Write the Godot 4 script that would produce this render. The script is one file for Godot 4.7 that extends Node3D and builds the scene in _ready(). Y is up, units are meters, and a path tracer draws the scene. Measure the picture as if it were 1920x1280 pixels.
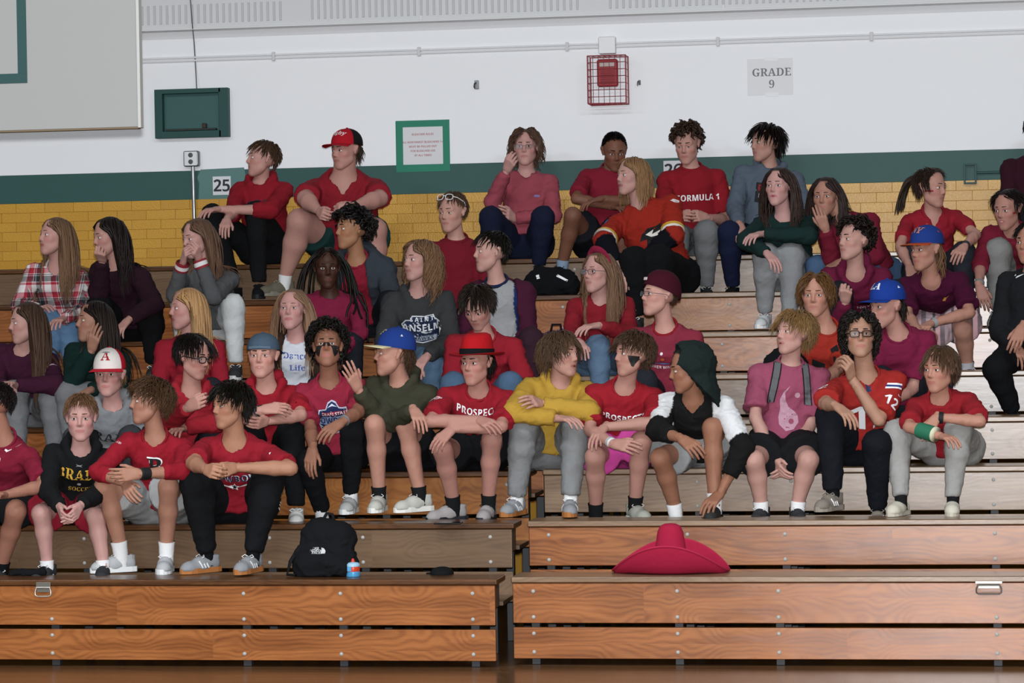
extends Node3D

func _ready() -> void:
	# ---- camera
	var cam := Camera3D.new()
	cam.name = "camera"
	var yaw := 0.16557
	var pit := -0.01172
	var rol := -0.01764
	var fw := Vector3(-sin(yaw) * cos(pit), sin(pit), -cos(yaw) * cos(pit))
	var r0 := Vector3(cos(yaw), 0, -sin(yaw))
	var u0 := r0.cross(fw)
	var right := r0 * cos(rol) + u0 * sin(rol)
	var up := r0 * -sin(rol) + u0 * cos(rol)
	cam.transform = Transform3D(Basis(right, up, -fw), Vector3(2.3770, 1.8531, 14.2251))
	cam.fov = 13.9981
	cam.near = 0.1
	cam.far = 100.0
	add_child(cam)
	# ---- environment: inside a closed hall, the sky gives nothing
	var we := WorldEnvironment.new()
	we.name = "environment"
	var env := Environment.new()
	env.background_mode = Environment.BG_COLOR
	env.background_color = Color(0.02, 0.02, 0.02)
	env.tonemap_mode = Environment.TONE_MAPPER_LINEAR
	env.tonemap_exposure = 1.3
	env.sdfgi_enabled = true
	env.ssao_enabled = true
	env.ssil_enabled = true
	we.environment = env
	add_child(we)
	# ---- light: the photographer's flash beside the lens, and the hall's lamps
	var flash := SpotLight3D.new()
	flash.name = "camera_flash"
	flash.transform = Transform3D(Basis(right, up, -fw), Vector3(2.3770, 1.8531, 14.2251) + Vector3(0.02, 0.16, 0.0))
	flash.spot_angle = 24.0
	flash.spot_angle_attenuation = 0.6
	flash.spot_range = 60.0
	flash.spot_attenuation = 2.0
	flash.light_size = 0.05
	flash.light_energy = 110.0
	flash.light_color = Color(0.985, 0.99, 1.0)
	flash.shadow_enabled = true
	add_child(flash)
	cloth_nm = noise_tex(0.012, true, 6.0, 512, 2, 5)
	setup_templates()
	for k in 6:
		ceiling_lamp(Vector3([-6.0, -0.5, 5.0][k % 3], 7.1, [5.5, 13.0][k / 3]))
	print("templates ", Time.get_ticks_msec())
	build_setting()
	build_wall_things()
	build_backboard()
	print("setting ", Time.get_ticks_msec())
	people_list()
	raise_people()
	print("people ", Time.get_ticks_msec())
	build_props()
	print("done ", Time.get_ticks_msec(), " triangles ", tris)

# a long strip lamp: housing, glowing tube cover, and its light
func ceiling_lamp(at: Vector3) -> void:
	var o := thing("ceiling_lamp", "long white strip lamp hanging under the hall ceiling", "lamp", at, "hall ceiling lamps")
	var b := Buf.new()
	box(b, Vector3(0, 0.07, 0), Vector3(2.4, 0.10, 1.0), 0.01)
	part(b, "housing", mat("d0d0d0", "plain", 0.6), o)
	for x in [-0.9, 0.9]:
		b = Buf.new()
		line(b, Vector3(x, 0.1, 0), Vector3(x, 0.42, 0), 0.01, 6)
		part(b, "hanger", mat("808080", "plain", 0.6), o)
	b = Buf.new()
	box(b, Vector3(0, 0.01, 0), Vector3(2.3, 0.02, 0.9), 0.004)
	var em := StandardMaterial3D.new()
	em.albedo_color = Color(0.9, 0.9, 0.9)
	em.emission_enabled = true
	em.emission = Color(1.0, 0.97, 0.93)
	em.emission_energy_multiplier = 1.5
	part(b, "diffuser", em, o)
	var l := AreaLight3D.new()
	l.name = "lamp_light"
	l.area_size = Vector2(2.3, 0.9)
	l.transform = Transform3D(Basis(Vector3.RIGHT, -PI / 2), Vector3(0, -0.02, 0))
	l.area_normalize_energy = true
	l.area_range = 60.0
	l.light_energy = 24.0
	l.light_color = Color(0.94, 0.975, 1.0)
	l.shadow_enabled = true
	o.add_child(l, true)

# ------------------------------------------------------------------ mesh buffers
class Buf:
	var v := PackedVector3Array()
	var n := PackedVector3Array()
	var c := PackedColorArray()
	var i := PackedInt32Array()
	func tri(a: int, b: int, d: int) -> void:
		i.append(a); i.append(b); i.append(d)
	func add(o: Buf, xf := Transform3D.IDENTITY, col := Color(-1, 0, 0)) -> void:
		var base := v.size()
		v.append_array(xf * o.v)
		var nb := Transform3D(xf.basis.inverse().transposed(), Vector3.ZERO) * o.n
		n.append_array(nb)
		var flip := xf.basis.determinant() < 0.0
		if col.r >= 0.0:
			var cc := PackedColorArray(); cc.resize(o.v.size()); cc.fill(col)
			c.append_array(cc)
		elif o.c.size() == o.v.size():
			c.append_array(o.c)
		else:
			var cw := PackedColorArray(); cw.resize(o.v.size()); cw.fill(Color.WHITE)
			c.append_array(cw)
		var k := 0
		var start := i.size()
		i.resize(start + o.i.size())
		while k < o.i.size():
			i[start + k] = o.i[k] + base
			i[start + k + 1] = o.i[k + (2 if flip else 1)] + base
			i[start + k + 2] = o.i[k + (1 if flip else 2)] + base
			k += 3
	func smooth() -> void:
		var m := v.size()
		var acc := PackedVector3Array(); acc.resize(m)
		var k := 0
		while k < i.size():
			var a := i[k]; var b := i[k + 1]; var d := i[k + 2]
			var f := (v[d] - v[a]).cross(v[b] - v[a])
			acc[a] += f; acc[b] += f; acc[d] += f
			k += 3
		n.resize(m)
		for q in m:
			n[q] = acc[q].normalized() if acc[q].length_squared() > 1e-20 else Vector3.UP
	func ready_colors() -> void:
		while c.size() < v.size():
			c.append(Color.WHITE)

# ------------------------------------------------------------------ signed distance grid, meshed as surface nets
class Field:
	var o: Vector3
	var h: float
	var nx: int
	var ny: int
	var nz: int
	var d := PackedFloat32Array()
	func _init(lo: Vector3, hi: Vector3, cell: float) -> void:
		h = cell
		o = lo
		nx = int((hi.x - lo.x) / h) + 2
		ny = int((hi.y - lo.y) / h) + 2
		nz = int((hi.z - lo.z) / h) + 2
		d.resize(nx * ny * nz)
		d.fill(1.0)
	# tapered capsule: mode 0 joins, 1 carves; flat ends it square at b; sq/sf squeeze the section along an axis
	func cap(a: Vector3, b: Vector3, ra: float, rb: float, k: float, flat := false, sq := Vector3.ZERO, sf := 1.0, mode := 0) -> void:
		var ab := b - a
		var l2 := maxf(ab.length_squared(), 1e-8)
		var l := sqrt(l2)
		var m := maxf(ra, rb) + k + h * 3.0
		var lo := (a.min(b) - Vector3.ONE * m - o) / h
		var hi := (a.max(b) + Vector3.ONE * m - o) / h
		var x0 := maxi(0, int(lo.x)); var x1 := mini(nx - 1, int(hi.x) + 1)
		var y0 := maxi(0, int(lo.y)); var y1 := mini(ny - 1, int(hi.y) + 1)
		var z0 := maxi(0, int(lo.z)); var z1 := mini(nz - 1, int(hi.z) + 1)
		var squeezed := sf != 1.0
		var carve := mode == 1
		for z in range(z0, z1 + 1):
			for y in range(y0, y1 + 1):
				var i := (z * ny + y) * nx + x0
				var p := o + Vector3(x0, y, z) * h
				for x in range(x0, x1 + 1):
					var q := p - a
					var t := q.dot(ab) / l2
					var tc := clampf(t, 0.0, 1.0)
					q -= ab * tc
					if squeezed:
						q += sq * (q.dot(sq) * (sf - 1.0))
					var v := q.length() - (ra + (rb - ra) * tc)
					if flat:
						v = maxf(v, (t - 1.0) * l)
					var e := d[i]
					if carve:
						v = -v
						var w := k - absf(e - v)
						if w > 0.0:
							d[i] = maxf(e, v) + w * w * 0.25 / k
						elif v > e:
							d[i] = v
					else:
						var w2 := k - absf(e - v)
						if w2 > 0.0:
							d[i] = minf(e, v) - w2 * w2 * 0.25 / k
						elif v < e:
							d[i] = v
					p.x += h
					i += 1
	func ell(c: Vector3, r: Vector3, k: float, carve := false) -> void:
		var m := Vector3.ONE * (k + h * 3.0)
		var lo := (c - r - m - o) / h
		var hi := (c + r + m - o) / h
		for z in range(maxi(0, int(lo.z)), mini(nz - 1, int(hi.z) + 1) + 1):
			for y in range(maxi(0, int(lo.y)), mini(ny - 1, int(hi.y) + 1) + 1):
				for x in range(maxi(0, int(lo.x)), mini(nx - 1, int(hi.x) + 1) + 1):
					var i := (z * ny + y) * nx + x
					var q := o + Vector3(x, y, z) * h - c
					var k0 := (q / r).length()
					var k1 := maxf((q / (r * r)).length(), 1e-6)
					var v := k0 * (k0 - 1.0) / k1
					if k0 < 0.05:
						v = -minf(r.x, minf(r.y, r.z))
					var e := d[i]
					if carve:
						v = -v
						var w := k - absf(e - v)
						d[i] = maxf(e, v) + (w * w * 0.25 / k if w > 0.0 else 0.0)
					else:
						var w2 := k - absf(e - v)
						d[i] = minf(e, v) - (w2 * w2 * 0.25 / k if w2 > 0.0 else 0.0)
	# keep only what lies behind a plane
	func cut(p0: Vector3, nn: Vector3) -> void:
		for z in nz:
			for y in ny:
				var i := (z * ny + y) * nx
				var s := (o + Vector3(0, y, z) * h - p0).dot(nn)
				for x in nx:
					var v := s + nn.x * h * x
					if v > d[i]:
						d[i] = v
					i += 1
	func at(p: Vector3) -> float:
		var g := (p - o) / h
		var x := int(g.x); var y := int(g.y); var z := int(g.z)
		if g.x < 0.0 or g.y < 0.0 or g.z < 0.0 or x >= nx - 1 or y >= ny - 1 or z >= nz - 1:
			return 0.3
		var fx := g.x - x; var fy := g.y - y; var fz := g.z - z
		var i := (z * ny + y) * nx + x
		var sl := nx * ny
		var a := lerpf(lerpf(d[i], d[i + 1], fx), lerpf(d[i + nx], d[i + nx + 1], fx), fy)
		var b := lerpf(lerpf(d[i + sl], d[i + sl + 1], fx), lerpf(d[i + sl + nx], d[i + sl + nx + 1], fx), fy)
		return lerpf(a, b, fz)
	func march(p: Vector3, dir: Vector3) -> float:
		var t := 0.0
		for k in 90:
			var v := at(p + dir * t)
			if v < 0.0006:
				return t
			t += clampf(v * 0.7, 0.0008, 0.05)
			if t > 0.75:
				return -1.0
		return t
	func mesh() -> Buf:
		var b := Buf.new()
		var idx := PackedInt32Array()
		idx.resize(nx * ny * nz)
		idx.fill(-1)
		var lim := h * 3.2
		var sl := nx * ny
		for z in nz - 1:
			for y in ny - 1:
				var i := (z * ny + y) * nx - 1
				for x in nx - 1:
					i += 1
					var c0 := d[i]
					if c0 > lim or c0 < -lim:
						continue
					var c1 := d[i + 1]; var c2 := d[i + nx]; var c3 := d[i + nx + 1]
					var c4 := d[i + sl]; var c5 := d[i + sl + 1]; var c6 := d[i + sl + nx]; var c7 := d[i + sl + nx + 1]
					var mask := int(c0 < 0) + int(c1 < 0) + int(c2 < 0) + int(c3 < 0) + int(c4 < 0) + int(c5 < 0) + int(c6 < 0) + int(c7 < 0)
					if mask == 0 or mask == 8:
						continue
					var s := Vector3.ZERO
					var m := 0
					if (c0 < 0) != (c1 < 0): s += Vector3(c0 / (c0 - c1), 0, 0); m += 1
					if (c2 < 0) != (c3 < 0): s += Vector3(c2 / (c2 - c3), 1, 0); m += 1
					if (c4 < 0) != (c5 < 0): s += Vector3(c4 / (c4 - c5), 0, 1); m += 1
					if (c6 < 0) != (c7 < 0): s += Vector3(c6 / (c6 - c7), 1, 1); m += 1
					if (c0 < 0) != (c2 < 0): s += Vector3(0, c0 / (c0 - c2), 0); m += 1
					if (c1 < 0) != (c3 < 0): s += Vector3(1, c1 / (c1 - c3), 0); m += 1
					if (c4 < 0) != (c6 < 0): s += Vector3(0, c4 / (c4 - c6), 1); m += 1
					if (c5 < 0) != (c7 < 0): s += Vector3(1, c5 / (c5 - c7), 1); m += 1
					if (c0 < 0) != (c4 < 0): s += Vector3(0, 0, c0 / (c0 - c4)); m += 1
					if (c1 < 0) != (c5 < 0): s += Vector3(1, 0, c1 / (c1 - c5)); m += 1
					if (c2 < 0) != (c6 < 0): s += Vector3(0, 1, c2 / (c2 - c6)); m += 1
					if (c3 < 0) != (c7 < 0): s += Vector3(1, 1, c3 / (c3 - c7)); m += 1
					idx[i] = b.v.size()
					b.v.append(o + (Vector3(x, y, z) + s / m) * h)
					if y > 0 and z > 0 and (c0 < 0) != (c1 < 0):
						quad(b, idx[i], idx[i - nx], idx[i - nx - sl], idx[i - sl], c0 < 0)
					if x > 0 and z > 0 and (c0 < 0) != (c2 < 0):
						quad(b, idx[i], idx[i - sl], idx[i - sl - 1], idx[i - 1], c0 < 0)
					if x > 0 and y > 0 and (c0 < 0) != (c4 < 0):
						quad(b, idx[i], idx[i - 1], idx[i - 1 - nx], idx[i - nx], c0 < 0)
		b.smooth()
		return b
	func quad(b: Buf, a: int, p: int, q: int, r: int, inside: bool) -> void:
		if a < 0 or p < 0 or q < 0 or r < 0:
			return
		if inside:
			b.tri(a, q, p); b.tri(a, r, q)
		else:
			b.tri(a, p, q); b.tri(a, q, r)

# ------------------------------------------------------------------ small shapes
# a tube along points; rx, ry: half width and half thickness at each point
func tube(b: Buf, pts: PackedVector3Array, rad: PackedFloat32Array, sides: int, flat := 1.0, up := Vector3.UP, col := Color.WHITE, caps := true) -> void:
	var m := pts.size()
	var base := b.v.size()
	var side := Vector3.ZERO
	for k in m:
		var t := (pts[mini(k + 1, m - 1)] - pts[maxi(k - 1, 0)]).normalized()
		if side == Vector3.ZERO:
			side = t.cross(up)
			if side.length() < 0.05:
				side = t.cross(Vector3(0.3, 0.1, 1.0))
		side = (side - t * side.dot(t)).normalized()
		var nrm := side.cross(t)
		for s in sides:
			var a := TAU * s / sides
			var e := side * cos(a) + nrm * sin(a) * flat
			b.v.append(pts[k] + e * rad[k])
			b.n.append((side * cos(a) * flat + nrm * sin(a)).normalized())
			b.c.append(col)
	for k in m - 1:
		for s in sides:
			var p := base + k * sides + s
			var q := base + k * sides + (s + 1) % sides
			b.tri(p, q, p + sides); b.tri(q, q + sides, p + sides)
	if caps:
		for s in range(1, sides - 1):
			b.tri(base, base + s + 1, base + s)
			var e0 := base + (m - 1) * sides
			b.tri(e0, e0 + s, e0 + s + 1)

func line(b: Buf, a: Vector3, z: Vector3, r: float, sides := 6, col := Color.WHITE) -> void:
	tube(b, PackedVector3Array([a, z]), PackedFloat32Array([r, r]), sides, 1.0, Vector3.UP, col)

# box with chamfered edges
func box(b: Buf, c: Vector3, s: Vector3, bev := 0.004, bas := Basis.IDENTITY, col := Color.WHITE) -> void:
	var hs := s * 0.5
	bev = minf(bev, minf(hs.x, minf(hs.y, hs.z)) * 0.9)
	var st := {}
	var axes := [Vector3.RIGHT, Vector3.UP, Vector3.BACK]
	for ax in 3:
		for sg in [-1.0, 1.0]:
			var nn: Vector3 = axes[ax] * sg
			var u: Vector3 = axes[(ax + 1) % 3]
			var w: Vector3 = axes[(ax + 2) % 3]
			var q := []
			for e in [Vector2(-1, -1), Vector2(1, -1), Vector2(1, 1), Vector2(-1, 1)]:
				var p: Vector3 = nn * hs.dot(axes[ax]) + u * e.x * (hs.dot(u) - bev) + w * e.y * (hs.dot(w) - bev)
				q.append(b.v.size())
				b.v.append(c + bas * p); b.n.append(bas * nn); b.c.append(col)
				st["%d%d%d%d" % [ax, int(sg), int(e.x), int(e.y)]] = b.v.size() - 1
			if sg > 0:
				b.tri(q[0], q[2], q[1]); b.tri(q[0], q[3], q[2])
			else:
				b.tri(q[0], q[1], q[2]); b.tri(q[0], q[2], q[3])
	for ax in 3:
		var u := (ax + 1) % 3
		for s0 in [-1, 1]:
			for s1 in [-1, 1]:
				# edge along w between face ax(s0) and face u(s1)
				var a0: int = st["%d%d%d%d" % [ax, s0, s1, -1]]
				var a1: int = st["%d%d%d%d" % [ax, s0, s1, 1]]
				var b0: int = st["%d%d%d%d" % [u, s1, -1, s0]]
				var b1: int = st["%d%d%d%d" % [u, s1, 1, s0]]
				if s0 * s1 > 0:
					b.tri(a0, a1, b1); b.tri(a0, b1, b0)
				else:
					b.tri(a0, b1, a1); b.tri(a0, b0, b1)
	for sx in [-1, 1]:
		for sy in [-1, 1]:
			for sz in [-1, 1]:
				var p0: int = st["0%d%d%d" % [sx, sy, sz]]
				var p1: int = st["1%d%d%d" % [sy, sz, sx]]
				var p2: int = st["2%d%d%d" % [sz, sx, sy]]
				if sx * sy * sz > 0:
					b.tri(p0, p2, p1)
				else:
					b.tri(p0, p1, p2)

# surface of revolution about an axis; prof holds (radius, height)
func lathe(b: Buf, prof: PackedVector2Array, segs: int, xf := Transform3D.IDENTITY, col := Color.WHITE) -> void:
	var t := Buf.new()
	for k in prof.size():
		for s in segs:
			var a := TAU * s / segs
			t.v.append(Vector3(cos(a) * prof[k].x, prof[k].y, sin(a) * prof[k].x))
	for k in prof.size() - 1:
		for s in segs:
			var p := k * segs + s
			var q := k * segs + (s + 1) % segs
			t.tri(p, p + segs, q); t.tri(q, p + segs, q + segs)
	t.smooth()
	b.add(t, xf, col)

# flat outline extruded along z, with both faces
func slab(b: Buf, poly: PackedVector2Array, z0: float, z1: float, xf := Transform3D.IDENTITY, col := Color.WHITE) -> void:
	var t := Buf.new()
	var tri := Geometry2D.triangulate_polygon(poly)
	var m := poly.size()
	var cw := Geometry2D.is_polygon_clockwise(poly)
	for f in [z0, z1]:
		for p in poly:
			t.v.append(Vector3(p.x, p.y, f)); t.n.append(Vector3(0, 0, 1 if f == z1 else -1))
	var k := 0
	while k + 2 < tri.size():
		var a := tri[k]; var c := tri[k + 1]; var d := tri[k + 2]
		var ccw := (poly[c] - poly[a]).cross(poly[d] - poly[a]) > 0.0
		if ccw:
			t.tri(m + a, m + d, m + c); t.tri(a, c, d)
		else:
			t.tri(m + a, m + c, m + d); t.tri(a, d, c)
		k += 3
	for j in m:
		var p0 := poly[j]; var p1 := poly[(j + 1) % m]
		var e := (p1 - p0).normalized()
		var nn := Vector3(e.y, -e.x, 0) * (-1.0 if cw else 1.0)
		var s := t.v.size()
		for q in [Vector3(p0.x, p0.y, z0), Vector3(p1.x, p1.y, z0), Vector3(p1.x, p1.y, z1), Vector3(p0.x, p0.y, z1)]:
			t.v.append(q); t.n.append(nn)
		t.tri(s, s + 1, s + 2) if cw else t.tri(s, s + 2, s + 1)
		t.tri(s, s + 2, s + 3) if cw else t.tri(s, s + 3, s + 2)
	b.add(t, xf, col)

# ------------------------------------------------------------------ materials
var mats := {}
var cloth_nm: NoiseTexture2D
# written colours are swatches read off the photograph; dyes and skins reflect a little less than they look there
func dye(hex: String) -> Color:
	var c := Color(hex).srgb_to_linear()
	var k := lerpf(0.77, 1.0, smoothstep(0.35, 0.65, c.get_luminance()))
	return Color(c.r * k, c.g * k, c.b * k)
func lin(hex: String) -> Color:
	return dye(hex)
func noise_tex(freq: float, normal: bool, strength := 4.0, sz := 256, sd := 1, oct := 4) -> NoiseTexture2D:
	var f := FastNoiseLite.new()
	f.seed = sd; f.frequency = freq; f.fractal_octaves = oct
	var t := NoiseTexture2D.new()
	t.width = sz; t.height = sz; t.seamless = true; t.noise = f
	t.as_normal_map = normal; t.bump_strength = strength
	return t
# kinds: cloth, skin (vertex colours), hair, plain, gloss, metal, knit
func mat(hex: String, kind := "plain", rough := 0.6) -> StandardMaterial3D:
	var key := hex + kind + str(rough)
	if mats.has(key):
		return mats[key]
	var m := StandardMaterial3D.new()
	m.albedo_color = dye(hex).linear_to_srgb()
	m.roughness = rough
	m.metallic_specular = 0.4
	match kind:
		"cloth":
			m.roughness = 0.92
			m.metallic_specular = 0.25
			m.normal_enabled = true
			m.normal_texture = cloth_nm
			m.normal_scale = 0.7
			m.uv1_triplanar = true
			m.uv1_scale = Vector3.ONE * 5.0
		"skin":
			m.albedo_color = Color.WHITE
			m.vertex_color_use_as_albedo = true
			m.roughness = 0.55
			m.metallic_specular = 0.35
		"hair":
			m.albedo_color = Color.WHITE
			m.vertex_color_use_as_albedo = true
			m.roughness = 0.5
			m.metallic_specular = 0.35
		"vc":
			m.albedo_color = Color.WHITE
			m.vertex_color_use_as_albedo = true
		"clothvc":
			m.albedo_color = Color.WHITE
			m.vertex_color_use_as_albedo = true
			m.roughness = 0.92
			m.metallic_specular = 0.25
			m.normal_enabled = true
			m.normal_texture = cloth_nm
			m.normal_scale = 0.7
			m.uv1_triplanar = true
			m.uv1_scale = Vector3.ONE * 5.0
		"pane":
			m.transparency = BaseMaterial3D.TRANSPARENCY_ALPHA
			m.albedo_color.a = 0.12
			m.roughness = 0.05
		"plaid":
			m.albedo_color = Color.WHITE
			m.albedo_texture = plaid_image()
			m.uv1_triplanar = true
			m.uv1_triplanar_sharpness = 8.0
			m.uv1_scale = Vector3.ONE * 6.5
			m.roughness = 0.92
		"stripes":
			m.albedo_color = Color.WHITE
			m.albedo_texture = stripe_image()
			m.uv1_triplanar = true
			m.uv1_scale = Vector3.ONE * 9.0
			m.roughness = 0.9
		"metal":
			m.metallic = 0.9
			m.metallic_specular = 0.5
	mats[key] = m
	return m

func plaid_image() -> ImageTexture:
	var im := Image.create(128, 128, false, Image.FORMAT_RGB8)
	var warp := func(t: float) -> Color:
		if t < 0.30: return Color("d8d4d2")
		if t < 0.36: return Color("8c1f2c")
		if t < 0.52: return Color("a32634")
		if t < 0.56: return Color("cfc9c6")
		if t < 0.60: return Color("26282c")
		if t < 0.64: return Color("bcbab8")
		if t < 0.86: return Color("24262b")
		if t < 0.90: return Color("c4c0be")
		return Color("9a2432")
	for y in 128:
		for x in 128:
			var a: Color = warp.call(x / 128.0)
			var b: Color = warp.call(y / 128.0)
			im.set_pixel(x, y, a.lerp(b, 0.5))
	return ImageTexture.create_from_image(im)
func stripe_image() -> ImageTexture:
	var im := Image.create(64, 64, false, Image.FORMAT_RGB8)
	for y in 64:
		for x in 64:
			var t := x / 64.0
			im.set_pixel(x, y, Color("b09aa0") if t < 0.35 else (Color("4a4448") if t < 0.5 else (Color("c9a0a6") if t < 0.75 else Color("75686e"))))
	return ImageTexture.create_from_image(im)

# ------------------------------------------------------------------ nodes
var taken := {}
func numbered(called: String) -> String:
	var k: int = taken.get(called, 0)
	taken[called] = k + 1
	return called if k == 0 else "%s_%03d" % [called, k]
func thing(called: String, label: String, category: String, at := Vector3.ZERO, group := "") -> Node3D:
	var o := Node3D.new()
	o.name = numbered(called)
	add_child(o)
	o.position = at
	tag(o, label, category, group)
	return o
func tag(o: Node, label: String, category: String, group := "") -> void:
	o.set_meta("label", label)
	o.set_meta("category", category)
	if group != "":
		o.set_meta("group", group)
var tris := 0
func commit(b: Buf) -> ArrayMesh:
	var a := []
	a.resize(Mesh.ARRAY_MAX)
	a[Mesh.ARRAY_VERTEX] = b.v
	a[Mesh.ARRAY_NORMAL] = b.n
	b.ready_colors()
	a[Mesh.ARRAY_COLOR] = b.c
	a[Mesh.ARRAY_INDEX] = b.i
	tris += b.i.size() / 3
	var m := ArrayMesh.new()
	m.add_surface_from_arrays(Mesh.PRIMITIVE_TRIANGLES, a)
	return m
func part(b: Buf, called: String, m: Material, parent: Node, label := "") -> MeshInstance3D:
	var o := MeshInstance3D.new()
	o.name = called if parent != self else numbered(called)
	o.mesh = commit(b)
	o.material_override = m
	parent.add_child(o, true)
	if label != "":
		o.set_meta("label", label)
	return o
func struct(b: Buf, called: String, m: Material) -> MeshInstance3D:
	var o := part(b, called, m, self)
	o.set_meta("kind", "structure")
	return o
# ------------------------------------------------------------------ templates shared by all people
var head_fine: Dictionary
var head_far: Dictionary
var hands := {}
var shoe_upper := {}
var fold_noise: FastNoiseLite
var texts := {}

# head in its own frame: z forward, y up, origin between the ears
func head_field(cell: float) -> Field:
	var f := Field.new(Vector3(-0.10, -0.155, -0.125), Vector3(0.10, 0.14, 0.13), cell)
	f.ell(Vector3(0, 0.035, -0.014), Vector3(0.0755, 0.088, 0.097), 0.01)
	f.ell(Vector3(0, -0.040, 0.030), Vector3(0.0600, 0.074, 0.058), 0.035)
	f.cap(Vector3(-0.044, -0.060, 0.008), Vector3(-0.014, -0.098, 0.058), 0.020, 0.017, 0.03)
	f.cap(Vector3(0.044, -0.060, 0.008), Vector3(0.014, -0.098, 0.058), 0.020, 0.017, 0.03)
	f.cap(Vector3(-0.007, -0.104, 0.066), Vector3(0.007, -0.104, 0.066), 0.014, 0.014, 0.02)
	f.cap(Vector3(-0.042, 0.024, 0.066), Vector3(-0.010, 0.022, 0.080), 0.010, 0.010, 0.02)
	f.cap(Vector3(0.042, 0.024, 0.066), Vector3(0.010, 0.022, 0.080), 0.010, 0.010, 0.02)
	for s in [-1.0, 1.0]:
		f.cap(Vector3(s * 0.046, -0.022, 0.054), Vector3(s * 0.030, -0.030, 0.068), 0.014, 0.012, 0.025)
		f.ell(Vector3(s * 0.031, 0.002, 0.094), Vector3(0.0185, 0.0115, 0.0165), 0.010, true)
	f.cap(Vector3(0, 0.014, 0.082), Vector3(0, -0.026, 0.101), 0.0068, 0.0094, 0.012)
	f.cap(Vector3(-0.010, -0.031, 0.091), Vector3(0.010, -0.031, 0.091), 0.0078, 0.0078, 0.008)
	f.ell(Vector3(0, -0.062, 0.060), Vector3(0.036, 0.026, 0.0265), 0.02)
	f.cap(Vector3(-0.023, -0.0600, 0.0745), Vector3(0.0, -0.0575, 0.0840), 0.0040, 0.0050, 0.005)
	f.cap(Vector3(0.023, -0.0600, 0.0745), Vector3(0.0, -0.0575, 0.0840), 0.0040, 0.0050, 0.005)
	f.cap(Vector3(-0.019, -0.0680, 0.0745), Vector3(0.0, -0.0705, 0.0820), 0.0044, 0.0058, 0.005)
	f.cap(Vector3(0.019, -0.0680, 0.0745), Vector3(0.0, -0.0705, 0.0820), 0.0044, 0.0058, 0.005)
	f.cap(Vector3(-0.024, -0.0640, 0.0830), Vector3(0.024, -0.0640, 0.0830), 0.0012, 0.0012, 0.003, false, Vector3.ZERO, 1.0, 1)
	for s in [-1.0, 1.0]:
		f.cap(Vector3(s * 0.0745, -0.020, -0.008), Vector3(s * 0.0835, 0.020, -0.020), 0.0085, 0.0130, 0.006, false, Vector3(s * 0.9, 0, 0.43).normalized(), 1.6)
		f.ell(Vector3(s * 0.088, 0.006, -0.008), Vector3(0.006, 0.014, 0.009), 0.004, true)
	return f

func hairline(az: float) -> float:
	var a := absf(rad_to_deg(az))
	var tab := [[0.0, 40.0], [28.0, 40.0], [48.0, 30.0], [66.0, 14.0], [80.0, 2.0], [95.0, 4.0], [112.0, -14.0], [135.0, -34.0], [180.0, -44.0]]
	for k in tab.size() - 1:
		if a <= tab[k + 1][0]:
			return deg_to_rad(lerpf(tab[k][1], tab[k + 1][1], (a - tab[k][0]) / (tab[k + 1][0] - tab[k][0])))
	return deg_to_rad(-44.0)

const SKC := Vector3(0, 0.033, -0.014)
func make_head(cell: float) -> Dictionary:
	var f := head_field(cell)
	var b := f.mesh()
	var w := PackedColorArray()   # r lips, g scalp, b rosy
	for p in b.v:
		var lips := 0.0
		if p.z > 0.066 and absf(p.x) < 0.028:
			var e := Vector2(p.x / 0.026, (p.y + 0.064) / 0.0098)
			lips = clampf((1.15 - e.length()) * 4.0, 0.0, 1.0)
		var q := p - SKC
		var scalp := 0.0
		if absf(p.x) < 0.0795:
			var m := asin(clampf(q.normalized().y, -1, 1)) - hairline(atan2(q.x, q.z))
			scalp = clampf(m * 9.0 + 0.2, 0.0, 1.0)
		var rosy := clampf(1.0 - Vector2(absf(p.x) - 0.043, p.y + 0.030).length() / 0.028, 0.0, 1.0) * (1.0 if p.z > 0.02 else 0.0)
		rosy = maxf(rosy, clampf(1.0 - (p - Vector3(0, -0.03, 0.108)).length() / 0.02, 0.0, 1.0) * 0.8)
		w.append(Color(lips, scalp, rosy))
	return {"f": f, "b": b, "w": w}

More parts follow.
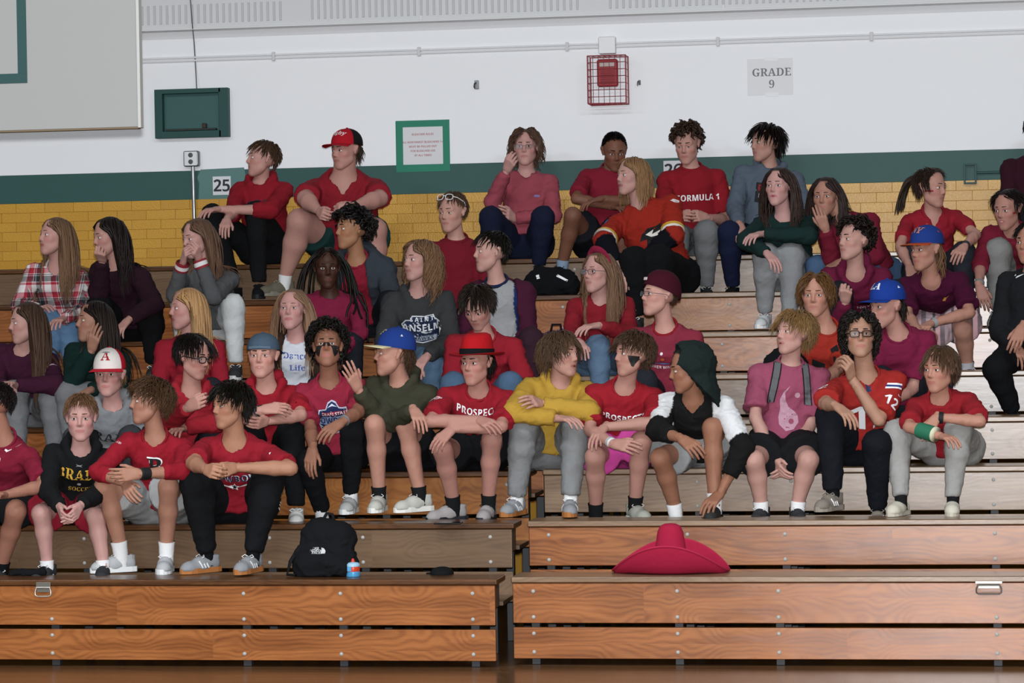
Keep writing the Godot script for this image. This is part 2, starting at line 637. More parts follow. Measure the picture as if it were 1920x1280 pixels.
# right hand: wrist at the origin, fingers along y, palm facing z, thumb towards x
func make_hand(curl: Array, spread: float, thumb: float) -> Buf:
	var f := Field.new(Vector3(-0.075, -0.035, -0.06), Vector3(0.095, 0.21, 0.105), 0.0054)
	var xs := [0.030, 0.010, -0.010, -0.028]
	var ys := [0.088, 0.092, 0.088, 0.079]
	var ls := [[0.042, 0.025, 0.020], [0.046, 0.028, 0.021], [0.042, 0.026, 0.020], [0.033, 0.020, 0.018]]
	f.cap(Vector3(0, -0.03, 0), Vector3(0, 0.02, 0), 0.024, 0.026, 0.012, false, Vector3.BACK, 1.35)
	for k in 4:
		f.cap(Vector3(xs[k] * 0.55, 0.012, 0), Vector3(xs[k], ys[k], -0.002), 0.0145, 0.0108, 0.012)
		var p := Vector3(xs[k], ys[k], -0.002)
		var ang := 0.0
		var side: float = spread * (1.5 - k) * 0.09
		for j in 3:
			ang += deg_to_rad(curl[j] * (1.0 + 0.10 * k * (1.0 if j == 0 else 0.6)))
			var dir := Vector3(sin(side), cos(ang), sin(ang))
			dir.x *= cos(ang)
			var q: Vector3 = p + dir.normalized() * ls[k][j]
			var r0: float = [0.0094, 0.0084, 0.0077][j] * (0.9 if k == 3 else 1.0)
			var r1: float = [0.0085, 0.0078, 0.0066][j] * (0.9 if k == 3 else 1.0)
			f.cap(p, q, r0, r1, 0.003)
			p = q
	f.cap(Vector3(0.014, 0.018, 0.006), Vector3(0.034, 0.045, 0.012), 0.017, 0.0125, 0.012)
	var t1 := Vector3(0.034 + 0.020 * thumb, 0.072, 0.014 + 0.016 * (1.0 - thumb))
	f.cap(Vector3(0.034, 0.045, 0.012), t1, 0.0118, 0.0098, 0.005)
	f.cap(t1, t1 + Vector3(0.010 * thumb - 0.004, 0.026, 0.006 + 0.008 * (1.0 - thumb)), 0.0098, 0.0076, 0.003)
	return f.mesh()

# shoe upper in its frame: ankle joint at the origin, toe along z, ground at y = -0.085
func make_shoe(kind: String) -> Buf:
	var f := Field.new(Vector3(-0.07, -0.10, -0.10), Vector3(0.07, 0.06, 0.21), 0.0085)
	var low := kind == "clog" or kind == "slide"
	f.cap(Vector3(0, -0.045, -0.040), Vector3(0, -0.050, 0.050), 0.034, 0.038, 0.02)
	f.cap(Vector3(0, -0.050, 0.050), Vector3(0.004, -0.062, 0.135), 0.040, 0.037, 0.02)
	f.cap(Vector3(0.004, -0.066, 0.130), Vector3(0.004, -0.072, 0.150), 0.036, 0.028, 0.02)
	if not low:
		f.cap(Vector3(0, -0.03, -0.030), Vector3(0, 0.006, -0.032), 0.036, 0.040, 0.015, true)
		f.cap(Vector3(0, -0.03, 0.010), Vector3(0, -0.030, 0.060), 0.034, 0.026, 0.02)
		f.cap(Vector3(0, -0.02, -0.030), Vector3(0, 0.04, -0.032), 0.029, 0.034, 0.004, false, Vector3.ZERO, 1.0, 1)
	elif kind == "clog":
		f.cap(Vector3(0, -0.045, 0.07), Vector3(0, -0.058, 0.12), 0.042, 0.040, 0.02)
		f.cap(Vector3(0, 0.02, -0.05), Vector3(0, 0.01, 0.03), 0.04, 0.038, 0.006, false, Vector3.ZERO, 1.0, 1)
	f.cut(Vector3(0, -0.074, 0), Vector3.DOWN)
	return f.mesh()
func sole_outline(wide := 1.0, long := 1.0) -> PackedVector2Array:
	var p := PackedVector2Array()
	var prof := [[-0.082, 0.012], [-0.074, 0.030], [-0.045, 0.038], [0.0, 0.037], [0.05, 0.039], [0.10, 0.046], [0.14, 0.043], [0.168, 0.028], [0.182, 0.010]]
	for q in prof:
		p.append(Vector2(q[1] * wide, q[0] * long))
	for k in range(prof.size() - 1, -1, -1):
		p.append(Vector2(-prof[k][1] * wide * 0.95, prof[k][0] * long))
	return p

func setup_templates() -> void:
	head_fine = make_head(0.0045)
	head_far = make_head(0.0060)
	hands["rest"] = make_hand([18.0, 24.0, 14.0], 0.4, 0.75)
	hands["curl"] = make_hand([42.0, 50.0, 30.0], 0.2, 0.45)
	hands["fist"] = make_hand([72.0, 88.0, 55.0], 0.0, 0.1)
	hands["flat"] = make_hand([5.0, 8.0, 6.0], 0.8, 0.9)
	for k in ["sneaker", "clog", "slide"]:
		shoe_upper[k] = make_shoe(k)
	fold_noise = FastNoiseLite.new()
	fold_noise.seed = 5
	fold_noise.frequency = 1.0
	fold_noise.fractal_octaves = 3

func fold(p: Vector3, amp: float) -> float:
	var soft := fold_noise.get_noise_3d(p.x * 7.0, p.y * 11.0, p.z * 7.0)
	var crease := 1.0 - absf(fold_noise.get_noise_3d(p.x * 5.0 + p.y * 4.0 + 9.0, p.y * 9.0 - p.x * 3.0, p.z * 5.0)) * 3.2
	crease = maxf(crease, 0.0)
	return (soft * 0.7 + crease * crease * 0.75 - 0.12) * amp

func wrinkled(f: Field, amp: float) -> Buf:
	var b := f.mesh()
	for k in b.v.size():
		b.v[k] += b.n[k] * fold(b.v[k], amp)
	b.smooth()
	return b

# ------------------------------------------------------------------ flat print laid on a curved surface
# shapes: {"t": text, "h": height, "x", "y", "c"} or {"p": outline points, "x", "y", "s", "c"}; curved along field
func print_on(f: Field, org: Vector3, u: Vector3, w: Vector3, nn: Vector3, shapes: Array, amp: float, lift := 0.0022, reach := 0.30) -> Array:
	var out := []
	for sh in shapes:
		var pts := PackedVector2Array()
		var idx := PackedInt32Array()
		var off := Vector2(sh.get("x", 0.0), sh.get("y", 0.0))
		if sh.has("t"):
			var tb: Array = texts[text_key(sh)]
			for p in tb[0]:
				pts.append(off + Vector2(p.x, p.y))
			idx = tb[1]
			var arc: float = sh.get("arc", 0.0)
			if arc != 0.0:
				for k in pts.size():
					pts[k].y -= (pts[k].x - off.x) * (pts[k].x - off.x) * arc
		else:
			var sc: float = sh.get("s", 1.0)
			var poly := PackedVector2Array()
			for p in sh["p"]:
				poly.append(off + Vector2(p[0], p[1]) * sc)
			var lo := poly[0]
			var hi := poly[0]
			for p in poly:
				lo = lo.min(p); hi = hi.max(p)
			var g: float = sh.get("g", 0.014)
			var ix := int((hi.x - lo.x) / g) + 1
			var iy := int((hi.y - lo.y) / g) + 1
			for a in ix:
				for b in iy:
					var c0 := lo + Vector2(a, b) * g
					var cell := PackedVector2Array([c0, c0 + Vector2(g, 0), c0 + Vector2(g, g), c0 + Vector2(0, g)])
					for piece in Geometry2D.intersect_polygons(poly, cell):
						var tr := Geometry2D.triangulate_polygon(piece)
						var base := pts.size()
						pts.append_array(piece)
						for t in tr:
							idx.append(base + t)
		var bf := Buf.new()
		var extra: float = sh.get("l", 0.0)
		for p in pts:
			var s := org + u * p.x + w * p.y + nn * reach
			var t := f.march(s, -nn)
			if t < 0.0:
				t = reach
			var hit := s - nn * t
			bf.v.append(hit + nn * (fold(hit, amp) + lift + extra))
			bf.n.append(nn)
		bf.i = idx
		var k := 0
		while k < idx.size():
			var fn := (bf.v[idx[k + 2]] - bf.v[idx[k]]).cross(bf.v[idx[k + 1]] - bf.v[idx[k]])
			if fn.dot(nn) < 0.0:
				var tmp := bf.i[k + 1]
				bf.i[k + 1] = bf.i[k + 2]
				bf.i[k + 2] = tmp
			k += 3
		bf.smooth()
		out.append([bf, sh["c"], sh.get("nm", "print")])
	return out

func text_key(sh: Dictionary) -> String:
	return sh["t"] + str(sh.get("h", 0.04)) + sh.get("font", "Droid Sans") + str(sh.get("wx", 1.0))
func text_shape(sh: Dictionary) -> void:
	var key := text_key(sh)
	if texts.has(key):
		return
	var ft := SystemFont.new()
	ft.font_names = PackedStringArray([sh.get("font", "Droid Sans")])
	ft.font_weight = 700
	var tm := TextMesh.new()
	tm.font = ft
	tm.text = sh["t"]
	tm.font_size = 64
	var hh: float = sh.get("h", 0.04)
	tm.pixel_size = hh / 46.0
	tm.depth = 0.0
	tm.curve_step = 3.0
	var a := tm.get_mesh_arrays()
	var v: PackedVector3Array = a[Mesh.ARRAY_VERTEX]
	var ii: PackedInt32Array = PackedInt32Array(range(v.size())) if a[Mesh.ARRAY_INDEX] == null else a[Mesh.ARRAY_INDEX]
	for k in v.size():
		v[k].x *= sh.get("wx", 1.0)
	texts[key] = [v, ii]

# ------------------------------------------------------------------ hair
func make_hair(sp: Dictionary, hx: Transform3D, walls: Array, rng: RandomNumberGenerator, hat_y: float, far: bool) -> Buf:
	var b := Buf.new()
	var R := Vector3(0.0765, 0.089, 0.098) * 1.0
	var inv := hx.basis.inverse()
	var grav := (inv * Vector3.DOWN).normalized()
	var n: int = int(sp.get("n", 260) * (1.7 if far else 3.7))
	var lf: float = sp.get("lf", 0.07)
	var ls: float = sp.get("ls", 0.06)
	var lb: float = sp.get("lb", 0.06)
	var vol: float = sp.get("vol", 0.10)
	var curl: float = sp.get("curl", 0.0)
	var gw: float = sp.get("g", 0.25)
	var prt: float = sp.get("part", 0.0)
	var pw: float = sp.get("pw", 0.6)
	var fw: float = sp.get("fw", 0.5)
	var lift: float = sp.get("lift", 0.25)
	var rr: float = sp.get("r", 0.0085) * (0.62 if far else 0.43)
	var fy: float = sp.get("fy", 0.035)
	var kk: float = sp.get("kk", 0.8)
	var col := lin(sp["c"]) * kk
	var tip := lin(sp.get("c2", sp["c"])) * kk
	var zl: float = sp.get("zl", 1.0)
	var whorl := Vector3(0, 0.85, -0.5).normalized()
	for k in n:
		var yy := 1.0 - 1.72 * (k + 0.5) / n
		var ph := k * 2.399963 + rng.randf() * 0.3
		var rad := sqrt(maxf(0.0, 1.0 - yy * yy))
		var d := Vector3(cos(ph) * rad, yy, sin(ph) * rad)
		var az := atan2(d.x, d.z)
		if asin(d.y) < hairline(az) + 0.02:
			continue
		var front := smoothstep(0.15, 0.65, d.z) * smoothstep(0.1, 0.5, d.y)
		var sidew := smoothstep(0.55, 0.85, absf(d.x)) * (1.0 - front)
		var p := SKC + d * R
		if hat_y > -1.0 and p.y > hat_y:
			continue
		var L := lerpf(lerpf(lb, ls, sidew), lf, front) * rng.randf_range(0.82, 1.12)
		var side := 1.0 if d.x > prt else -1.0
		var dir: Vector3 = (d - whorl) * 0.9 + Vector3(side * pw * smoothstep(0.2, 0.8, d.y), 0, 0) + Vector3(0, 0, fw) * front + Vector3(rng.randf_range(-1, 1), rng.randf_range(-1, 1), rng.randf_range(-1, 1)) * sp.get("mess", 0.18)
		dir = (dir - d * dir.dot(d)).normalized() + d * lift
		dir = dir.normalized()
		var steps := clampi(int(L / sp.get("seg", 0.026)), 3, 11)
		var seg := L / steps
		var shell := 1.0 + vol * rng.randf_range(0.25, 1.0)
		var pts := PackedVector3Array([p - d * 0.004])
		var phase := rng.randf() * TAU
		var fr: float = rng.randf_range(0.8, 1.25) * sp.get("cf", 1.4)
		var cut_short := false
		for s in steps:
			dir = (dir + grav * gw).normalized()
			p += dir * seg
			var q := (p - SKC) / R
			var l := q.length()
			if p.y > -0.05 and l < shell:
				p = SKC + q / l * R * lerpf(l, shell, 0.75)
			elif l < 1.02:
				p = SKC + q / l * R * 1.02
			if p.y < -0.03 and p.z < 0.04 and p.y > -0.14:
				var hz := Vector2(p.x, p.z + 0.03)
				if hz.length() < 0.062:
					hz = hz.normalized() * 0.062
					p.x = hz.x; p.z = hz.y - 0.03
			if p.z > 0.03 and p.y < fy and absf(p.x) < 0.066:
				if absf(p.x) > 0.048:
					p.x = signf(p.x) * 0.067
				else:
					cut_short = true
					break
			if p.y < 0.055 and p.z > zl:
				p.z = lerpf(p.z, zl, 0.7)
				if absf(p.x) < 0.080:
					p.x = signf(p.x + 0.0001) * 0.080
			var wp := hx * p
			if p.y < -0.08:
				for c in walls:
					var ab: Vector3 = c[1] - c[0]
					var t := clampf((wp - c[0]).dot(ab) / ab.length_squared(), 0, 1)
					var e: Vector3 = wp - (c[0] + ab * t)
					var el := e.length()
					var rw: float = lerpf(c[2], c[3], t) + 0.008
					if el < rw:
						wp = c[0] + ab * t + e / maxf(el, 0.001) * rw
				p = inv * (wp - hx.origin)
			if pts.size() > 1:
				dir = (dir * 0.5 + (p - pts[-1]).normalized() * 0.5).normalized()
			var perp: Vector3 = dir.cross(d + Vector3(0.01, 0.02, 0))
			perp = perp.normalized()
			var amp := curl * smoothstep(0.0, 0.4, float(s + 1) / steps)
			pts.append(p + perp * sin(phase + s * fr) * amp + d * (cos(phase + s * fr) * amp * 0.7 + amp * 0.5))
		if pts.size() < 3:
			continue
		var wr := PackedFloat32Array()
		var m := pts.size()
		for s in m:
			var t := float(s) / (m - 1)
			wr.append(rr * (0.75 + 0.35 * sin(PI * minf(t * 1.3, 1.0))) * (1.0 - 0.75 * t * t) * rng.randf_range(0.9, 1.1))
		var shade := rng.randf_range(0.82, 1.18)
		var base := b.v.size()
		tube(b, hx * pts, wr, 3, 0.75, hx.basis * d, Color.WHITE, false)
		var cnt := b.v.size() - base
		var c0 := Color(col.r * shade, col.g * shade, col.b * shade)
		var c1 := Color(tip.r * shade, tip.g * shade, tip.b * shade)
		for s in cnt:
			b.c[base + s] = c0.lerp(c1, 0.75 * float(s) / cnt)
	return b

# ------------------------------------------------------------------ one person: all parts as plain arrays (runs on a worker thread)
func V(a: Array, k: int) -> Vector3:
	return Vector3(a[k * 3], a[k * 3 + 1], a[k * 3 + 2])

func build_person(sp: Dictionary) -> Array:
	var out := []      # [name, Buf, material args, parent name, label]
	var rng := RandomNumberGenerator.new()
	rng.seed = hash(sp["label"])
	var j: Array = sp["j"]
	var s: float = sp.get("s", 1.0)
	var g: float = sp.get("g", 1.0)
	var P := V(j, 0); var N := V(j, 1); var H := V(j, 2)
	var S := [V(j, 3), V(j, 4)]; var E := [V(j, 5), V(j, 6)]; var W := [V(j, 7), V(j, 8)]; var T := [V(j, 9), V(j, 10)]
	var HP := [V(j, 11), V(j, 12)]; var K := [V(j, 13), V(j, 14)]; var A := [V(j, 15), V(j, 16)]
	var ty := deg_to_rad(sp.get("ty", 0.0))
	var spine := (N - P).normalized()
	var lat := Vector3(cos(ty), 0, -sin(ty))
	lat = (lat - spine * lat.dot(spine)).normalized()
	var fwd := lat.cross(spine).normalized()
	var far: bool = sp.get("far", false)
	var skin := lin(sp.get("skin", "d9a58c"))
	var top: Dictionary = sp["top"]
	var bot: Dictionary = sp["bot"]
	var ease: float = top.get("ease", 0.014)
	var lo := P
	var hi := P
	for q in [P, N, H, S[0], S[1], E[0], E[1], W[0], W[1], K[0], K[1], A[0], A[1], HP[0], HP[1]]:
		lo = lo.min(q); hi = hi.max(q)
	lo -= Vector3.ONE * (0.16 * g + 0.06); hi += Vector3.ONE * (0.16 * g + 0.06)
	var M := P.lerp(N, 0.45) - fwd * 0.012
	var C := P.lerp(N, 0.74) + fwd * 0.004
	var long_sleeve: bool = top.get("sl", 1.0) > 1.2
	var long_leg: bool = bot.get("len", 2.0) > 1.3
	var ng := 1.0 + (g - 1.0) * 0.9
	# ---- skin
	var cell := 0.0180 if far else 0.0160
	var f := Field.new(lo, hi, cell)
	f.cap(P, M, 0.112 * g * s, 0.106 * g * s, 0.03, false, fwd, 1.3)
	f.cap(M, C, 0.106 * g * s, 0.120 * g * s, 0.03, false, fwd, 1.3)
	f.cap(C, N - spine * 0.05, 0.120 * g * s, 0.066 * s * ng, 0.03, false, fwd, 1.25)
	f.cap(N - spine * 0.055, S[0], 0.050 * s, 0.037 * s, 0.03)
	f.cap(N - spine * 0.055, S[1], 0.050 * s, 0.037 * s, 0.03)
	var jaw := H + (N - H).normalized() * 0.045
	f.cap(N - spine * 0.02, jaw, 0.053 * s * ng, 0.049 * s * ng, 0.03)
	for k in 2:
		f.cap(S[k], E[k], 0.039 * s * g, 0.034 * s * g, 0.02)
		var mid: Vector3 = E[k].lerp(W[k], 0.3)
		f.cap(E[k], mid, 0.035 * s * g, 0.037 * s * g, 0.012)
		f.cap(mid, W[k], 0.037 * s * g, 0.0245 * s, 0.012)
		if not long_leg:
			f.cap(HP[k], K[k], 0.078 * s * g, 0.054 * s * g, 0.02)
			f.cap(K[k] + (K[k] - HP[k]).normalized() * 0.006, K[k].lerp(A[k], 0.12), 0.053 * s * g, 0.047 * s * g, 0.02)
			var back: Vector3 = ((HP[k] - K[k]).normalized() + (A[k] - K[k]).normalized() * 0.2).normalized()
			var calf: Vector3 = K[k].lerp(A[k], 0.34) + back * 0.014
			f.cap(K[k], calf, 0.046 * s * g, 0.052 * s * g, 0.02)
			f.cap(calf, A[k], 0.052 * s * g, 0.033 * s, 0.02)
			f.cap(A[k], A[k] - Vector3(0, 0.05, 0), 0.033 * s, 0.032 * s, 0.02)
	var body := Buf.new()
	body.add(f.mesh(), Transform3D.IDENTITY, skin)
	# ---- head
	var hy: Array = sp["hy"]
	var hb := Basis.from_euler(Vector3(deg_to_rad(-hy[1]), deg_to_rad(hy[0]), deg_to_rad(hy[2])), EULER_ORDER_YXZ)
	var hs: float = sp.get("hs", 1.0)
	var fem: bool = sp.get("fem", false)
	var hx := Transform3D(hb.scaled_local(Vector3(hs * sp.get("hwide", 1.0), hs, hs)), H)
	var ht: Dictionary = head_far if far else head_fine
	var hbuf := Buf.new()
	var hair: Dictionary = sp.get("hair", {})
	var scalp := lin(hair.get("c", "2a221c"))
	var lipc := lin(sp.get("lip", "b8706a"))
	var rosy := Color(skin.r * 1.0, skin.g * 0.80, skin.b * 0.80)
	var tb: Buf = ht["b"]
	var tw: PackedColorArray = ht["w"]
	hbuf.v = tb.v.duplicate()
	hbuf.n = tb.n
	hbuf.i = tb.i
	var hc := PackedColorArray()
	hc.resize(tw.size())
	var jawf := 0.93 if fem else 1.0
	var lipm := skin.lerp(lipc, 0.75)
	for k in tw.size():
		var q := tw[k]
		var cc := skin
		if q.b > 0.0:
			cc = skin.lerp(rosy, q.b)
		if q.r > 0.0:
			cc = cc.lerp(lipm, q.r)
		if q.g > 0.0:
			cc = cc.lerp(scalp, q.g)
		hc[k] = cc
		var p := hbuf.v[k]
		if p.y < 0.0:
			p.x *= lerpf(1.0, jawf, clampf(-p.y / 0.08, 0.0, 1.0))
			hbuf.v[k] = p
	hbuf.c = hc
	body.add(hbuf, hx)
	# eyes, lids, brows
	out.append([])
	var gaze: Array = sp.get("gaze", [0.0, 0.0])
	for sd in [-1.0, 1.0]:
		var ec := Vector3(sd * 0.031, 0.002, 0.0722)
		var gb := Basis.from_euler(Vector3(deg_to_rad(-gaze[1]), deg_to_rad(gaze[0]) , 0))
		var eb := Buf.new()
		var rings := [0.0, 10.0, 22.0, 29.0, 31.0, 50.0, 80.0, 110.0]
		for r in rings.size():
			for q in 12:
				var a := TAU * q / 12
				var an := deg_to_rad(rings[r])
				var dd := Vector3(sin(an) * cos(a), sin(an) * sin(a), cos(an))
				eb.v.append(gb * dd * 0.0128); eb.n.append(gb * dd)
				eb.c.append(Color(0.01, 0.01, 0.012) if r <= 1 else (lin(sp.get("eye", "4a3524")) if r <= 3 else Color(0.62, 0.58, 0.56)))
		for r in rings.size() - 1:
			for q in 12:
				var p0 := r * 12 + q
				var p1 := r * 12 + (q + 1) % 12
				eb.tri(p0, p1, p0 + 12); eb.tri(p1, p1 + 12, p0 + 12)
		var eye := Buf.new()
		eye.add(eb, hx * Transform3D(Basis.IDENTITY, ec))
		out.append(["eye", eye, ["ffffff", "vc", 0.06], "body", ""])
		# lids: shells of a sphere a little larger than the eye
		var lid: float = sp.get("lid", 24.0)
		for up in [1.0, -1.0]:
			var lb := Buf.new()
			var from := lid if up > 0 else -30.0
			for r in 5:
				var elv := deg_to_rad(lerpf(from, up * 80.0, r / 4.0))
				for q in 11:
					var azz := deg_to_rad(lerpf(-75.0, 75.0, q / 10.0))
					var bend := cos(azz * 1.1)
					var e2 := elv * lerpf(0.35, 1.0, bend) if r == 0 else elv
					var dd2 := Vector3(sin(azz) * cos(e2), sin(e2), cos(azz) * cos(e2))
					lb.v.append(dd2 * (0.0142 if r > 0 else 0.0140)); lb.n.append(dd2)
					lb.c.append(skin.lerp(Color(0.03, 0.02, 0.02), 0.75) if (r == 0 and up > 0) else skin * Color(0.95, 0.88, 0.88))
			for r in 4:
				for q in 10:
					var p2 := r * 11 + q
					if up > 0:
						lb.tri(p2, p2 + 11, p2 + 1); lb.tri(p2 + 1, p2 + 11, p2 + 12)
					else:
						lb.tri(p2, p2 + 1, p2 + 11); lb.tri(p2 + 1, p2 + 12, p2 + 11)
			body.add(lb, hx * Transform3D(Basis.IDENTITY, ec))
		var bp := PackedVector3Array()
		var br := PackedFloat32Array()
		for q in 6:
			var t := q / 5.0
			bp.append(hx * Vector3(sd * lerpf(0.013, 0.050, t), 0.0262 + 0.0035 * sin(t * 2.6) - 0.002 * t, lerpf(0.0905, 0.0700, t * t)))
			br.append((0.0046 if not fem else 0.0034) * (1.0 - 0.65 * t))
		tube(body, bp, br, 5, 0.5, hb.z, lin(sp.get("brow", hair.get("c", "2a221c"))))
	var mp := PackedVector3Array()
	var mr := PackedFloat32Array()
	var grin: float = sp.get("grin", 0.0)
	for q in 9:
		var t := (q - 4) / 4.0
		mp.append(hx * Vector3(t * 0.0235 * (1.0 + grin * 0.2), -0.0640 + grin * 0.005 * t * t, 0.0882 - 0.0105 * t * t))
		mr.append((0.0016 + sp.get("open", 0.0) * 0.004 * (1.0 - t * t)) * (1.0 - 0.5 * absf(t)))
	tube(body, mp, mr, 6, 1.0, hb.z, lin(sp.get("mouth", "5a2a2a")))
	if sp.get("teeth", false):
		var tp := PackedVector3Array()
		for q in 5:
			var t := (q - 2) / 2.0
			tp.append(hx * Vector3(t * 0.015, -0.0630 + 0.003 * t * t, 0.0890 - 0.004 * t * t))
		tube(body, tp, PackedFloat32Array([0.0016, 0.0024, 0.0026, 0.0024, 0.0016]), 6, 1.0, hb.z, Color(0.7, 0.68, 0.64))
	var skin_mat := ["ffffff", "skin", 0.55]
	# ---- hands
	var hp_pose: Array = sp.get("hands", ["rest", "rest"])
	var palms: Array = sp.get("palm", [[0, -1, -0.3], [0, -1, -0.3]])
	for k in 2:
		if hp_pose[k] == "":
			continue
		var fd: Vector3 = (T[k] - W[k]).normalized()
		var pn := Vector3(palms[k][0], palms[k][1], palms[k][2])
		pn = (pn - fd * pn.dot(fd))
		pn = pn.normalized() if pn.length() > 0.1 else fd.cross(Vector3.RIGHT).normalized()
		var bx := fd.cross(pn).normalized()
		if k == 1:
			bx = -bx
		var sc: float = 0.97 * s * sp.get("hands_s", 1.0)
		body.add(hands[hp_pose[k]], Transform3D(Basis(bx * sc, fd * sc, pn * sc), W[k]), skin)
	out[0] = ["body", body, skin_mat, "", ""]
	# ---- shirt
	var sf := Field.new(lo, hi, 0.0100 if top.has("blocks") else (0.0160 if far else 0.0140))
	var amp: float = top.get("amp", 0.010)
	var e2 := ease
	var low: Vector3 = P + spine * top.get("rise", 0.045) + fwd * 0.02
	var belly: float = sp.get("belly", 0.0)
	sf.cap(M + fwd * belly, low, 0.120 * g * s + e2, 0.136 * g * s + e2, 0.05, true, fwd, 1.15)
	sf.cap(M + fwd * belly, C, 0.120 * g * s + e2, 0.132 * g * s + e2 * 0.7, 0.04, false, fwd, 1.25)
	sf.cap(C, N - spine * 0.06, 0.132 * g * s + e2 * 0.7, 0.074 * s * ng + e2 * 0.3, 0.04, false, fwd, 1.22)
	for k in 2:
		sf.cap(N - spine * 0.050, S[k], 0.056 * s + e2 * 0.3, 0.037 * s * (0.5 + 0.5 * g) + e2 * 0.45, 0.03)
		var sl: float = top.get("sl", 0.8)
		if sl <= 1.0:
			sf.cap(S[k], S[k].lerp(E[k], sl), 0.040 * s * g + e2 * 0.45, 0.043 * s * g + e2 * 1.05, 0.03, true)
		else:
			sf.cap(S[k], E[k], 0.044 * s * g + e2 * 0.6, 0.037 * s * g + e2 * 0.8, 0.025)
			sf.cap(E[k], E[k].lerp(W[k], sl - 1.0), 0.038 * s * g + e2 * 0.8, lerpf(0.041, 0.028, sl - 1.0) * s + e2 * 0.5, 0.012, true)
	if top.get("hood", false):
		var ring := [N + lat * -0.055 + fwd * 0.055 - spine * 0.015, N - lat * 0.085 + fwd * 0.005 + spine * 0.02, N - lat * 0.055 - fwd * 0.075 + spine * 0.015, N - fwd * 0.10, N + lat * 0.055 - fwd * 0.075 + spine * 0.015, N + lat * 0.085 + fwd * 0.005 + spine * 0.02, N + lat * 0.055 + fwd * 0.055 - spine * 0.015]
		for k in ring.size() - 1:
			sf.cap(ring[k], ring[k + 1], 0.026, 0.026 + 0.012 * float(k in [2, 3]), 0.02)
	# neck opening
	var neck_r: float = 0.054 * s * ng + 0.005
	sf.cap(N + spine * 0.010 + fwd * 0.016, N + spine * 0.14 + fwd * 0.02, neck_r + 0.003, neck_r + 0.02, 0.006, false, Vector3.ZERO, 1.0, 1)
	var vn: float = top.get("v", 0.0)
	if vn > 0.0:
		var vp := N + fwd * 0.10 - spine * vn
		sf.cap(N + fwd * 0.07 + spine * 0.04, vp + fwd * 0.02, 0.050, 0.003, 0.004, false, fwd, 0.35, 1)
	var shirt := wrinkled(sf, amp)
	var cb: Array = top.get("blocks", [])     # colour blocks: [kind, hex, ...]
	if cb.size() > 0:
		shirt.c.resize(shirt.v.size())
		var c0 := lin(top["c"])
		for k in shirt.v.size():
			var p := shirt.v[k]
			var col := c0
			for bl in cb:
				var hit := false
				match bl[0]:
					"sleeves":
						for m in 2:
							var dv: Vector3 = E[m] - S[m]
							var t: float = (p - S[m]).dot(dv) / dv.length_squared()
							var out_x := (p - N).dot(lat) * (-1.0 if m == 0 else 1.0)
							hit = hit or (t > bl[2] and t < bl[3] and out_x > 0.11 * s and (p - (S[m] + dv * clampf(t, 0, 1))).length() < 0.10)
					"below":
						hit = (p - P).dot(spine) < bl[2]
					"above":
						hit = (p - P).dot(spine) > bl[2]
					"front":
						hit = (p - N).dot(fwd) > bl[2] and absf((p - N).dot(lat)) < bl[3] * clampf(1.0 + (N - p).dot(spine) * bl[4], 0.2, 3.0)
					"forearms":
						for m in 2:
							var dv2: Vector3 = W[m] - E[m]
							var t2: float = (p - E[m]).dot(dv2) / dv2.length_squared()
							hit = hit or (t2 > bl[2] and (p - (E[m] + dv2 * clampf(t2, 0, 1))).length() < 0.075)
				if hit:
					col = lin(bl[1])
			shirt.c[k] = col
		out.append(["shirt", shirt, ["ffffff", "clothvc", 0.9], "", top.get("label", "")])
	else:
		out.append(["shirt", shirt, [top["c"], top.get("kind", "cloth"), 0.9], "", top.get("label", "")])
	if top.has("rib"):
		var cp := PackedVector3Array()
		var cr := PackedFloat32Array()
		for k in 21:
			var a := TAU * k / 20.0
			var q := lat * cos(a) * neck_r * 1.16 + fwd * sin(a) * neck_r * 1.12
			cp.append(N + fwd * 0.015 + q + spine * (0.010 - 0.030 * sin(a)) - (spine * vn * 0.9 * pow(maxf(0.0, sin(a)), 6.0)))
			cr.append(0.0075)
		var cbf := Buf.new()
		tube(cbf, cp, cr, 6, 1.5, spine)
		out.append(["collar", cbf, [top["rib"], "cloth", 0.9], "shirt", ""])
	# ---- trousers
	var bl2: float = bot.get("len", 2.0)
	var be: float = bot.get("ease", 0.014)
	var bf := Field.new(lo, hi, 0.0165 if far else 0.0145)
	bf.cap(HP[0] + Vector3(0, 0.0, 0), HP[1], 0.098 * g * s + be, 0.098 * g * s + be, 0.04)
	bf.cap(P + spine * 0.02, P + spine * 0.10, 0.130 * g * s, 0.125 * g * s, 0.04, false, fwd, 1.25)
	for k in 2:
		if bl2 <= 1.0:
			bf.cap(HP[k], HP[k].lerp(K[k], bl2), 0.086 * s * g + be, 0.066 * s * g + be * 2.2, 0.03, true)
		else:
			bf.cap(HP[k], K[k], 0.086 * s * g + be, 0.058 * s * g + be, 0.03)
			bf.cap(K[k], K[k].lerp(A[k], 0.3), 0.058 * s * g + be, 0.057 * s * g + be * 0.8, 0.03)
			bf.cap(K[k].lerp(A[k], 0.3), K[k].lerp(A[k], minf(bl2 - 1.0, 1.1)), 0.057 * s * g + be * 0.8, bot.get("cuff", 0.048) * s, 0.02, true)
	var trouser := wrinkled(bf, bot.get("amp", 0.0065))
	out.append(["shorts" if bl2 <= 1.0 else "trousers", trouser, [bot["c"], bot.get("kind", "cloth"), 0.9], "", bot.get("label", "")])
	# ---- socks and shoes
	var toes: Array = sp.get("toes", [-10.0, 10.0])
	var sock: Array = sp.get("sock", [])
	var shoe: Array = sp.get("shoe", [])
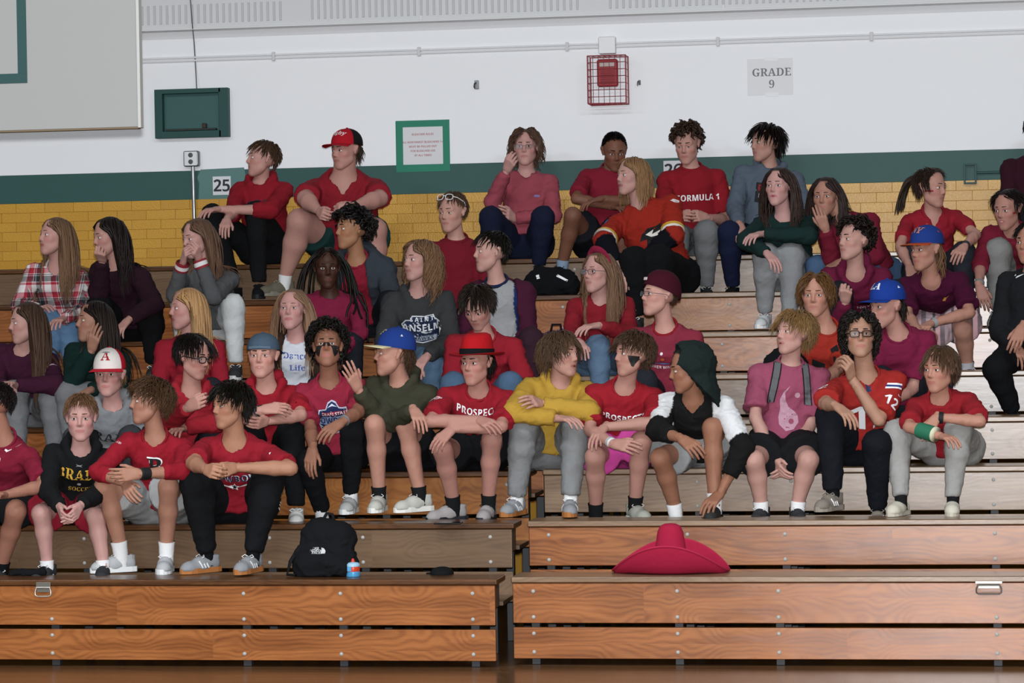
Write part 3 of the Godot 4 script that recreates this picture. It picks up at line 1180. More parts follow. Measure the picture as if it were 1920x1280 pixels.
	for k in 2:
		var fb := Basis(Vector3.UP, deg_to_rad(toes[k]))
		if sock.size() > 0:
			var sb := Buf.new()
			var up: Vector3 = (K[k] - A[k]).normalized()
			var hh: float = sock[1]
			var sr := PackedFloat32Array()
			var spt := PackedVector3Array()
			for q in 6:
				var t := q / 5.0
				spt.append(A[k] - Vector3(0, 0.055, 0) * (1.0 - t) + up * hh * t)
				sr.append((0.0375 + 0.001 * sin(q * 2.3) + ((0.004 if t > 0.8 else 0.0) + hh * 0.07 * t if not long_leg else 0.0)) * s)
			tube(sb, spt, sr, 14)
			out.append(["sock", sb, [sock[0], "cloth", 0.9], "", ""])
		if shoe.size() > 0 and not sp.get("barefoot", [false, false])[k]:
			var kind: String = shoe[0]
			var xf := Transform3D(fb.scaled_local(Vector3.ONE * s), A[k])
			var ub := Buf.new()
			ub.add(shoe_upper[kind], xf)
			out.append(["shoe", ub, [shoe[1], "cloth" if kind == "sneaker" else "plain", 0.75], "", shoe[5] if shoe.size() > 5 else ""])
			var so := Buf.new()
			var rot := Transform3D(Basis(Vector3.RIGHT, Vector3(0, 0, 1), Vector3(0, 1, 0)), Vector3.ZERO)
			slab(so, sole_outline(0.97, 0.985), -0.088, -0.064 if kind == "clog" else -0.060, xf * rot)
			out.append(["sole", so, [shoe[2], "plain", 0.7], "shoe@%d" % (out.size() - 1), ""])
			if kind == "sneaker":
				var lc := Buf.new()
				for q in 5:
					var zz := 0.030 + q * 0.017
					var yy := 0.004 - q * 0.0062 - 0.0075
					var wv := 0.020 + 0.001 * q
					tube(lc, xf * PackedVector3Array([Vector3(-wv, yy - 0.012, zz), Vector3(-wv * 0.5, yy + 0.001, zz + 0.003), Vector3(wv * 0.5, yy + 0.001, zz + 0.007), Vector3(wv, yy - 0.012, zz + 0.01)]), PackedFloat32Array([0.003, 0.003, 0.003, 0.003]), 5)
				for sd in [-1.0, 1.0]:
					tube(lc, xf * PackedVector3Array([Vector3(0, -0.004, 0.036), Vector3(sd * 0.022, 0.008, 0.040), Vector3(sd * 0.036, -0.002, 0.050), Vector3(sd * 0.024, -0.008, 0.054), Vector3(0, -0.006, 0.040)]), PackedFloat32Array([0.0024, 0.0024, 0.0024, 0.0024, 0.0024]), 5)
				out.append(["laces", lc, [shoe[3], "plain", 0.8], "shoe@%d" % (out.size() - 2), ""])
				if shoe.size() > 4 and shoe[4] != "":
					var owner := "shoe@%d" % (out.size() - 3)
					for sd in [-1.0, 1.0]:
						for q in 3:
							var st := Buf.new()
							var z0 := 0.028 + q * 0.020
							tube(st, xf * PackedVector3Array([Vector3(sd * 0.032, -0.022, z0 + 0.012), Vector3(sd * 0.043, -0.042, z0 + 0.004), Vector3(sd * 0.043, -0.060, z0 - 0.006)]), PackedFloat32Array([0.005, 0.005, 0.005]), 5, 0.4, xf.basis.x)
							out.append(["stripe", st, [shoe[4], "plain", 0.6], owner, ""])
	# ---- hair
	var torso_walls := [[P, M, 0.15 * g * s, 0.14 * g * s], [M, C, 0.14 * g * s, 0.13 * g * s], [S[0], S[1], 0.075 * s, 0.075 * s], [C, N, 0.125 * g * s, 0.07 * s]]
	for k in 2:
		torso_walls.append([S[k], E[k], 0.062 * s * g, 0.056 * s * g])
	var hat: Dictionary = sp.get("hat", {})
	if hair.size() > 0:
		var hat_y := -2.0
		if hat.size() > 0:
			hat_y = hat.get("hy", 0.030)
		var hbf := make_hair(hair, hx, torso_walls, rng, hat_y, far)
		if hair.has("tail"):
			make_tail(hbf, hair, hx, torso_walls, rng)
		if hair.has("braids"):
			make_braids(hbf, hair, hx, torso_walls, rng)
		if hbf.v.size() > 0:
			out.append(["hair", hbf, ["ffffff", "hair", 0.5], "", hair.get("label", "")])
	if hat.size() > 0:
		make_hat(out, hat, hx, sp)
	# ---- glasses
	if sp.has("glasses"):
		make_glasses(out, sp["glasses"], hx)
	# ---- bands on limbs: [bone, t, width, radius, hex, name]
	for bd in sp.get("bands", []):
		var a0: Vector3
		var a1: Vector3
		match bd[0]:
			"fl": a0 = E[0]; a1 = W[0]
			"fr": a0 = E[1]; a1 = W[1]
			"ul": a0 = S[0]; a1 = E[0]
			"ur": a0 = S[1]; a1 = E[1]
			"ll": a0 = K[0]; a1 = A[0]
			"lr": a0 = K[1]; a1 = A[1]
			"tl": a0 = HP[0]; a1 = K[0]
			"tr": a0 = HP[1]; a1 = K[1]
		var bb := Buf.new()
		var cc := a0.lerp(a1, bd[1])
		var dd := (a1 - a0).normalized()
		var r0: float = bd[3]
		var wd: float = bd[2]
		tube(bb, PackedVector3Array([cc - dd * wd * 0.5, cc - dd * wd * 0.35, cc + dd * wd * 0.35, cc + dd * wd * 0.5]), PackedFloat32Array([r0 * 0.93, r0, r0 * 0.99, r0 * 0.92]), 18)
		out.append([bd[5], bb, [bd[4], "plain", 0.7], "", ""])
	# ---- extra garment pieces
	if sp.has("jacket"):
		make_jacket(out, sp, lo, hi, P, M, C, N, S, E, W, spine, lat, fwd, s, g)
	if sp.has("pack"):
		var kf := Field.new(lo - Vector3.ONE * 0.1, hi + Vector3.ONE * 0.1, 0.016)
		kf.cap(C - fwd * 0.20 + spine * 0.05, M - fwd * 0.20 - spine * 0.08, 0.135, 0.150, 0.03, false, fwd, 1.4)
		kf.cap(M - fwd * 0.27 + spine * 0.05, M - fwd * 0.27 - spine * 0.06, 0.09, 0.10, 0.03, false, fwd, 1.4)
		out.append(["backpack", wrinkled(kf, 0.012), [sp["pack"], "cloth", 0.9], "", "black backpack worn on the back"])
	# ---- prints
	var org := N - spine * 0.11
	for pr in top.get("prints", []):
		var oo := org
		var uu := lat
		var ww := spine
		var nn := fwd
		if pr.get("on", "") != "":
			var m := 0 if pr["on"] == "L" else 1
			var dv: Vector3 = (E[m] - S[m]).normalized()
			oo = S[m].lerp(E[m], 0.5)
			ww = -dv
			nn = (Vector3(0, 0, 1) + lat * (0.5 if m == 1 else -0.5))
			nn = (nn - dv * nn.dot(dv)).normalized()
			uu = ww.cross(nn).normalized()
		var res := print_on(sf, oo + uu * pr.get("ox", 0.0) + ww * pr.get("oy", 0.0), uu, ww, nn, pr["s"], amp, 0.0022, pr.get("reach", 0.175 * g))
		for r in res:
			out.append([r[2], r[0], [r[1], "cloth" if r[2] != "print" else "plain", 0.8], "shirt" if r[2] == "print" else "", ""])
	for pr in sp.get("leg_prints", []):
		var m2: int = pr["k"]
		var d2: Vector3 = (K[m2] - HP[m2]).normalized()
		var n2 := Vector3(pr["n"][0], pr["n"][1], pr["n"][2])
		n2 = (n2 - d2 * n2.dot(d2)).normalized()
		var res2 := print_on(bf, HP[m2].lerp(K[m2], pr["t"]), d2, n2.cross(d2), n2, pr["s"], bot.get("amp", 0.0065))
		for r in res2:
			out.append(["stripe", r[0], [r[1], "plain", 0.8], "trousers" if bl2 > 1.0 else "shorts", ""])
	# ---- paint on the face
	for pa in sp.get("paint", []):
		var pf: Field = ht["f"]
		var res3 := print_on(pf, Vector3(pa["o"][0], pa["o"][1], 0.0), pb_u(pa), Vector3.UP, pb_n(pa), pa["s"], 0.0, 0.0012)
		for r in res3:
			var w2 := Buf.new()
			w2.add(r[0], hx)
			out.append(["face_paint", w2, [r[1], "plain", 0.6], "", ""])
	return out

func pb_n(pa: Dictionary) -> Vector3:
	var a := deg_to_rad(pa.get("yaw", 0.0))
	return Vector3(sin(a), 0, cos(a))
func pb_u(pa: Dictionary) -> Vector3:
	var a := deg_to_rad(pa.get("yaw", 0.0))
	return Vector3(cos(a), 0, -sin(a))

func make_tail(b: Buf, hair: Dictionary, hx: Transform3D, walls: Array, rng: RandomNumberGenerator) -> void:
	var root := Vector3(0, 0.055, -0.112)
	var col := lin(hair["c"])
	for k in 46:
		var p := root + Vector3(rng.randf_range(-1, 1), rng.randf_range(-1, 1), 0) * 0.016
		var dir := Vector3(rng.randf_range(-0.35, 0.35), 0.25, -1.0).normalized()
		var pts := PackedVector3Array()
		var rad := PackedFloat32Array()
		var L: float = hair["tail"] * rng.randf_range(0.8, 1.05)
		for q in 9:
			var wp := hx * p
			for c in walls:
				var ab: Vector3 = c[1] - c[0]
				var t := clampf((wp - c[0]).dot(ab) / ab.length_squared(), 0, 1)
				var e: Vector3 = wp - (c[0] + ab * t)
				var rw: float = lerpf(c[2], c[3], t) + 0.01
				if e.length() < rw:
					wp = c[0] + ab * t + e.normalized() * rw
			p = hx.basis.inverse() * (wp - hx.origin)
			pts.append(wp)
			rad.append(0.012 * (1.0 - 0.08 * q))
			dir = (dir + Vector3.DOWN * 0.45).normalized()
			p += dir * L / 8.0 + Vector3(sin(q * 1.1 + k), 0, cos(q * 1.3 + k)) * 0.004
		var sh := rng.randf_range(0.75, 1.3)
		tube(b, pts, rad, 5, 0.7, hx.basis.z, Color(col.r * sh, col.g * sh, col.b * sh))

func make_braids(b: Buf, hair: Dictionary, hx: Transform3D, walls: Array, rng: RandomNumberGenerator) -> void:
	var col := lin(hair["c"])
	for k in 44:
		var az := lerpf(-2.9, 2.9, (k + 0.5) / 44.0)
		var el := rng.randf_range(0.15, 0.75)
		var d := Vector3(sin(az) * cos(el), sin(el), cos(az) * cos(el))
		if el < hairline(az) + 0.05:
			continue
		var p := SKC + d * Vector3(0.08, 0.093, 0.102)
		var dir := Vector3(d.x * 1.3, -0.3, d.z * 0.3).normalized()
		var pts := PackedVector3Array([hx * p])
		var rad := PackedFloat32Array([0.006])
		var L: float = hair["braids"] * rng.randf_range(0.8, 1.1)
		for q in 12:
			dir = (dir + Vector3.DOWN * 0.5).normalized()
			p += dir * L / 12.0
			var e := (p - SKC) / Vector3(0.083, 0.096, 0.105)
			if e.length() < 1.0:
				p = SKC + e.normalized() * Vector3(0.083, 0.096, 0.105)
			if p.z > 0.02 and p.y < 0.06 and absf(p.x) < 0.075:
				p.x = 0.078 * signf(p.x + 0.0001)
			var wp := hx * p
			for c in walls:
				var ab: Vector3 = c[1] - c[0]
				var t := clampf((wp - c[0]).dot(ab) / ab.length_squared(), 0, 1)
				var ee: Vector3 = wp - (c[0] + ab * t)
				var rw: float = lerpf(c[2], c[3], t) + 0.008
				if ee.length() < rw:
					wp = c[0] + ab * t + ee.normalized() * rw
			p = hx.basis.inverse() * (wp - hx.origin)
			pts.append(wp)
			rad.append(0.0062 + 0.0012 * (q % 2))
		tube(b, pts, rad, 6, 1.0, hx.basis.z, col * rng.randf_range(0.8, 1.4))

func make_glasses(out: Array, gl: Dictionary, hx: Transform3D) -> void:
	var fr := Buf.new()
	var ln := Buf.new()
	var up: float = gl.get("up", 0.0)
	var back: float = gl.get("back", 0.0)
	var tilt := Basis(Vector3.RIGHT, deg_to_rad(gl.get("tilt", 0.0)))
	var gx := hx * Transform3D(tilt, Vector3(0, up, back))
	var rr: float = gl.get("w", 0.0022)
	for sd in [-1.0, 1.0]:
		var pts := PackedVector3Array()
		var rad := PackedFloat32Array()
		var poly := PackedVector2Array()
		for k in 17:
			var a := TAU * k / 16.0
			var q := Vector2(cos(a), sin(a))
			var e := pow(absf(q.x), gl.get("sq", 0.7)) * signf(q.x)
			var e2 := pow(absf(q.y), gl.get("sq", 0.7)) * signf(q.y)
			var x: float = sd * (0.033 + e * 0.0245)
			var y: float = 0.000 + e2 * gl.get("h", 0.018)
			var p := Vector3(x, y, 0.101 - x * x * 3.0)
			pts.append(gx * p)
			rad.append(rr)
			if k < 16:
				poly.append(Vector2(p.x, p.y))
		tube(fr, pts, rad, 5)
		var c0 := ln.v.size()
		ln.v.append(gx * Vector3(sd * 0.033, 0, 0.0985)); ln.n.append(hx.basis.z.normalized())
		for k in 16:
			ln.v.append(pts[k]); ln.n.append(hx.basis.z.normalized())
		for k in 16:
			ln.tri(c0, c0 + 1 + k, c0 + 1 + (k + 1) % 16)
		tube(fr, gx * PackedVector3Array([Vector3(sd * 0.057, 0.004, 0.090), Vector3(sd * 0.078, 0.004, 0.070), Vector3(sd * 0.083, 0.003, -0.005), Vector3(sd * 0.083, -0.014, -0.022)]), PackedFloat32Array([rr, rr, rr, rr]), 5)
	tube(fr, gx * PackedVector3Array([Vector3(-0.010, 0.004, 0.101), Vector3(0, 0.007, 0.104), Vector3(0.010, 0.004, 0.101)]), PackedFloat32Array([rr, rr, rr]), 5)
	out.append(["glasses", fr, [gl.get("c", "1a1a1c"), "plain", 0.3], "", gl.get("label", "")])
	out.append(["lens", ln, [gl.get("lens", "ccd6dd"), "pane", 0.05], "glasses", ""])

func dome(b: Buf, hx: Transform3D, r: Vector3, c: Vector3, y0: float, y1: float, az0: float, az1: float, col: Color, rnd := 1.0, tilt := 0.0) -> void:
	# part of an ellipsoid shell between two heights (as fractions of its height) and two azimuths, with thickness
	var t := Buf.new()
	var na := 28
	var nb := 12
	for side in 2:
		var k := 1.0 if side == 0 else 0.955
		for i in nb + 1:
			var y := lerpf(y0, y1, pow(float(i) / nb, 0.8))
			for q in na + 1:
				var a := deg_to_rad(lerpf(az0, az1, float(q) / na))
				var rr := pow(maxf(0.0, 1.0 - pow(y, 2.0 * rnd)), 0.5)
				t.v.append(c + Vector3(sin(a) * rr * r.x, y * r.y - tilt * cos(a) * (1.0 - y), cos(a) * rr * r.z) * k)
	var half := (nb + 1) * (na + 1)
	for side in 2:
		for i in nb:
			for q in na:
				var p := side * half + i * (na + 1) + q
				if side == 0:
					t.tri(p, p + na + 1, p + 1); t.tri(p + 1, p + na + 1, p + na + 2)
				else:
					t.tri(p, p + 1, p + na + 1); t.tri(p + 1, p + na + 2, p + na + 1)
	for q in na:
		t.tri(q, q + 1, half + q); t.tri(q + 1, half + q + 1, half + q)
	t.smooth()
	b.add(t, hx, col)

func make_hat(out: Array, hat: Dictionary, hx0: Transform3D, sp: Dictionary) -> void:
	var kind: String = hat["k"]
	var hx := hx0 * Transform3D(Basis(Vector3.RIGHT, deg_to_rad(hat.get("tilt", -6.0))), Vector3(0, hat.get("up", 0.0), 0))
	if kind == "cap":
		var turn := Transform3D(Basis(Vector3.UP, PI), Vector3.ZERO) if hat.get("backward", false) else Transform3D.IDENTITY
		var cx := hx * turn
		var c := Vector3(0, 0.036, -0.012 if not hat.get("backward", false) else 0.012)
		var r := Vector3(0.091, 0.098 + hat.get("tall", 0.012), 0.110)
		var b := Buf.new()
		dome(b, cx, r, c, 0.0, 0.999, -180, 180, Color.WHITE, 1.25)
		out.append(["cap", b, [hat["c"], "cloth", 0.9], "", hat.get("label", "")])
		var at := out.size() - 1
		if hat.has("front"):
			var fb := Buf.new()
			dome(fb, cx, r * 1.012, c, 0.0, 0.985, -62, 62, Color.WHITE, 1.25)
			out.append(["front_panel", fb, [hat["front"], "cloth", 0.9], "cap@%d" % at, ""])
		if hat.has("rear"):
			var rb := Buf.new()
			dome(rb, cx, r * 1.012, c, 0.0, 0.985, 75, 285, Color.WHITE, 1.25)
			out.append(["rear_panel", rb, [hat["rear"], "cloth", 0.9], "cap@%d" % at, ""])
		# visor
		var vb := Buf.new()
		var vt := Buf.new()
		var bend: float = hat.get("bend", 0.35)
		for side in 2:
			for i in 7:
				for q in 17:
					var a := lerpf(-1.18, 1.18, q / 16.0)
					var t := i / 6.0
					var ext := 0.074 * pow(cos(a * 0.95), 0.55) * t
					var p := Vector3(sin(a) * (r.x * 1.0 + ext * 0.35), 0.004, cos(a) * r.z + ext)
					p.y -= bend * p.x * p.x * 3.0 * (0.3 + 0.7 * t) + 0.010 * t + (0.004 if side == 1 else 0.0)
					vt.v.append(c + p)
		for side in 2:
			for i in 6:
				for q in 16:
					var p0 := side * 119 + i * 17 + q
					if side == 0:
						vt.tri(p0, p0 + 1, p0 + 17); vt.tri(p0 + 1, p0 + 18, p0 + 17)
					else:
						vt.tri(p0, p0 + 17, p0 + 1); vt.tri(p0 + 1, p0 + 17, p0 + 18)
		for q in 16:
			vt.tri(102 + q, 102 + q + 1, 221 + q); vt.tri(102 + q + 1, 221 + q + 1, 221 + q)
		vt.smooth()
		vb.add(vt, cx)
		out.append(["visor", vb, [hat.get("visor", hat["c"]), "cloth", 0.85], "cap@%d" % at, ""])
		if hat.get("backward", false):
			var sb := Buf.new()
			tube(sb, hx * PackedVector3Array([Vector3(-0.06, 0.045, 0.078), Vector3(-0.03, 0.047, 0.094), Vector3(0.0, 0.048, 0.099), Vector3(0.03, 0.047, 0.094), Vector3(0.06, 0.045, 0.078)]), PackedFloat32Array([0.010, 0.010, 0.010, 0.010, 0.010]), 6, 0.4, hx.basis.z)
			out.append(["strap", sb, [hat.get("strap", hat["c"]), "cloth", 0.85], "cap@%d" % at, ""])
		var bt := Buf.new()
		lathe(bt, PackedVector2Array([Vector2(0.009, 0), Vector2(0.008, 0.004), Vector2(0.0001, 0.006)]), 10, cx * Transform3D(Basis.IDENTITY, c + Vector3(0, r.y, 0)))
		out.append(["button", bt, [hat.get("button", hat["c"]), "cloth", 0.85], "cap@%d" % at, ""])
		for lg in hat.get("logo", []):
			var f := Field.new(Vector3(-0.12, -0.02, -0.15), Vector3(0.12, 0.18, 0.15), 0.006)
			f.ell(c + Vector3(0, 0.0, 0), Vector3(r.x, r.y, r.z) * 1.02, 0.001)
			var an := deg_to_rad(lg.get("yaw", 0.0))
			var nn := Vector3(sin(an), 0.25, cos(an)).normalized()
			var uu := Vector3(cos(an), 0, -sin(an))
			for rr in print_on(f, c + Vector3(0, 0.052, 0), uu, nn.cross(uu), nn, lg["s"], 0.0, 0.006):
				var lb := Buf.new()
				lb.add(rr[0], cx)
				out.append(["emblem", lb, [rr[1], "plain", 0.8], "cap@%d" % at, ""])
	elif kind == "fedora":
		var fb := Buf.new()
		var c := Vector3(0, 0.040, -0.008)
		var t := Buf.new()
		var rows := [[0.0, 1.0], [0.02, 0.99], [0.05, 0.96], [0.085, 0.90], [0.108, 0.80], [0.118, 0.60], [0.112, 0.30], [0.106, 0.0]]
		for row in rows:
			for q in 32:
				var a := TAU * q / 32
				var pinch := 1.0 - 0.13 * clampf(row[0] / 0.1, 0, 1) * pow(maxf(0.0, cos(a)), 2.0)
				t.v.append(c + Vector3(sin(a) * 0.088 * row[1] * pinch, row[0] - 0.012 * cos(a) * clampf((row[0] - 0.05) / 0.06, 0, 1) * row[1] , cos(a) * 0.108 * row[1]))
		for i in rows.size() - 1:
			for q in 32:
				var p := i * 32 + q
				var p2 := i * 32 + (q + 1) % 32
				t.tri(p, p + 32, p2); t.tri(p2, p + 32, p2 + 32)
		t.smooth()
		fb.add(t, hx)
		out.append(["hat_crown", fb, [hat["c"], "cloth", 0.9], "", "red felt fedora crown"])
		var at := out.size() - 1
		var br := Buf.new()
		var t2 := Buf.new()
		for side in 2:
			for i in 6:
				for q in 40:
					var a := TAU * q / 40
					var e := i / 5.0
					var ext := 0.062 * e
					t2.v.append(c + Vector3(sin(a) * (0.087 + ext), 0.002 + 0.014 * e * e * (0.25 + 0.75 * absf(sin(a))) - 0.008 * e * maxf(0.0, cos(a)) - (0.003 if side == 1 else 0.0), cos(a) * (0.107 + ext)))
		for side in 2:
			for i in 5:
				for q in 40:
					var p := side * 240 + i * 40 + q
					var p2 := side * 240 + i * 40 + (q + 1) % 40
					if side == 0:
						t2.tri(p, p2, p + 40); t2.tri(p2, p2 + 40, p + 40)
					else:
						t2.tri(p, p + 40, p2); t2.tri(p2, p + 40, p2 + 40)
		for q in 40:
			var p := 200 + q
			var p2 := 200 + (q + 1) % 40
			t2.tri(p, p2, p + 240); t2.tri(p2, p2 + 240, p + 240)
		t2.smooth()
		br.add(t2, hx)
		out.append(["brim", br, [hat["c"], "cloth", 0.9], "hat_crown@%d" % at, ""])
		var bd := Buf.new()
		var bp := PackedVector3Array()
		var rp := PackedFloat32Array()
		for q in 33:
			var a := TAU * q / 32
			bp.append(hx * (c + Vector3(sin(a) * 0.089, 0.017, cos(a) * 0.1085)))
			rp.append(0.0125)
		tube(bd, bp, rp, 6, 0.25, hx.basis.y.cross(hx.basis.x), Color.WHITE, false)
		# the band stands upright: rebuild as a ring of quads
		bd = Buf.new()
		var rb := Buf.new()
		for q in 33:
			var a := TAU * q / 32
			for yy in [0.003, 0.034]:
				rb.v.append(c + Vector3(sin(a) * 0.0912, yy, cos(a) * 0.1115))
		for q in 32:
			rb.tri(q * 2, q * 2 + 1, q * 2 + 2); rb.tri(q * 2 + 1, q * 2 + 3, q * 2 + 2)
		rb.smooth()
		bd.add(rb, hx)
		out.append(["band", bd, [hat["band"], "cloth", 0.9], "hat_crown@%d" % at, "black hat band"])
	elif kind == "beanie":
		var b := Buf.new()
		dome(b, hx, Vector3(0.090, 0.120, 0.112), Vector3(0, 0.030, -0.014), 0.0, 0.999, -180, 180, Color.WHITE, 1.3, -0.018)
		out.append(["beanie", b, [hat["c"], "cloth", 0.9], "", hat.get("label", "")])
		var at := out.size() - 1
		var cf := Buf.new()
		dome(cf, hx, Vector3(0.0945, 0.118, 0.117), Vector3(0, 0.020, -0.014), 0.0, 0.42, -180, 180, Color.WHITE, 1.3, -0.022)
		out.append(["turn_up", cf, [hat["c"], "cloth", 0.9], "beanie@%d" % at, ""])
		if hat.has("tag"):
			var tg := Buf.new()
			box(tg, Vector3(0, 0.072, 0.106), Vector3(0.036, 0.018, 0.006), 0.002)
			var tw := Buf.new()
			tw.add(tg, hx)
			out.append(["patch", tw, [hat["tag"], "plain", 0.7], "beanie@%d" % at, ""])
	elif kind == "hood":
		var f := Field.new(Vector3(-0.17, -0.24, -0.20), Vector3(0.17, 0.19, 0.17), 0.0085)
		f.ell(Vector3(0, 0.034, -0.014), Vector3(0.106, 0.122, 0.146), 0.02)
		f.cap(Vector3(0, 0.0, -0.03), Vector3(0, -0.15, -0.03), 0.105, 0.112, 0.04)
		f.cap(Vector3(0, -0.15, -0.02), Vector3(0, -0.18, -0.02), 0.12, 0.12, 0.04)
		f.cap(Vector3(0, 0.025, -0.010), Vector3(0, 0.025, -0.010), 0.097, 0.097, 0.01, false, Vector3.ZERO, 1.0, 1)
		f.ell(Vector3(0, -0.01, 0.10), Vector3(0.084, 0.105, 0.125), 0.012, true)
		f.cap(Vector3(0, 0.06, 0.06), Vector3(0, 0.09, 0.11), 0.085, 0.080, 0.004, false, Vector3.ZERO, 1.0, 1)
		f.cap(Vector3(0, -0.08, 0.03), Vector3(0, -0.22, 0.09), 0.066, 0.080, 0.012, false, Vector3.ZERO, 1.0, 1)
		f.cut(Vector3(0, 0.05, 0.080), Vector3(0, -0.60, 0.80).normalized())
		var hm := wrinkled(f, 0.010)
		var hw := Buf.new()
		hw.add(hm, hx0)
		out.append(["hood", hw, [hat["c"], "cloth", 0.9], "", hat.get("label", "")])
	elif kind == "headband":
		var b := Buf.new()
		var pts := PackedVector3Array()
		var rad := PackedFloat32Array()
		for q in 15:
			var a := lerpf(-1.75, 1.75, q / 14.0)
			pts.append(hx0 * (SKC + Vector3(sin(a) * 0.088, cos(a) * 0.104, 0.045 - 0.03 * absf(sin(a)))))
			rad.append(0.021 - 0.006 * absf(sin(a)))
		tube(b, pts, rad, 8, 0.35, hx0.basis.z)
		out.append(["headband", b, [hat["c"], "cloth", 0.9], "", hat.get("label", "")])

# an open jacket or hooded sweatshirt worn over the shirt
func make_jacket(out: Array, sp: Dictionary, lo: Vector3, hi: Vector3, P: Vector3, M: Vector3, C: Vector3, N: Vector3, S: Array, E: Array, W: Array, spine: Vector3, lat: Vector3, fwd: Vector3, s: float, g: float) -> void:
	var jk: Dictionary = sp["jacket"]
	var e := 0.034
	var f := Field.new(lo - Vector3.ONE * 0.03, hi + Vector3.ONE * 0.03, 0.0155)
	f.cap(P - spine * 0.04, M, 0.142 * g * s + e, 0.13 * g * s + e, 0.05, false, fwd, 1.15)
	f.cap(M, C, 0.13 * g * s + e, 0.142 * g * s + e, 0.05, false, fwd, 1.18)
	f.cap(C, N - spine * (0.05 + jk.get("off", 0.0)), 0.142 * g * s + e, 0.092 * s, 0.04, false, fwd, 1.15)
	for k in 2:
		f.cap(N - spine * (0.045 + jk.get("off", 0.0)), S[k], 0.07 * s, 0.064 * s + 0.008, 0.04)
		f.cap(S[k] - spine * jk.get("off", 0.0), E[k], 0.066 * s, 0.062 * s, 0.03)
		f.cap(E[k], E[k].lerp(W[k], 0.95), 0.062 * s, 0.045 * s, 0.015, true)
	if jk.get("hood", true):
		var q: Vector3 = N - spine * jk.get("off", 0.0)
		f.cap(q - lat * 0.10 - fwd * 0.03, q - fwd * 0.12 - spine * 0.01, 0.042, 0.058, 0.04)
		f.cap(q + lat * 0.10 - fwd * 0.03, q - fwd * 0.12 - spine * 0.01, 0.042, 0.058, 0.04)
	var w: float = jk.get("gap", 0.07)
	# opening down the front
	f.cap(N + fwd * 0.16 + spine * 0.12, P + fwd * 0.22 - spine * 0.1, w, w * 1.2, 0.01, false, fwd, 0.42, 1)
	f.cap(N - spine * 0.02, N + spine * 0.14 + fwd * 0.03, 0.068 * s, 0.10, 0.006, false, Vector3.ZERO, 1.0, 1)
	var b := wrinkled(f, 0.010)
	out.append(["jacket", b, [jk["c"], "cloth", 0.9], "", jk.get("label", "")])
	for pr in jk.get("prints", []):
		var m := 0 if pr["on"] == "L" else 1
		var a0: Vector3 = E[m] if pr.get("low", false) else S[m]
		var a1: Vector3 = W[m] if pr.get("low", false) else E[m]
		var dv: Vector3 = (a1 - a0).normalized()
		var nn := Vector3(0, 0, 1) + lat * (0.3 if m == 1 else -0.3)
		nn = (nn - dv * nn.dot(dv)).normalized()
		for r in print_on(f, a0.lerp(a1, pr.get("t", 0.5)), (-dv).cross(nn).normalized(), -dv, nn, pr["s"], 0.010):
			out.append(["print", r[0], [r[1], "plain", 0.8], "jacket", ""])

# ------------------------------------------------------------------ put the people into the scene
var specs: Array = []
var built: Array = []
func person(sp: Dictionary) -> void:
	specs.append(sp)
func raise_people() -> void:
	for sp in specs:
		var lists: Array = []
		for pr in sp["top"].get("prints", []): lists.append(pr["s"])
		for pr in sp.get("hat", {}).get("logo", []): lists.append(pr["s"])
		for pr in sp.get("jacket", {}).get("prints", []): lists.append(pr["s"])
		for l in lists:
			for sh in l:
				if sh.has("t"): text_shape(sh)
	built.resize(specs.size())
	var task := WorkerThreadPool.add_group_task(func(k: int) -> void: built[k] = build_person(specs[k]), specs.size())
	WorkerThreadPool.wait_for_group_task_completion(task)
	for k in specs.size():
		var sp: Dictionary = specs[k]
		var j: Array = sp["j"]
		var org := V(j, 0)
		org.y = minf(V(j, 15).y, V(j, 16).y) - 0.088
		var root := thing("person", sp["label"], "person", org, "students on the bleachers")
		var nodes := []
		var by_name := {}
		for e in built[k]:
			var b: Buf = e[1]
			var back := Transform3D(Basis.IDENTITY, -org)
			b.v = back * b.v
			var ma: Array = e[2]
			var par: Node = root
			var pn: String = e[3]
			if pn.contains("@"):
				par = nodes[int(pn.get_slice("@", 1))]
			elif pn != "" and by_name.has(pn):
				par = by_name[pn]
			var o := part(b, e[0], mat(ma[0], ma[1], ma[2]), par, e[4])
			nodes.append(o)
			by_name[e[0]] = o
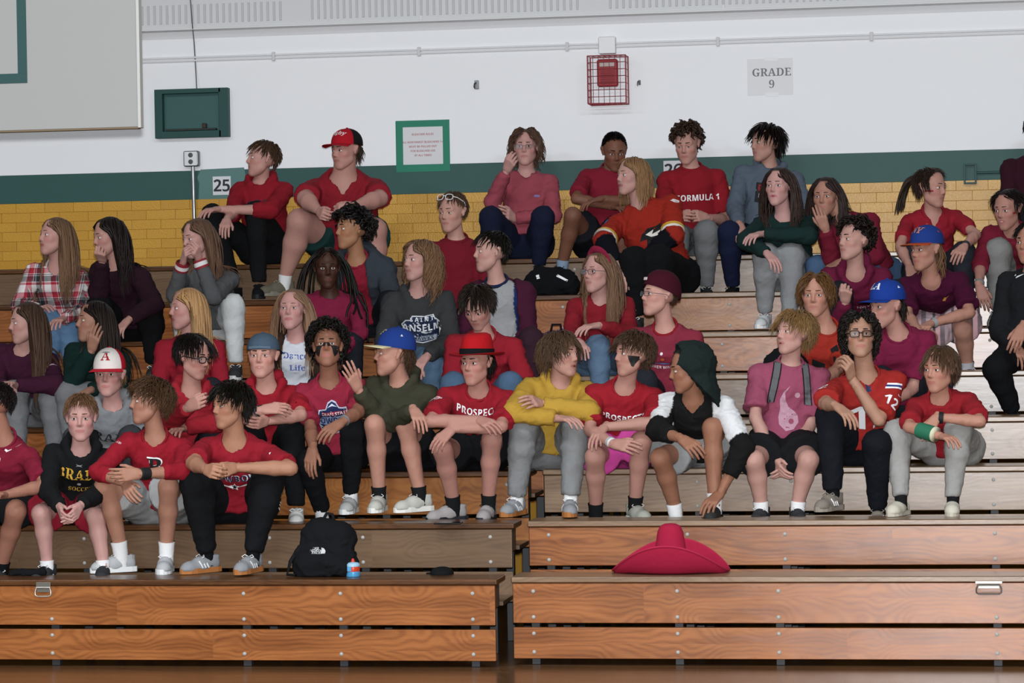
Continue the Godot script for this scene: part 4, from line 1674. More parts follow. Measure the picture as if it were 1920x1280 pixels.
# ------------------------------------------------------------------ the gym
const WALL_Z := -4.40
const ROW_D := 0.56
const ROW_H := 0.2455
const SEAT0 := 0.462
var wood_tex := []
func wood_image(sd: int, light: Color, dark: Color, cath: float, fine: float) -> ImageTexture:
	var w := 1024
	var h := 160
	var nz := FastNoiseLite.new(); nz.seed = sd; nz.frequency = 1.0; nz.fractal_octaves = 3
	var lo_ := dye(light.to_html(false)).linear_to_srgb()
	var dk_ := dye(dark.to_html(false)).linear_to_srgb()
	var data := PackedByteArray()
	data.resize(w * h * 3)
	var i := 0
	for y in h:
		var v := float(y) / h
		for x in w:
			var u := float(x) / w * 2.0
			var wob := nz.get_noise_2d(u * 1.1, v * 1.6)
			var cy := 0.5 + 0.28 * nz.get_noise_2d(u * 0.9 + 40.0, 3.0)
			var dv := (v - cy) * 1.6
			var ring := sqrt(dv * dv + pow(cath * (0.35 + nz.get_noise_2d(u * 1.4, 80.0)), 2.0)) * 12.0 + wob * 1.1
			var s := 0.5 + 0.5 * sin(ring * TAU * 0.62)
			s = pow(s, 1.6)
			var grain := nz.get_noise_2d(u * 7.0, v * 80.0 + 20.0) * fine
			var patch := nz.get_noise_2d(u * 1.1 + 9.0, v * 2.0 + 60.0) * 0.5
			var str_ := 0.30 + 0.22 * nz.get_noise_2d(u * 1.7 + 31.0, v * 3.0 + 11.0)
			var c := lo_.lerp(dk_, clampf(0.22 + s * str_ + grain + patch, 0.0, 1.0))
			data[i] = int(clampf(c.r, 0, 1) * 255); data[i + 1] = int(clampf(c.g, 0, 1) * 255); data[i + 2] = int(clampf(c.b, 0, 1) * 255)
			i += 3
	return ImageTexture.create_from_image(Image.create_from_data(w, h, false, Image.FORMAT_RGB8, data))
var wood_mats := {}
var wear_nm: NoiseTexture2D
func wood(k: int, sd: int) -> StandardMaterial3D:
	var key := k * 100 + sd
	if wood_mats.has(key):
		return wood_mats[key]
	var m := StandardMaterial3D.new()
	m.albedo_texture = wood_tex[k]
	m.uv1_triplanar = true
	m.uv1_triplanar_sharpness = 6.0
	m.uv1_scale = Vector3(0.5, 4.1, 4.1)
	m.uv1_offset = Vector3(sd * 0.37, sd * 0.53, sd * 0.29)
	m.roughness = 0.28
	m.metallic_specular = 0.5
	m.normal_enabled = true
	m.normal_texture = wear_nm
	m.normal_scale = 0.06
	wood_mats[key] = m
	return m

func seat_y(n: int) -> float:
	return SEAT0 + ROW_H * n
func bolt_mesh() -> ArrayMesh:
	var b := Buf.new()
	lathe(b, PackedVector2Array([Vector2(0.0105, 0), Vector2(0.010, 0.003), Vector2(0.007, 0.006), Vector2(0.0001, 0.007)]), 10, Transform3D(Basis(Vector3.RIGHT, PI / 2), Vector3.ZERO))
	return commit(b)

func bleacher(left: bool, x0: float, x1: float, label: String) -> void:
	var dz := 0.113 if left else 0.0
	var root := thing("bleacher", label, "bleacher", Vector3((x0 + x1) * 0.5, 0, dz), "gym bleachers")
	var hw := (x1 - x0) * 0.5
	var bolt := bolt_mesh()
	var zinc := mat("b4b4b0", "plain", 0.25)
	var kinds: Array = [0, 3, 2, 0, 3, 1, 0, 3] if left else [0, 1, 4, 4, 3, 0, 2, 4]
	var bolt_x: Array = [-2.48, -1.43, -0.91, -0.21] if left else [0.09, 0.84, 1.36, 2.46, 3.2]
	for n in 8:
		var z := -ROW_D * n
		var y := seat_y(n)
		var b := Buf.new()
		box(b, Vector3.ZERO, Vector3(hw * 2, 0.032, 0.265), 0.007)
		var seat := part(b, "seat_board", wood(5 if left else 4, n + (0 if left else 10)), root)
		seat.position = Vector3(0, y - 0.016, z - 0.1325)
		b = Buf.new()
		box(b, Vector3.ZERO, Vector3(hw * 2 - 0.02, 0.208, 0.028), 0.004)
		var rb := part(b, "riser_board", wood(kinds[n], n + (2 if left else 13)), root)
		rb.position = Vector3(-0.004, y - 0.034 - 0.104, z - 0.027)
		b = Buf.new()
		box(b, Vector3.ZERO, Vector3(hw * 2 - 0.02, 0.163, 0.028), 0.004)
		var kb := part(b, "kick_board", wood(kinds[n], n + (4 if left else 17)), root)
		kb.position = Vector3(-0.004, y - 0.034 - 0.208 - 0.022 - 0.0815, z - 0.027 - (0.02 if n > 0 else 0.0))
		for bx in bolt_x:
			var px: float = bx - (x0 + x1) * 0.5
			for yy in [0.062, -0.072]:
				if n == 0 and yy > 0 and absf(bx - 2.46) < 0.01:
					continue
				if n == 0 and yy > 0 and absf(bx + 2.48) < 0.01:
					continue
				var o := MeshInstance3D.new()
				o.name = "bolt"
				o.mesh = bolt
				o.material_override = zinc
				rb.add_child(o, true)
				o.position = Vector3(px, yy, 0.014)
			if n == 0:
				for yy in [0.050, -0.046]:
					var o := MeshInstance3D.new()
					o.name = "bolt"
					o.mesh = bolt
					o.material_override = zinc
					kb.add_child(o, true)
					o.position = Vector3(px, yy, 0.014)
		if n > 0:
			b = Buf.new()
			box(b, Vector3.ZERO, Vector3(hw * 2 - 0.03, 0.026, 0.32), 0.004)
			var fb := part(b, "foot_board", wood(3, n), root)
			fb.position = Vector3(0, seat_y(n - 1) - 0.155, z + ROW_D - 0.265 - 0.165)
		# steel frame under the row
		for bx in bolt_x:
			b = Buf.new()
			var px2: float = bx - (x0 + x1) * 0.5
			box(b, Vector3(px2, (y - 0.05) * 0.5, z - 0.075), Vector3(0.045, y - 0.05, 0.045), 0.003)
			box(b, Vector3(px2, y - 0.056, z - 0.15), Vector3(0.04, 0.04, 0.24), 0.003)
			part(b, "steel_frame", mat("3a3c40", "plain", 0.5), root)
	# end panel at the gap
	var ex := hw - 0.012 if left else -hw + 0.012
	var eb := Buf.new()
	for n in 8:
		box(eb, Vector3(ex - (0.03 if left else -0.03), seat_y(n) - 0.10, -ROW_D * n - 0.13), Vector3(0.024, 0.13, 0.22), 0.003)
	part(eb, "end_bracket", mat("6a5646", "plain", 0.6), root)

func handle(at: Vector3, kind: int, parent_label: String) -> void:
	var o := thing("pull_handle", parent_label, "handle", at)
	var b := Buf.new()
	if kind == 0:
		box(b, Vector3(0, 0.018, 0.003), Vector3(0.080, 0.034, 0.004), 0.0015)
		box(b, Vector3(0, -0.008, 0.003), Vector3(0.070, 0.022, 0.003), 0.001)
	else:
		box(b, Vector3(0, 0.018, 0.003), Vector3(0.135, 0.014, 0.004), 0.0015)
		box(b, Vector3(0, -0.002, 0.003), Vector3(0.105, 0.020, 0.003), 0.001)
	part(b, "mounting_plate", mat("a8a49c", "metal", 0.4), o)
	b = Buf.new()
	var w := 0.043 if kind == 0 else 0.062
	var hh := -0.040
	tube(b, PackedVector3Array([Vector3(-w * 0.85, 0.006, 0.008), Vector3(-w, -0.012, 0.010), Vector3(-w, hh + 0.008, 0.011), Vector3(-w + 0.010, hh, 0.011), Vector3(w - 0.010, hh, 0.011), Vector3(w, hh + 0.008, 0.011), Vector3(w, -0.012, 0.010), Vector3(w * 0.85, 0.006, 0.008)]), PackedFloat32Array([0.004, 0.004, 0.004, 0.004, 0.004, 0.004, 0.004, 0.004]), 8)
	line(b, Vector3(-w * 0.9, 0.006, 0.008), Vector3(w * 0.9, 0.006, 0.008), 0.005, 8)
	part(b, "bail", mat("c2c0ba" if kind == 0 else "55534f", "metal", 0.35), o)

func paper(called: String, at: Vector3, w: float, h: float, hex: String, label: String, cat: String) -> Node3D:
	var o := thing(called, label, cat, at)
	var b := Buf.new()
	box(b, Vector3(0, 0, 0.0014), Vector3(w, h, 0.0020), 0.0004)
	part(b, "sheet", mat(hex, "plain", 0.8), o)
	return o
func lettering(o: Node3D, txt: String, hh: float, at: Vector3, hex: String, font := "Droid Sans", wx := 1.0) -> void:
	var sh := {"t": txt, "h": hh, "font": font, "wx": wx}
	text_shape(sh)
	var tb: Array = texts[text_key(sh)]
	var b := Buf.new()
	for p in tb[0]:
		b.v.append(p + at); b.n.append(Vector3(0, 0, 1))
	b.i = tb[1]
	part(b, "lettering", mat(hex, "plain", 0.8), o)

func build_setting() -> void:
	wear_nm = noise_tex(0.02, true, 3.0, 256, 3)
	wood_tex = [
		wood_image(11, Color("b8733f"), Color("7a4420"), 0.9, 0.25),
		wood_image(23, Color("b4703c"), Color("6c3a1c"), 0.35, 0.30),
		wood_image(37, Color("b27438"), Color("7a4420"), 1.3, 0.18),
		wood_image(41, Color("80664e"), Color("68503c"), 0.5, 0.25),
		wood_image(53, Color("a08468"), Color("7a5e48"), 0.6, 0.35),
		wood_image(67, Color("6e4626"), Color("3c2414"), 0.4, 0.30)]
	# wall: white above, green band, glazed yellow brick below
	var b := Buf.new()
	box(b, Vector3(-0.5, 5.17, WALL_Z - 0.15), Vector3(26.0, 4.646, 0.30), 0.002)
	var wm := mat("eff1f4", "plain", 0.75)
	wm.normal_enabled = true
	wm.normal_texture = noise_tex(0.03, true, 2.0, 256, 9)
	wm.normal_scale = 0.12
	wm.uv1_triplanar = true
	wm.uv1_scale = Vector3.ONE * 1.3
	var wall := struct(b, "wall_back", wm)
	b = Buf.new()
	box(b, Vector3(-0.5, 2.748, WALL_Z - 0.15), Vector3(26.0, 0.198, 0.301), 0.001)
	part(b, "painted_band", mat("35605c", "plain", 0.55), wall, "dark green painted band along the wall")
	b = Buf.new()
	box(b, Vector3(-0.5, 1.3245, WALL_Z - 0.155), Vector3(26.0, 2.649, 0.30), 0.001)
	part(b, "mortar", mat("c8942c", "plain", 0.7), wall)
	var brick_b := Buf.new()
	box(brick_b, Vector3.ZERO, Vector3(0.2080, 0.0650, 0.012), 0.0012)
	var brick := commit(brick_b)
	var rng := RandomNumberGenerator.new()
	rng.seed = 77
	var tones := []
	for k in 5:
		var bm := StandardMaterial3D.new()
		bm.albedo_color = dye(["d8a032", "dba436", "d59d30", "dba538", "d7a034"][k]).linear_to_srgb()
		bm.roughness = 0.36
		bm.normal_enabled = true
		bm.normal_texture = noise_tex(0.035, true, 5.0, 256, 20 + k)
		bm.normal_scale = 0.4
		bm.uv1_triplanar = true
		bm.uv1_world_triplanar = true
		bm.uv1_scale = Vector3.ONE * 7.0
		tones.append(bm)
	for course in 7:
		for k in 40:
			var x := -4.55 + 0.2095 * k + (0.105 if course % 2 == 1 else 0.0)
			var o := MeshInstance3D.new()
			o.name = "brick"
			o.mesh = brick
			o.material_override = tones[rng.randi() % 5]
			wall.add_child(o, true)
			o.position = Vector3(x, 2.649 - 0.0665 * (course + 0.5), WALL_Z - 0.0035 + rng.randf_range(-0.0006, 0.0006))
	# the same courses go on out of view on both sides: joined as one part
	var mm := MultiMesh.new()
	mm.transform_format = MultiMesh.TRANSFORM_3D
	mm.mesh = brick
	var more := []
	for course in 7:
		for k in range(-40, 82):
			if k >= 0 and k < 40:
				continue
			more.append(Vector3(-4.55 + 0.2095 * k + (0.105 if course % 2 == 1 else 0.0), 2.649 - 0.0665 * (course + 0.5), WALL_Z - 0.0035))
	mm.instance_count = more.size()
	for k in more.size():
		mm.set_instance_transform(k, Transform3D(Basis.IDENTITY, more[k]))
	var mi := MultiMeshInstance3D.new()
	mi.name = "further_bricks"
	mi.multimesh = mm
	mi.material_override = tones[0]
	mi.set_meta("kind", "stuff")
	wall.add_child(mi, true)
	# the rest of the hall
	b = Buf.new(); box(b, Vector3(-0.5, -0.1, 9.0), Vector3(26.0, 0.2, 27.4), 0.001)
	var fm := StandardMaterial3D.new()
	fm.albedo_texture = wood_image(71, Color("7c5a3c"), Color("5a3c26"), 0.3, 0.3)
	fm.uv1_triplanar = true
	fm.uv1_scale = Vector3(0.5, 5.0, 5.0)
	fm.roughness = 0.22
	struct(b, "floor", fm)
	b = Buf.new(); box(b, Vector3(-0.5, 7.6, 9.0), Vector3(26.0, 0.2, 27.4), 0.001); struct(b, "ceiling", mat("c9c9c6", "plain", 0.9))
	b = Buf.new(); box(b, Vector3(-13.4, 3.75, 9.0), Vector3(0.2, 7.5, 27.4), 0.001); struct(b, "wall_left", mat("d0d0ce", "plain", 0.9))
	b = Buf.new(); box(b, Vector3(12.4, 3.75, 9.0), Vector3(0.2, 7.5, 27.4), 0.001); struct(b, "wall_right", mat("d0d0ce", "plain", 0.9))
	b = Buf.new(); box(b, Vector3(-0.5, 3.75, 22.6), Vector3(26.0, 7.5, 0.2), 0.001); struct(b, "wall_front", mat("c4c4c0", "plain", 0.9))
	# bleachers
	bleacher(true, -5.2, -0.082, "left bleacher section of varnished wooden boards with brown upper risers")
	bleacher(false, -0.028, 4.6, "right bleacher section of pale worn wooden boards beside the gap")
	handle(Vector3(-2.5215, 0.4151, 0.1130) + Vector3(0, 0, 0.004), 0, "small chrome pull handle on the left bleacher's front board")
	handle(Vector3(2.4186, 0.4129, 0.0000) + Vector3(0, 0, 0.004), 1, "dark steel pull handle on the right bleacher's front board")

func build_wall_things() -> void:
	var zf := WALL_Z + 0.002
	# slotted ventilation duct
	var o := thing("air_duct", "long pale grey slotted air duct running along the top of the wall", "duct", Vector3(-0.5, 0, WALL_Z + 0.03))
	var b := Buf.new()
	box(b, Vector3(0, 3.99, 0.05), Vector3(14.0, 0.36, 0.10), 0.006)
	part(b, "casing", mat("d4d6d8", "plain", 0.6), o)
	b = Buf.new()
	box(b, Vector3(0, 3.812, 0.055), Vector3(14.0, 0.012, 0.115), 0.002)
	for k in 5:
		box(b, Vector3(-4.9 + 2.05 * k, 3.99, 0.052), Vector3(0.02, 0.365, 0.106), 0.002)
	part(b, "flange", mat("dedfe0", "plain", 0.6), o)
	var slat_b := Buf.new()
	box(slat_b, Vector3.ZERO, Vector3(0.016, 0.13, 0.012), 0.002)
	var slat := commit(slat_b)
	for k in 170:
		if k % 46 > 41:
			continue
		var s := MeshInstance3D.new()
		s.name = "slat"
		s.mesh = slat
		s.material_override = mat("c6c7c9", "plain", 0.6)
		o.add_child(s, true)
		s.position = Vector3(-3.6 + 0.0445 * k, 3.915, 0.101)
	# conduit
	o = thing("conduit", "two thin painted conduits fixed along the white wall", "conduit", Vector3(0, 0, zf))
	b = Buf.new()
	line(b, Vector3(-5.0, 3.628, 0.012), Vector3(4.2, 3.628, 0.012), 0.007, 8)
	part(b, "pipe", mat("e2e3e5", "plain", 0.6), o)
	b = Buf.new()
	line(b, Vector3(-5.0, 3.606, 0.012), Vector3(4.2, 3.606, 0.012), 0.007, 8)
	part(b, "pipe", mat("e2e3e5", "plain", 0.6), o)
	for k in 9:
		b = Buf.new()
		box(b, Vector3(-4.4 + k * 1.02, 3.617, 0.012), Vector3(0.022, 0.06, 0.02), 0.002)
		part(b, "clip", mat("cfd0d2", "plain", 0.6), o)
	o = thing("junction_box", "white junction box on the conduit above the alarm cage", "junction box", Vector3(-0.0434, 3.6139, -4.4000))
	b = Buf.new(); box(b, Vector3(0, 0, 0.03), Vector3(0.115, 0.115, 0.06), 0.006); part(b, "cover", mat("e9eaec", "plain", 0.5), o)
	# alarm in its cage
	var ac := Vector3(-0.0367, 3.3765, -4.4000)
	o = thing("fire_alarm", "red fire alarm sounder behind a wire cage", "fire alarm", ac)
	b = Buf.new(); box(b, Vector3(-0.008, 0.052, 0.03), Vector3(0.140, 0.185, 0.055), 0.01); part(b, "housing", mat("a81c2a", "plain", 0.45), o)
	b = Buf.new(); box(b, Vector3(-0.008, 0.108, 0.060), Vector3(0.105, 0.032, 0.012), 0.004); part(b, "strobe_lens", mat("c9b8b4", "plain", 0.15), o)
	for k in 7:
		b = Buf.new(); box(b, Vector3(-0.008, 0.064 - k * 0.014, 0.058), Vector3(0.09, 0.006, 0.004), 0.001); part(b, "grille_bar", mat("8c1722", "plain", 0.5), o)
	o = thing("alarm_cage", "red wire guard cage around the fire alarm", "cage", ac)
	b = Buf.new()
	var cw := 0.128
	var ch := 0.160
	var cd := 0.15
	var cx := 0.03
	for k in 8:
		var x := lerpf(-cw, cw, k / 7.0)
		tube(b, PackedVector3Array([Vector3(x, ch, 0.0), Vector3(x, ch, cd * 0.97), Vector3(x, ch - 0.01, cd), Vector3(x, -ch + 0.01, cd), Vector3(x, -ch, cd * 0.97), Vector3(x, -ch, 0.0)]), PackedFloat32Array([0.0022, 0.0022, 0.0022, 0.0022, 0.0022, 0.0022]), 5)
	for k in 8:
		var y := lerpf(-ch, ch, k / 7.0)
		tube(b, PackedVector3Array([Vector3(-cw, y, 0.0), Vector3(-cw, y, cd), Vector3(cw, y, cd), Vector3(cw, y, 0.0)]), PackedFloat32Array([0.0022, 0.0022, 0.0022, 0.0022]), 5)
	for k in 3:
		var zz := cd * (k + 0.5) / 3.0
		tube(b, PackedVector3Array([Vector3(-cw, -ch, zz), Vector3(cw, -ch, zz), Vector3(cw, ch, zz), Vector3(-cw, ch, zz), Vector3(-cw, -ch, zz)]), PackedFloat32Array([0.002, 0.002, 0.002, 0.002, 0.002]), 5)
	part(b, "wire_mesh", mat("8f3038", "plain", 0.45), o)
	b = Buf.new()
	for zz in [0.004, cd]:
		tube(b, PackedVector3Array([Vector3(-cw, -ch, zz), Vector3(cw, -ch, zz), Vector3(cw, ch, zz), Vector3(-cw, ch, zz), Vector3(-cw, -ch, zz)]), PackedFloat32Array([0.0055, 0.0055, 0.0055, 0.0055, 0.0055]), 6)
	part(b, "frame", mat("9c2630", "plain", 0.45), o)
	# hooks
	for k in 2:
		var hp: Vector3 = [Vector3(-0.9503, 3.3793, -4.4000), Vector3(0.1621, 3.3596, -4.4000)][k]
		o = thing("wall_hook", ["larger grey metal hook on the white wall above the poster", "small dark metal stud on the white wall beside the alarm cage"][k], "hook", hp)
		b = Buf.new()
		var hs := 1.0 if k == 0 else 0.55
		box(b, Vector3(0.004, 0, 0.006), Vector3(0.030, 0.060, 0.010) * hs, 0.003); part(b, "plate", mat("8f9092" if k == 0 else "4a4a4c", "metal", 0.4), o)
		b = Buf.new()
		tube(b, PackedVector3Array([Vector3(0, 0.012, 0.01), Vector3(-0.004, 0.004, 0.04), Vector3(-0.006, -0.018, 0.045), Vector3(-0.006, -0.024, 0.03)]), PackedFloat32Array([0.006 * hs, 0.006 * hs, 0.006 * hs, 0.005 * hs]), 7); part(b, "pin", mat("55565a", "metal", 0.4), o)
	# papers
	o = paper("paper_sign", Vector3(1.0442, 3.3716, -4.4000), 0.305, 0.245, "e2e3e6", "white paper sign reading GRADE 9 taped to the wall", "sign")
	lettering(o, "GRADE", 0.052, Vector3(0.01, 0.030, 0.0030), "8a8b8f", "Droid Serif")
	lettering(o, "9", 0.052, Vector3(0.01, -0.048, 0.0030), "8a8b8f", "Droid Serif")
	for k in 2:
		b = Buf.new(); box(b, Vector3(0.01, [0.118, -0.118][k], 0.0030), Vector3(0.085, 0.026, 0.001), 0.0003); part(b, "tape", mat("e2e4e6", "plain", 0.35), o)
	o = paper("number_sign", Vector3(-2.7474, 2.7388, -4.4000), 0.128, 0.128, "d8dade", "white square number sign 25 on the green band", "sign")
	lettering(o, "25", 0.082, Vector3(0, 0, 0.0030), "3c4048")
	b = Buf.new()
	slab(b, PackedVector2Array([Vector2(-0.17, -0.115), Vector2(-0.16, 0.02), Vector2(-0.175, 0.06), Vector2(-0.15, 0.115), Vector2(0.16, 0.122), Vector2(0.17, 0.07), Vector2(0.14, -0.02), Vector2(0.15, -0.08), Vector2(0.08, -0.118)]), 0.0002, 0.0007); 
	part(b, "clear_tape", mat("6c928e", "plain", 0.25), o, "shiny clear tape over green paint")
	o = paper("number_sign", Vector3(0.3827, 2.7654, -4.4000), 0.128, 0.128, "d8dade", "white number sign 26 half hidden behind the wavy haired student", "sign")
	lettering(o, "26", 0.082, Vector3(0, 0, 0.0030), "3c4048")
	o = thing("poster", "white notice with red lines of text framed in green tape", "poster", Vector3(-1.3274, 2.9692, -4.4000))
	b = Buf.new(); box(b, Vector3(0, 0, 0.001), Vector3(0.330, 0.286, 0.002), 0.0005); part(b, "sheet", mat("d6d7da", "plain", 0.6), o)
	for e in [[Vector3(0, 0.158, 0.0022), Vector3(0.374, 0.045, 0.001)], [Vector3(0, -0.145, 0.0022), Vector3(0.374, 0.05, 0.001)], [Vector3(-0.163, 0.006, 0.0026), Vector3(0.05, 0.34, 0.001)], [Vector3(0.163, 0.0, 0.0026), Vector3(0.048, 0.34, 0.001)]]:
		b = Buf.new(); box(b, e[0], e[1], 0.0003); part(b, "tape", mat("1f8a6c", "plain", 0.5), o)
	var lines := [["BLEACHER RULES", 0.085], ["ALL NORTHWEST BLEACHERS 1-4", 0.032], ["MUST BE PULLED OUT", 0.002], ["FOR BLEACHER USE", -0.028], ["AT ALL TIMES", -0.058]]
	for l in lines:
		lettering(o, l[0], 0.0135, Vector3(0, l[1], 0.0026), "c4747a")
	# recessed green cabinet with its cable
	o = thing("wall_cabinet", "dark green recessed wall cabinet with a ledge inside", "cabinet", Vector3(-2.9394, 3.2413, -4.4000))
	b = Buf.new()
	for e in [[Vector3(-0.234, 0, 0.03), Vector3(0.056, 0.338, 0.06)], [Vector3(0.228, 0, 0.03), Vector3(0.068, 0.338, 0.06)], [Vector3(0, 0.153, 0.03), Vector3(0.42, 0.032, 0.06)], [Vector3(0, -0.145, 0.03), Vector3(0.42, 0.048, 0.06)]]:
		box(b, e[0], e[1], 0.003)
	part(b, "frame", mat("24524f", "plain", 0.5), o)
	b = Buf.new(); box(b, Vector3(0, 0, 0.004), Vector3(0.42, 0.30, 0.006), 0.001); part(b, "back_panel", mat("3c6865", "plain", 0.5), o)
	b = Buf.new(); box(b, Vector3(-0.01, -0.112, 0.03), Vector3(0.36, 0.014, 0.04), 0.002); part(b, "ledge", mat("2c3430", "plain", 0.5), o)
	b = Buf.new(); box(b, Vector3(0.085, -0.088, 0.03), Vector3(0.03, 0.034, 0.03), 0.004); part(b, "latch", mat("3a2c26", "plain", 0.5), o)
	o = thing("cable", "thin grey cable hanging down the wall to the green cabinet", "cable", zf_at(Vector3(-2.9212, 3.5834, -4.4000)))
	var c0 := Vector3(-2.9212, 3.5834, -4.4000)
	b = Buf.new()
	var cp := PackedVector3Array()
	var cr := PackedFloat32Array()
	for q in [Vector3(-2.9148, 4.2283, -4.2500), Vector3(-2.9039, 4.0088, -4.2500), Vector3(-2.8896, 3.8246, -4.2400), Vector3(-2.9231, 3.7299, -4.3900), Vector3(-2.9139, 3.5451, -4.3850), Vector3(-2.9020, 3.3957, -4.3600)]:
		cp.append(q - c0); cr.append(0.0042)
	tube(b, cp, cr, 6)
	part(b, "cord", mat("77787a", "plain", 0.6), o)
	# outlet box on a pipe
	o = thing("outlet_box", "silver double outlet box on top of a thin metal pipe", "outlet", Vector3(-2.9493, 2.9282, -4.4000))
	b = Buf.new(); box(b, Vector3(0, 0, 0.03), Vector3(0.108, 0.108, 0.055), 0.008); part(b, "box_body", mat("8c9094", "metal", 0.4), o)
	b = Buf.new(); box(b, Vector3(0, 0, 0.060), Vector3(0.092, 0.098, 0.006), 0.003); part(b, "cover_plate", mat("dfe2e4", "plain", 0.3), o)
	for yy in [0.024, -0.022]:
		b = Buf.new(); lathe(b, PackedVector2Array([Vector2(0.017, 0), Vector2(0.016, 0.003), Vector2(0.0001, 0.0034)]), 16, Transform3D(Basis(Vector3.RIGHT, PI / 2), Vector3(0, yy, 0.063))); part(b, "socket", mat("5a5d60", "plain", 0.5), o)
	for e in [Vector2(-0.045, 0.045), Vector2(0.045, 0.045), Vector2(-0.045, -0.045), Vector2(0.045, -0.045)]:
		b = Buf.new(); lathe(b, PackedVector2Array([Vector2(0.006, 0), Vector2(0.005, 0.003), Vector2(0.0001, 0.004)]), 8, Transform3D(Basis(Vector3.RIGHT, PI / 2), Vector3(e.x, e.y, 0.058))); part(b, "screw", mat("9a9c9e", "metal", 0.3), o)
	b = Buf.new(); line(b, Vector3(0.006, -0.05, 0.03), Vector3(0.012, -0.66, 0.03), 0.014, 10); part(b, "pipe", mat("b9bcc0", "metal", 0.3), o)
	# bracket with a rail
	o = thing("wall_bracket", "small dark green rectangular bracket with a thin rail on the wall", "bracket", Vector3(2.3519, 2.6904, -4.4000))
	b = Buf.new()
	for e in [[Vector3(-0.036, 0, 0.02), Vector3(0.012, 0.135, 0.04)], [Vector3(0.036, 0, 0.02), Vector3(0.012, 0.135, 0.04)], [Vector3(0, 0.062, 0.02), Vector3(0.07, 0.012, 0.04)], [Vector3(0, -0.062, 0.02), Vector3(0.07, 0.012, 0.04)]]:
		box(b, e[0], e[1], 0.002)
	part(b, "frame", mat("1f4d4c", "plain", 0.5), o)
	b = Buf.new(); line(b, Vector3(0.04, 0.006, 0.02), Vector3(0.62, 0.006, 0.02), 0.009, 8); part(b, "rail", mat("2c5654", "plain", 0.5), o)

func zf_at(p: Vector3) -> Vector3:
	return p

func build_backboard() -> void:
	var zc := 0.55
	var br := Vector3(-1.7973, 2.8069, 0.5500)
	var o := thing("backboard", "large white rectangular basketball backboard with dark green target square", "backboard", Vector3(br.x - 0.915, br.y + 0.55, zc))
	var b := Buf.new()
	box(b, Vector3.ZERO, Vector3(1.80, 1.09, 0.04), 0.004)
	part(b, "board", mat("a4a4a2", "plain", 0.55), o)
	for x in [0.907, -0.907]:
		b = Buf.new()
		box(b, Vector3(x, 0.0, 0.002), Vector3(0.018, 1.10, 0.05), 0.003)
		part(b, "edge_trim", mat("bcbcb9", "plain", 0.5), o)
	b = Buf.new()
	box(b, Vector3(0.0, -0.549, 0.0), Vector3(1.80, 0.010, 0.046), 0.002)
	part(b, "bottom_edge", mat("7c6a52", "plain", 0.6), o)
	b = Buf.new()
	var rx := Vector3(-2.3967, 3.0533, 0.5500).x - (br.x - 0.915)
	var ry := Vector3(-2.3967, 3.0533, 0.5500).y - (br.y + 0.55)
	var t := 0.05
	for e in [[Vector3(rx - t * 0.5, ry + 0.25, 0.0215), Vector3(t, 0.5 - 2.0 * t, 0.002)], [Vector3(rx - 0.62 + t * 0.5, ry + 0.25, 0.0215), Vector3(t, 0.5 - 2.0 * t, 0.002)], [Vector3(rx - 0.31, ry + t * 0.5, 0.0215), Vector3(0.62, t, 0.002)], [Vector3(rx - 0.31, ry + 0.5 - t * 0.5, 0.0215), Vector3(0.62, t, 0.002)]]:
		box(b, e[0], e[1], 0.0004)
	part(b, "target_square", mat("2c4f4e", "plain", 0.5), o, "dark green painted square")
	b = Buf.new()
	for x in [-0.5, 0.5]:
		line(b, Vector3(x, 0.3, -0.05), Vector3(x, 3.95, -0.6), 0.03, 10)
		line(b, Vector3(x, -0.3, -0.05), Vector3(x, 2.0, -0.3), 0.02, 8)
	part(b, "hanger_frame", mat("6c6e70", "plain", 0.5), o)

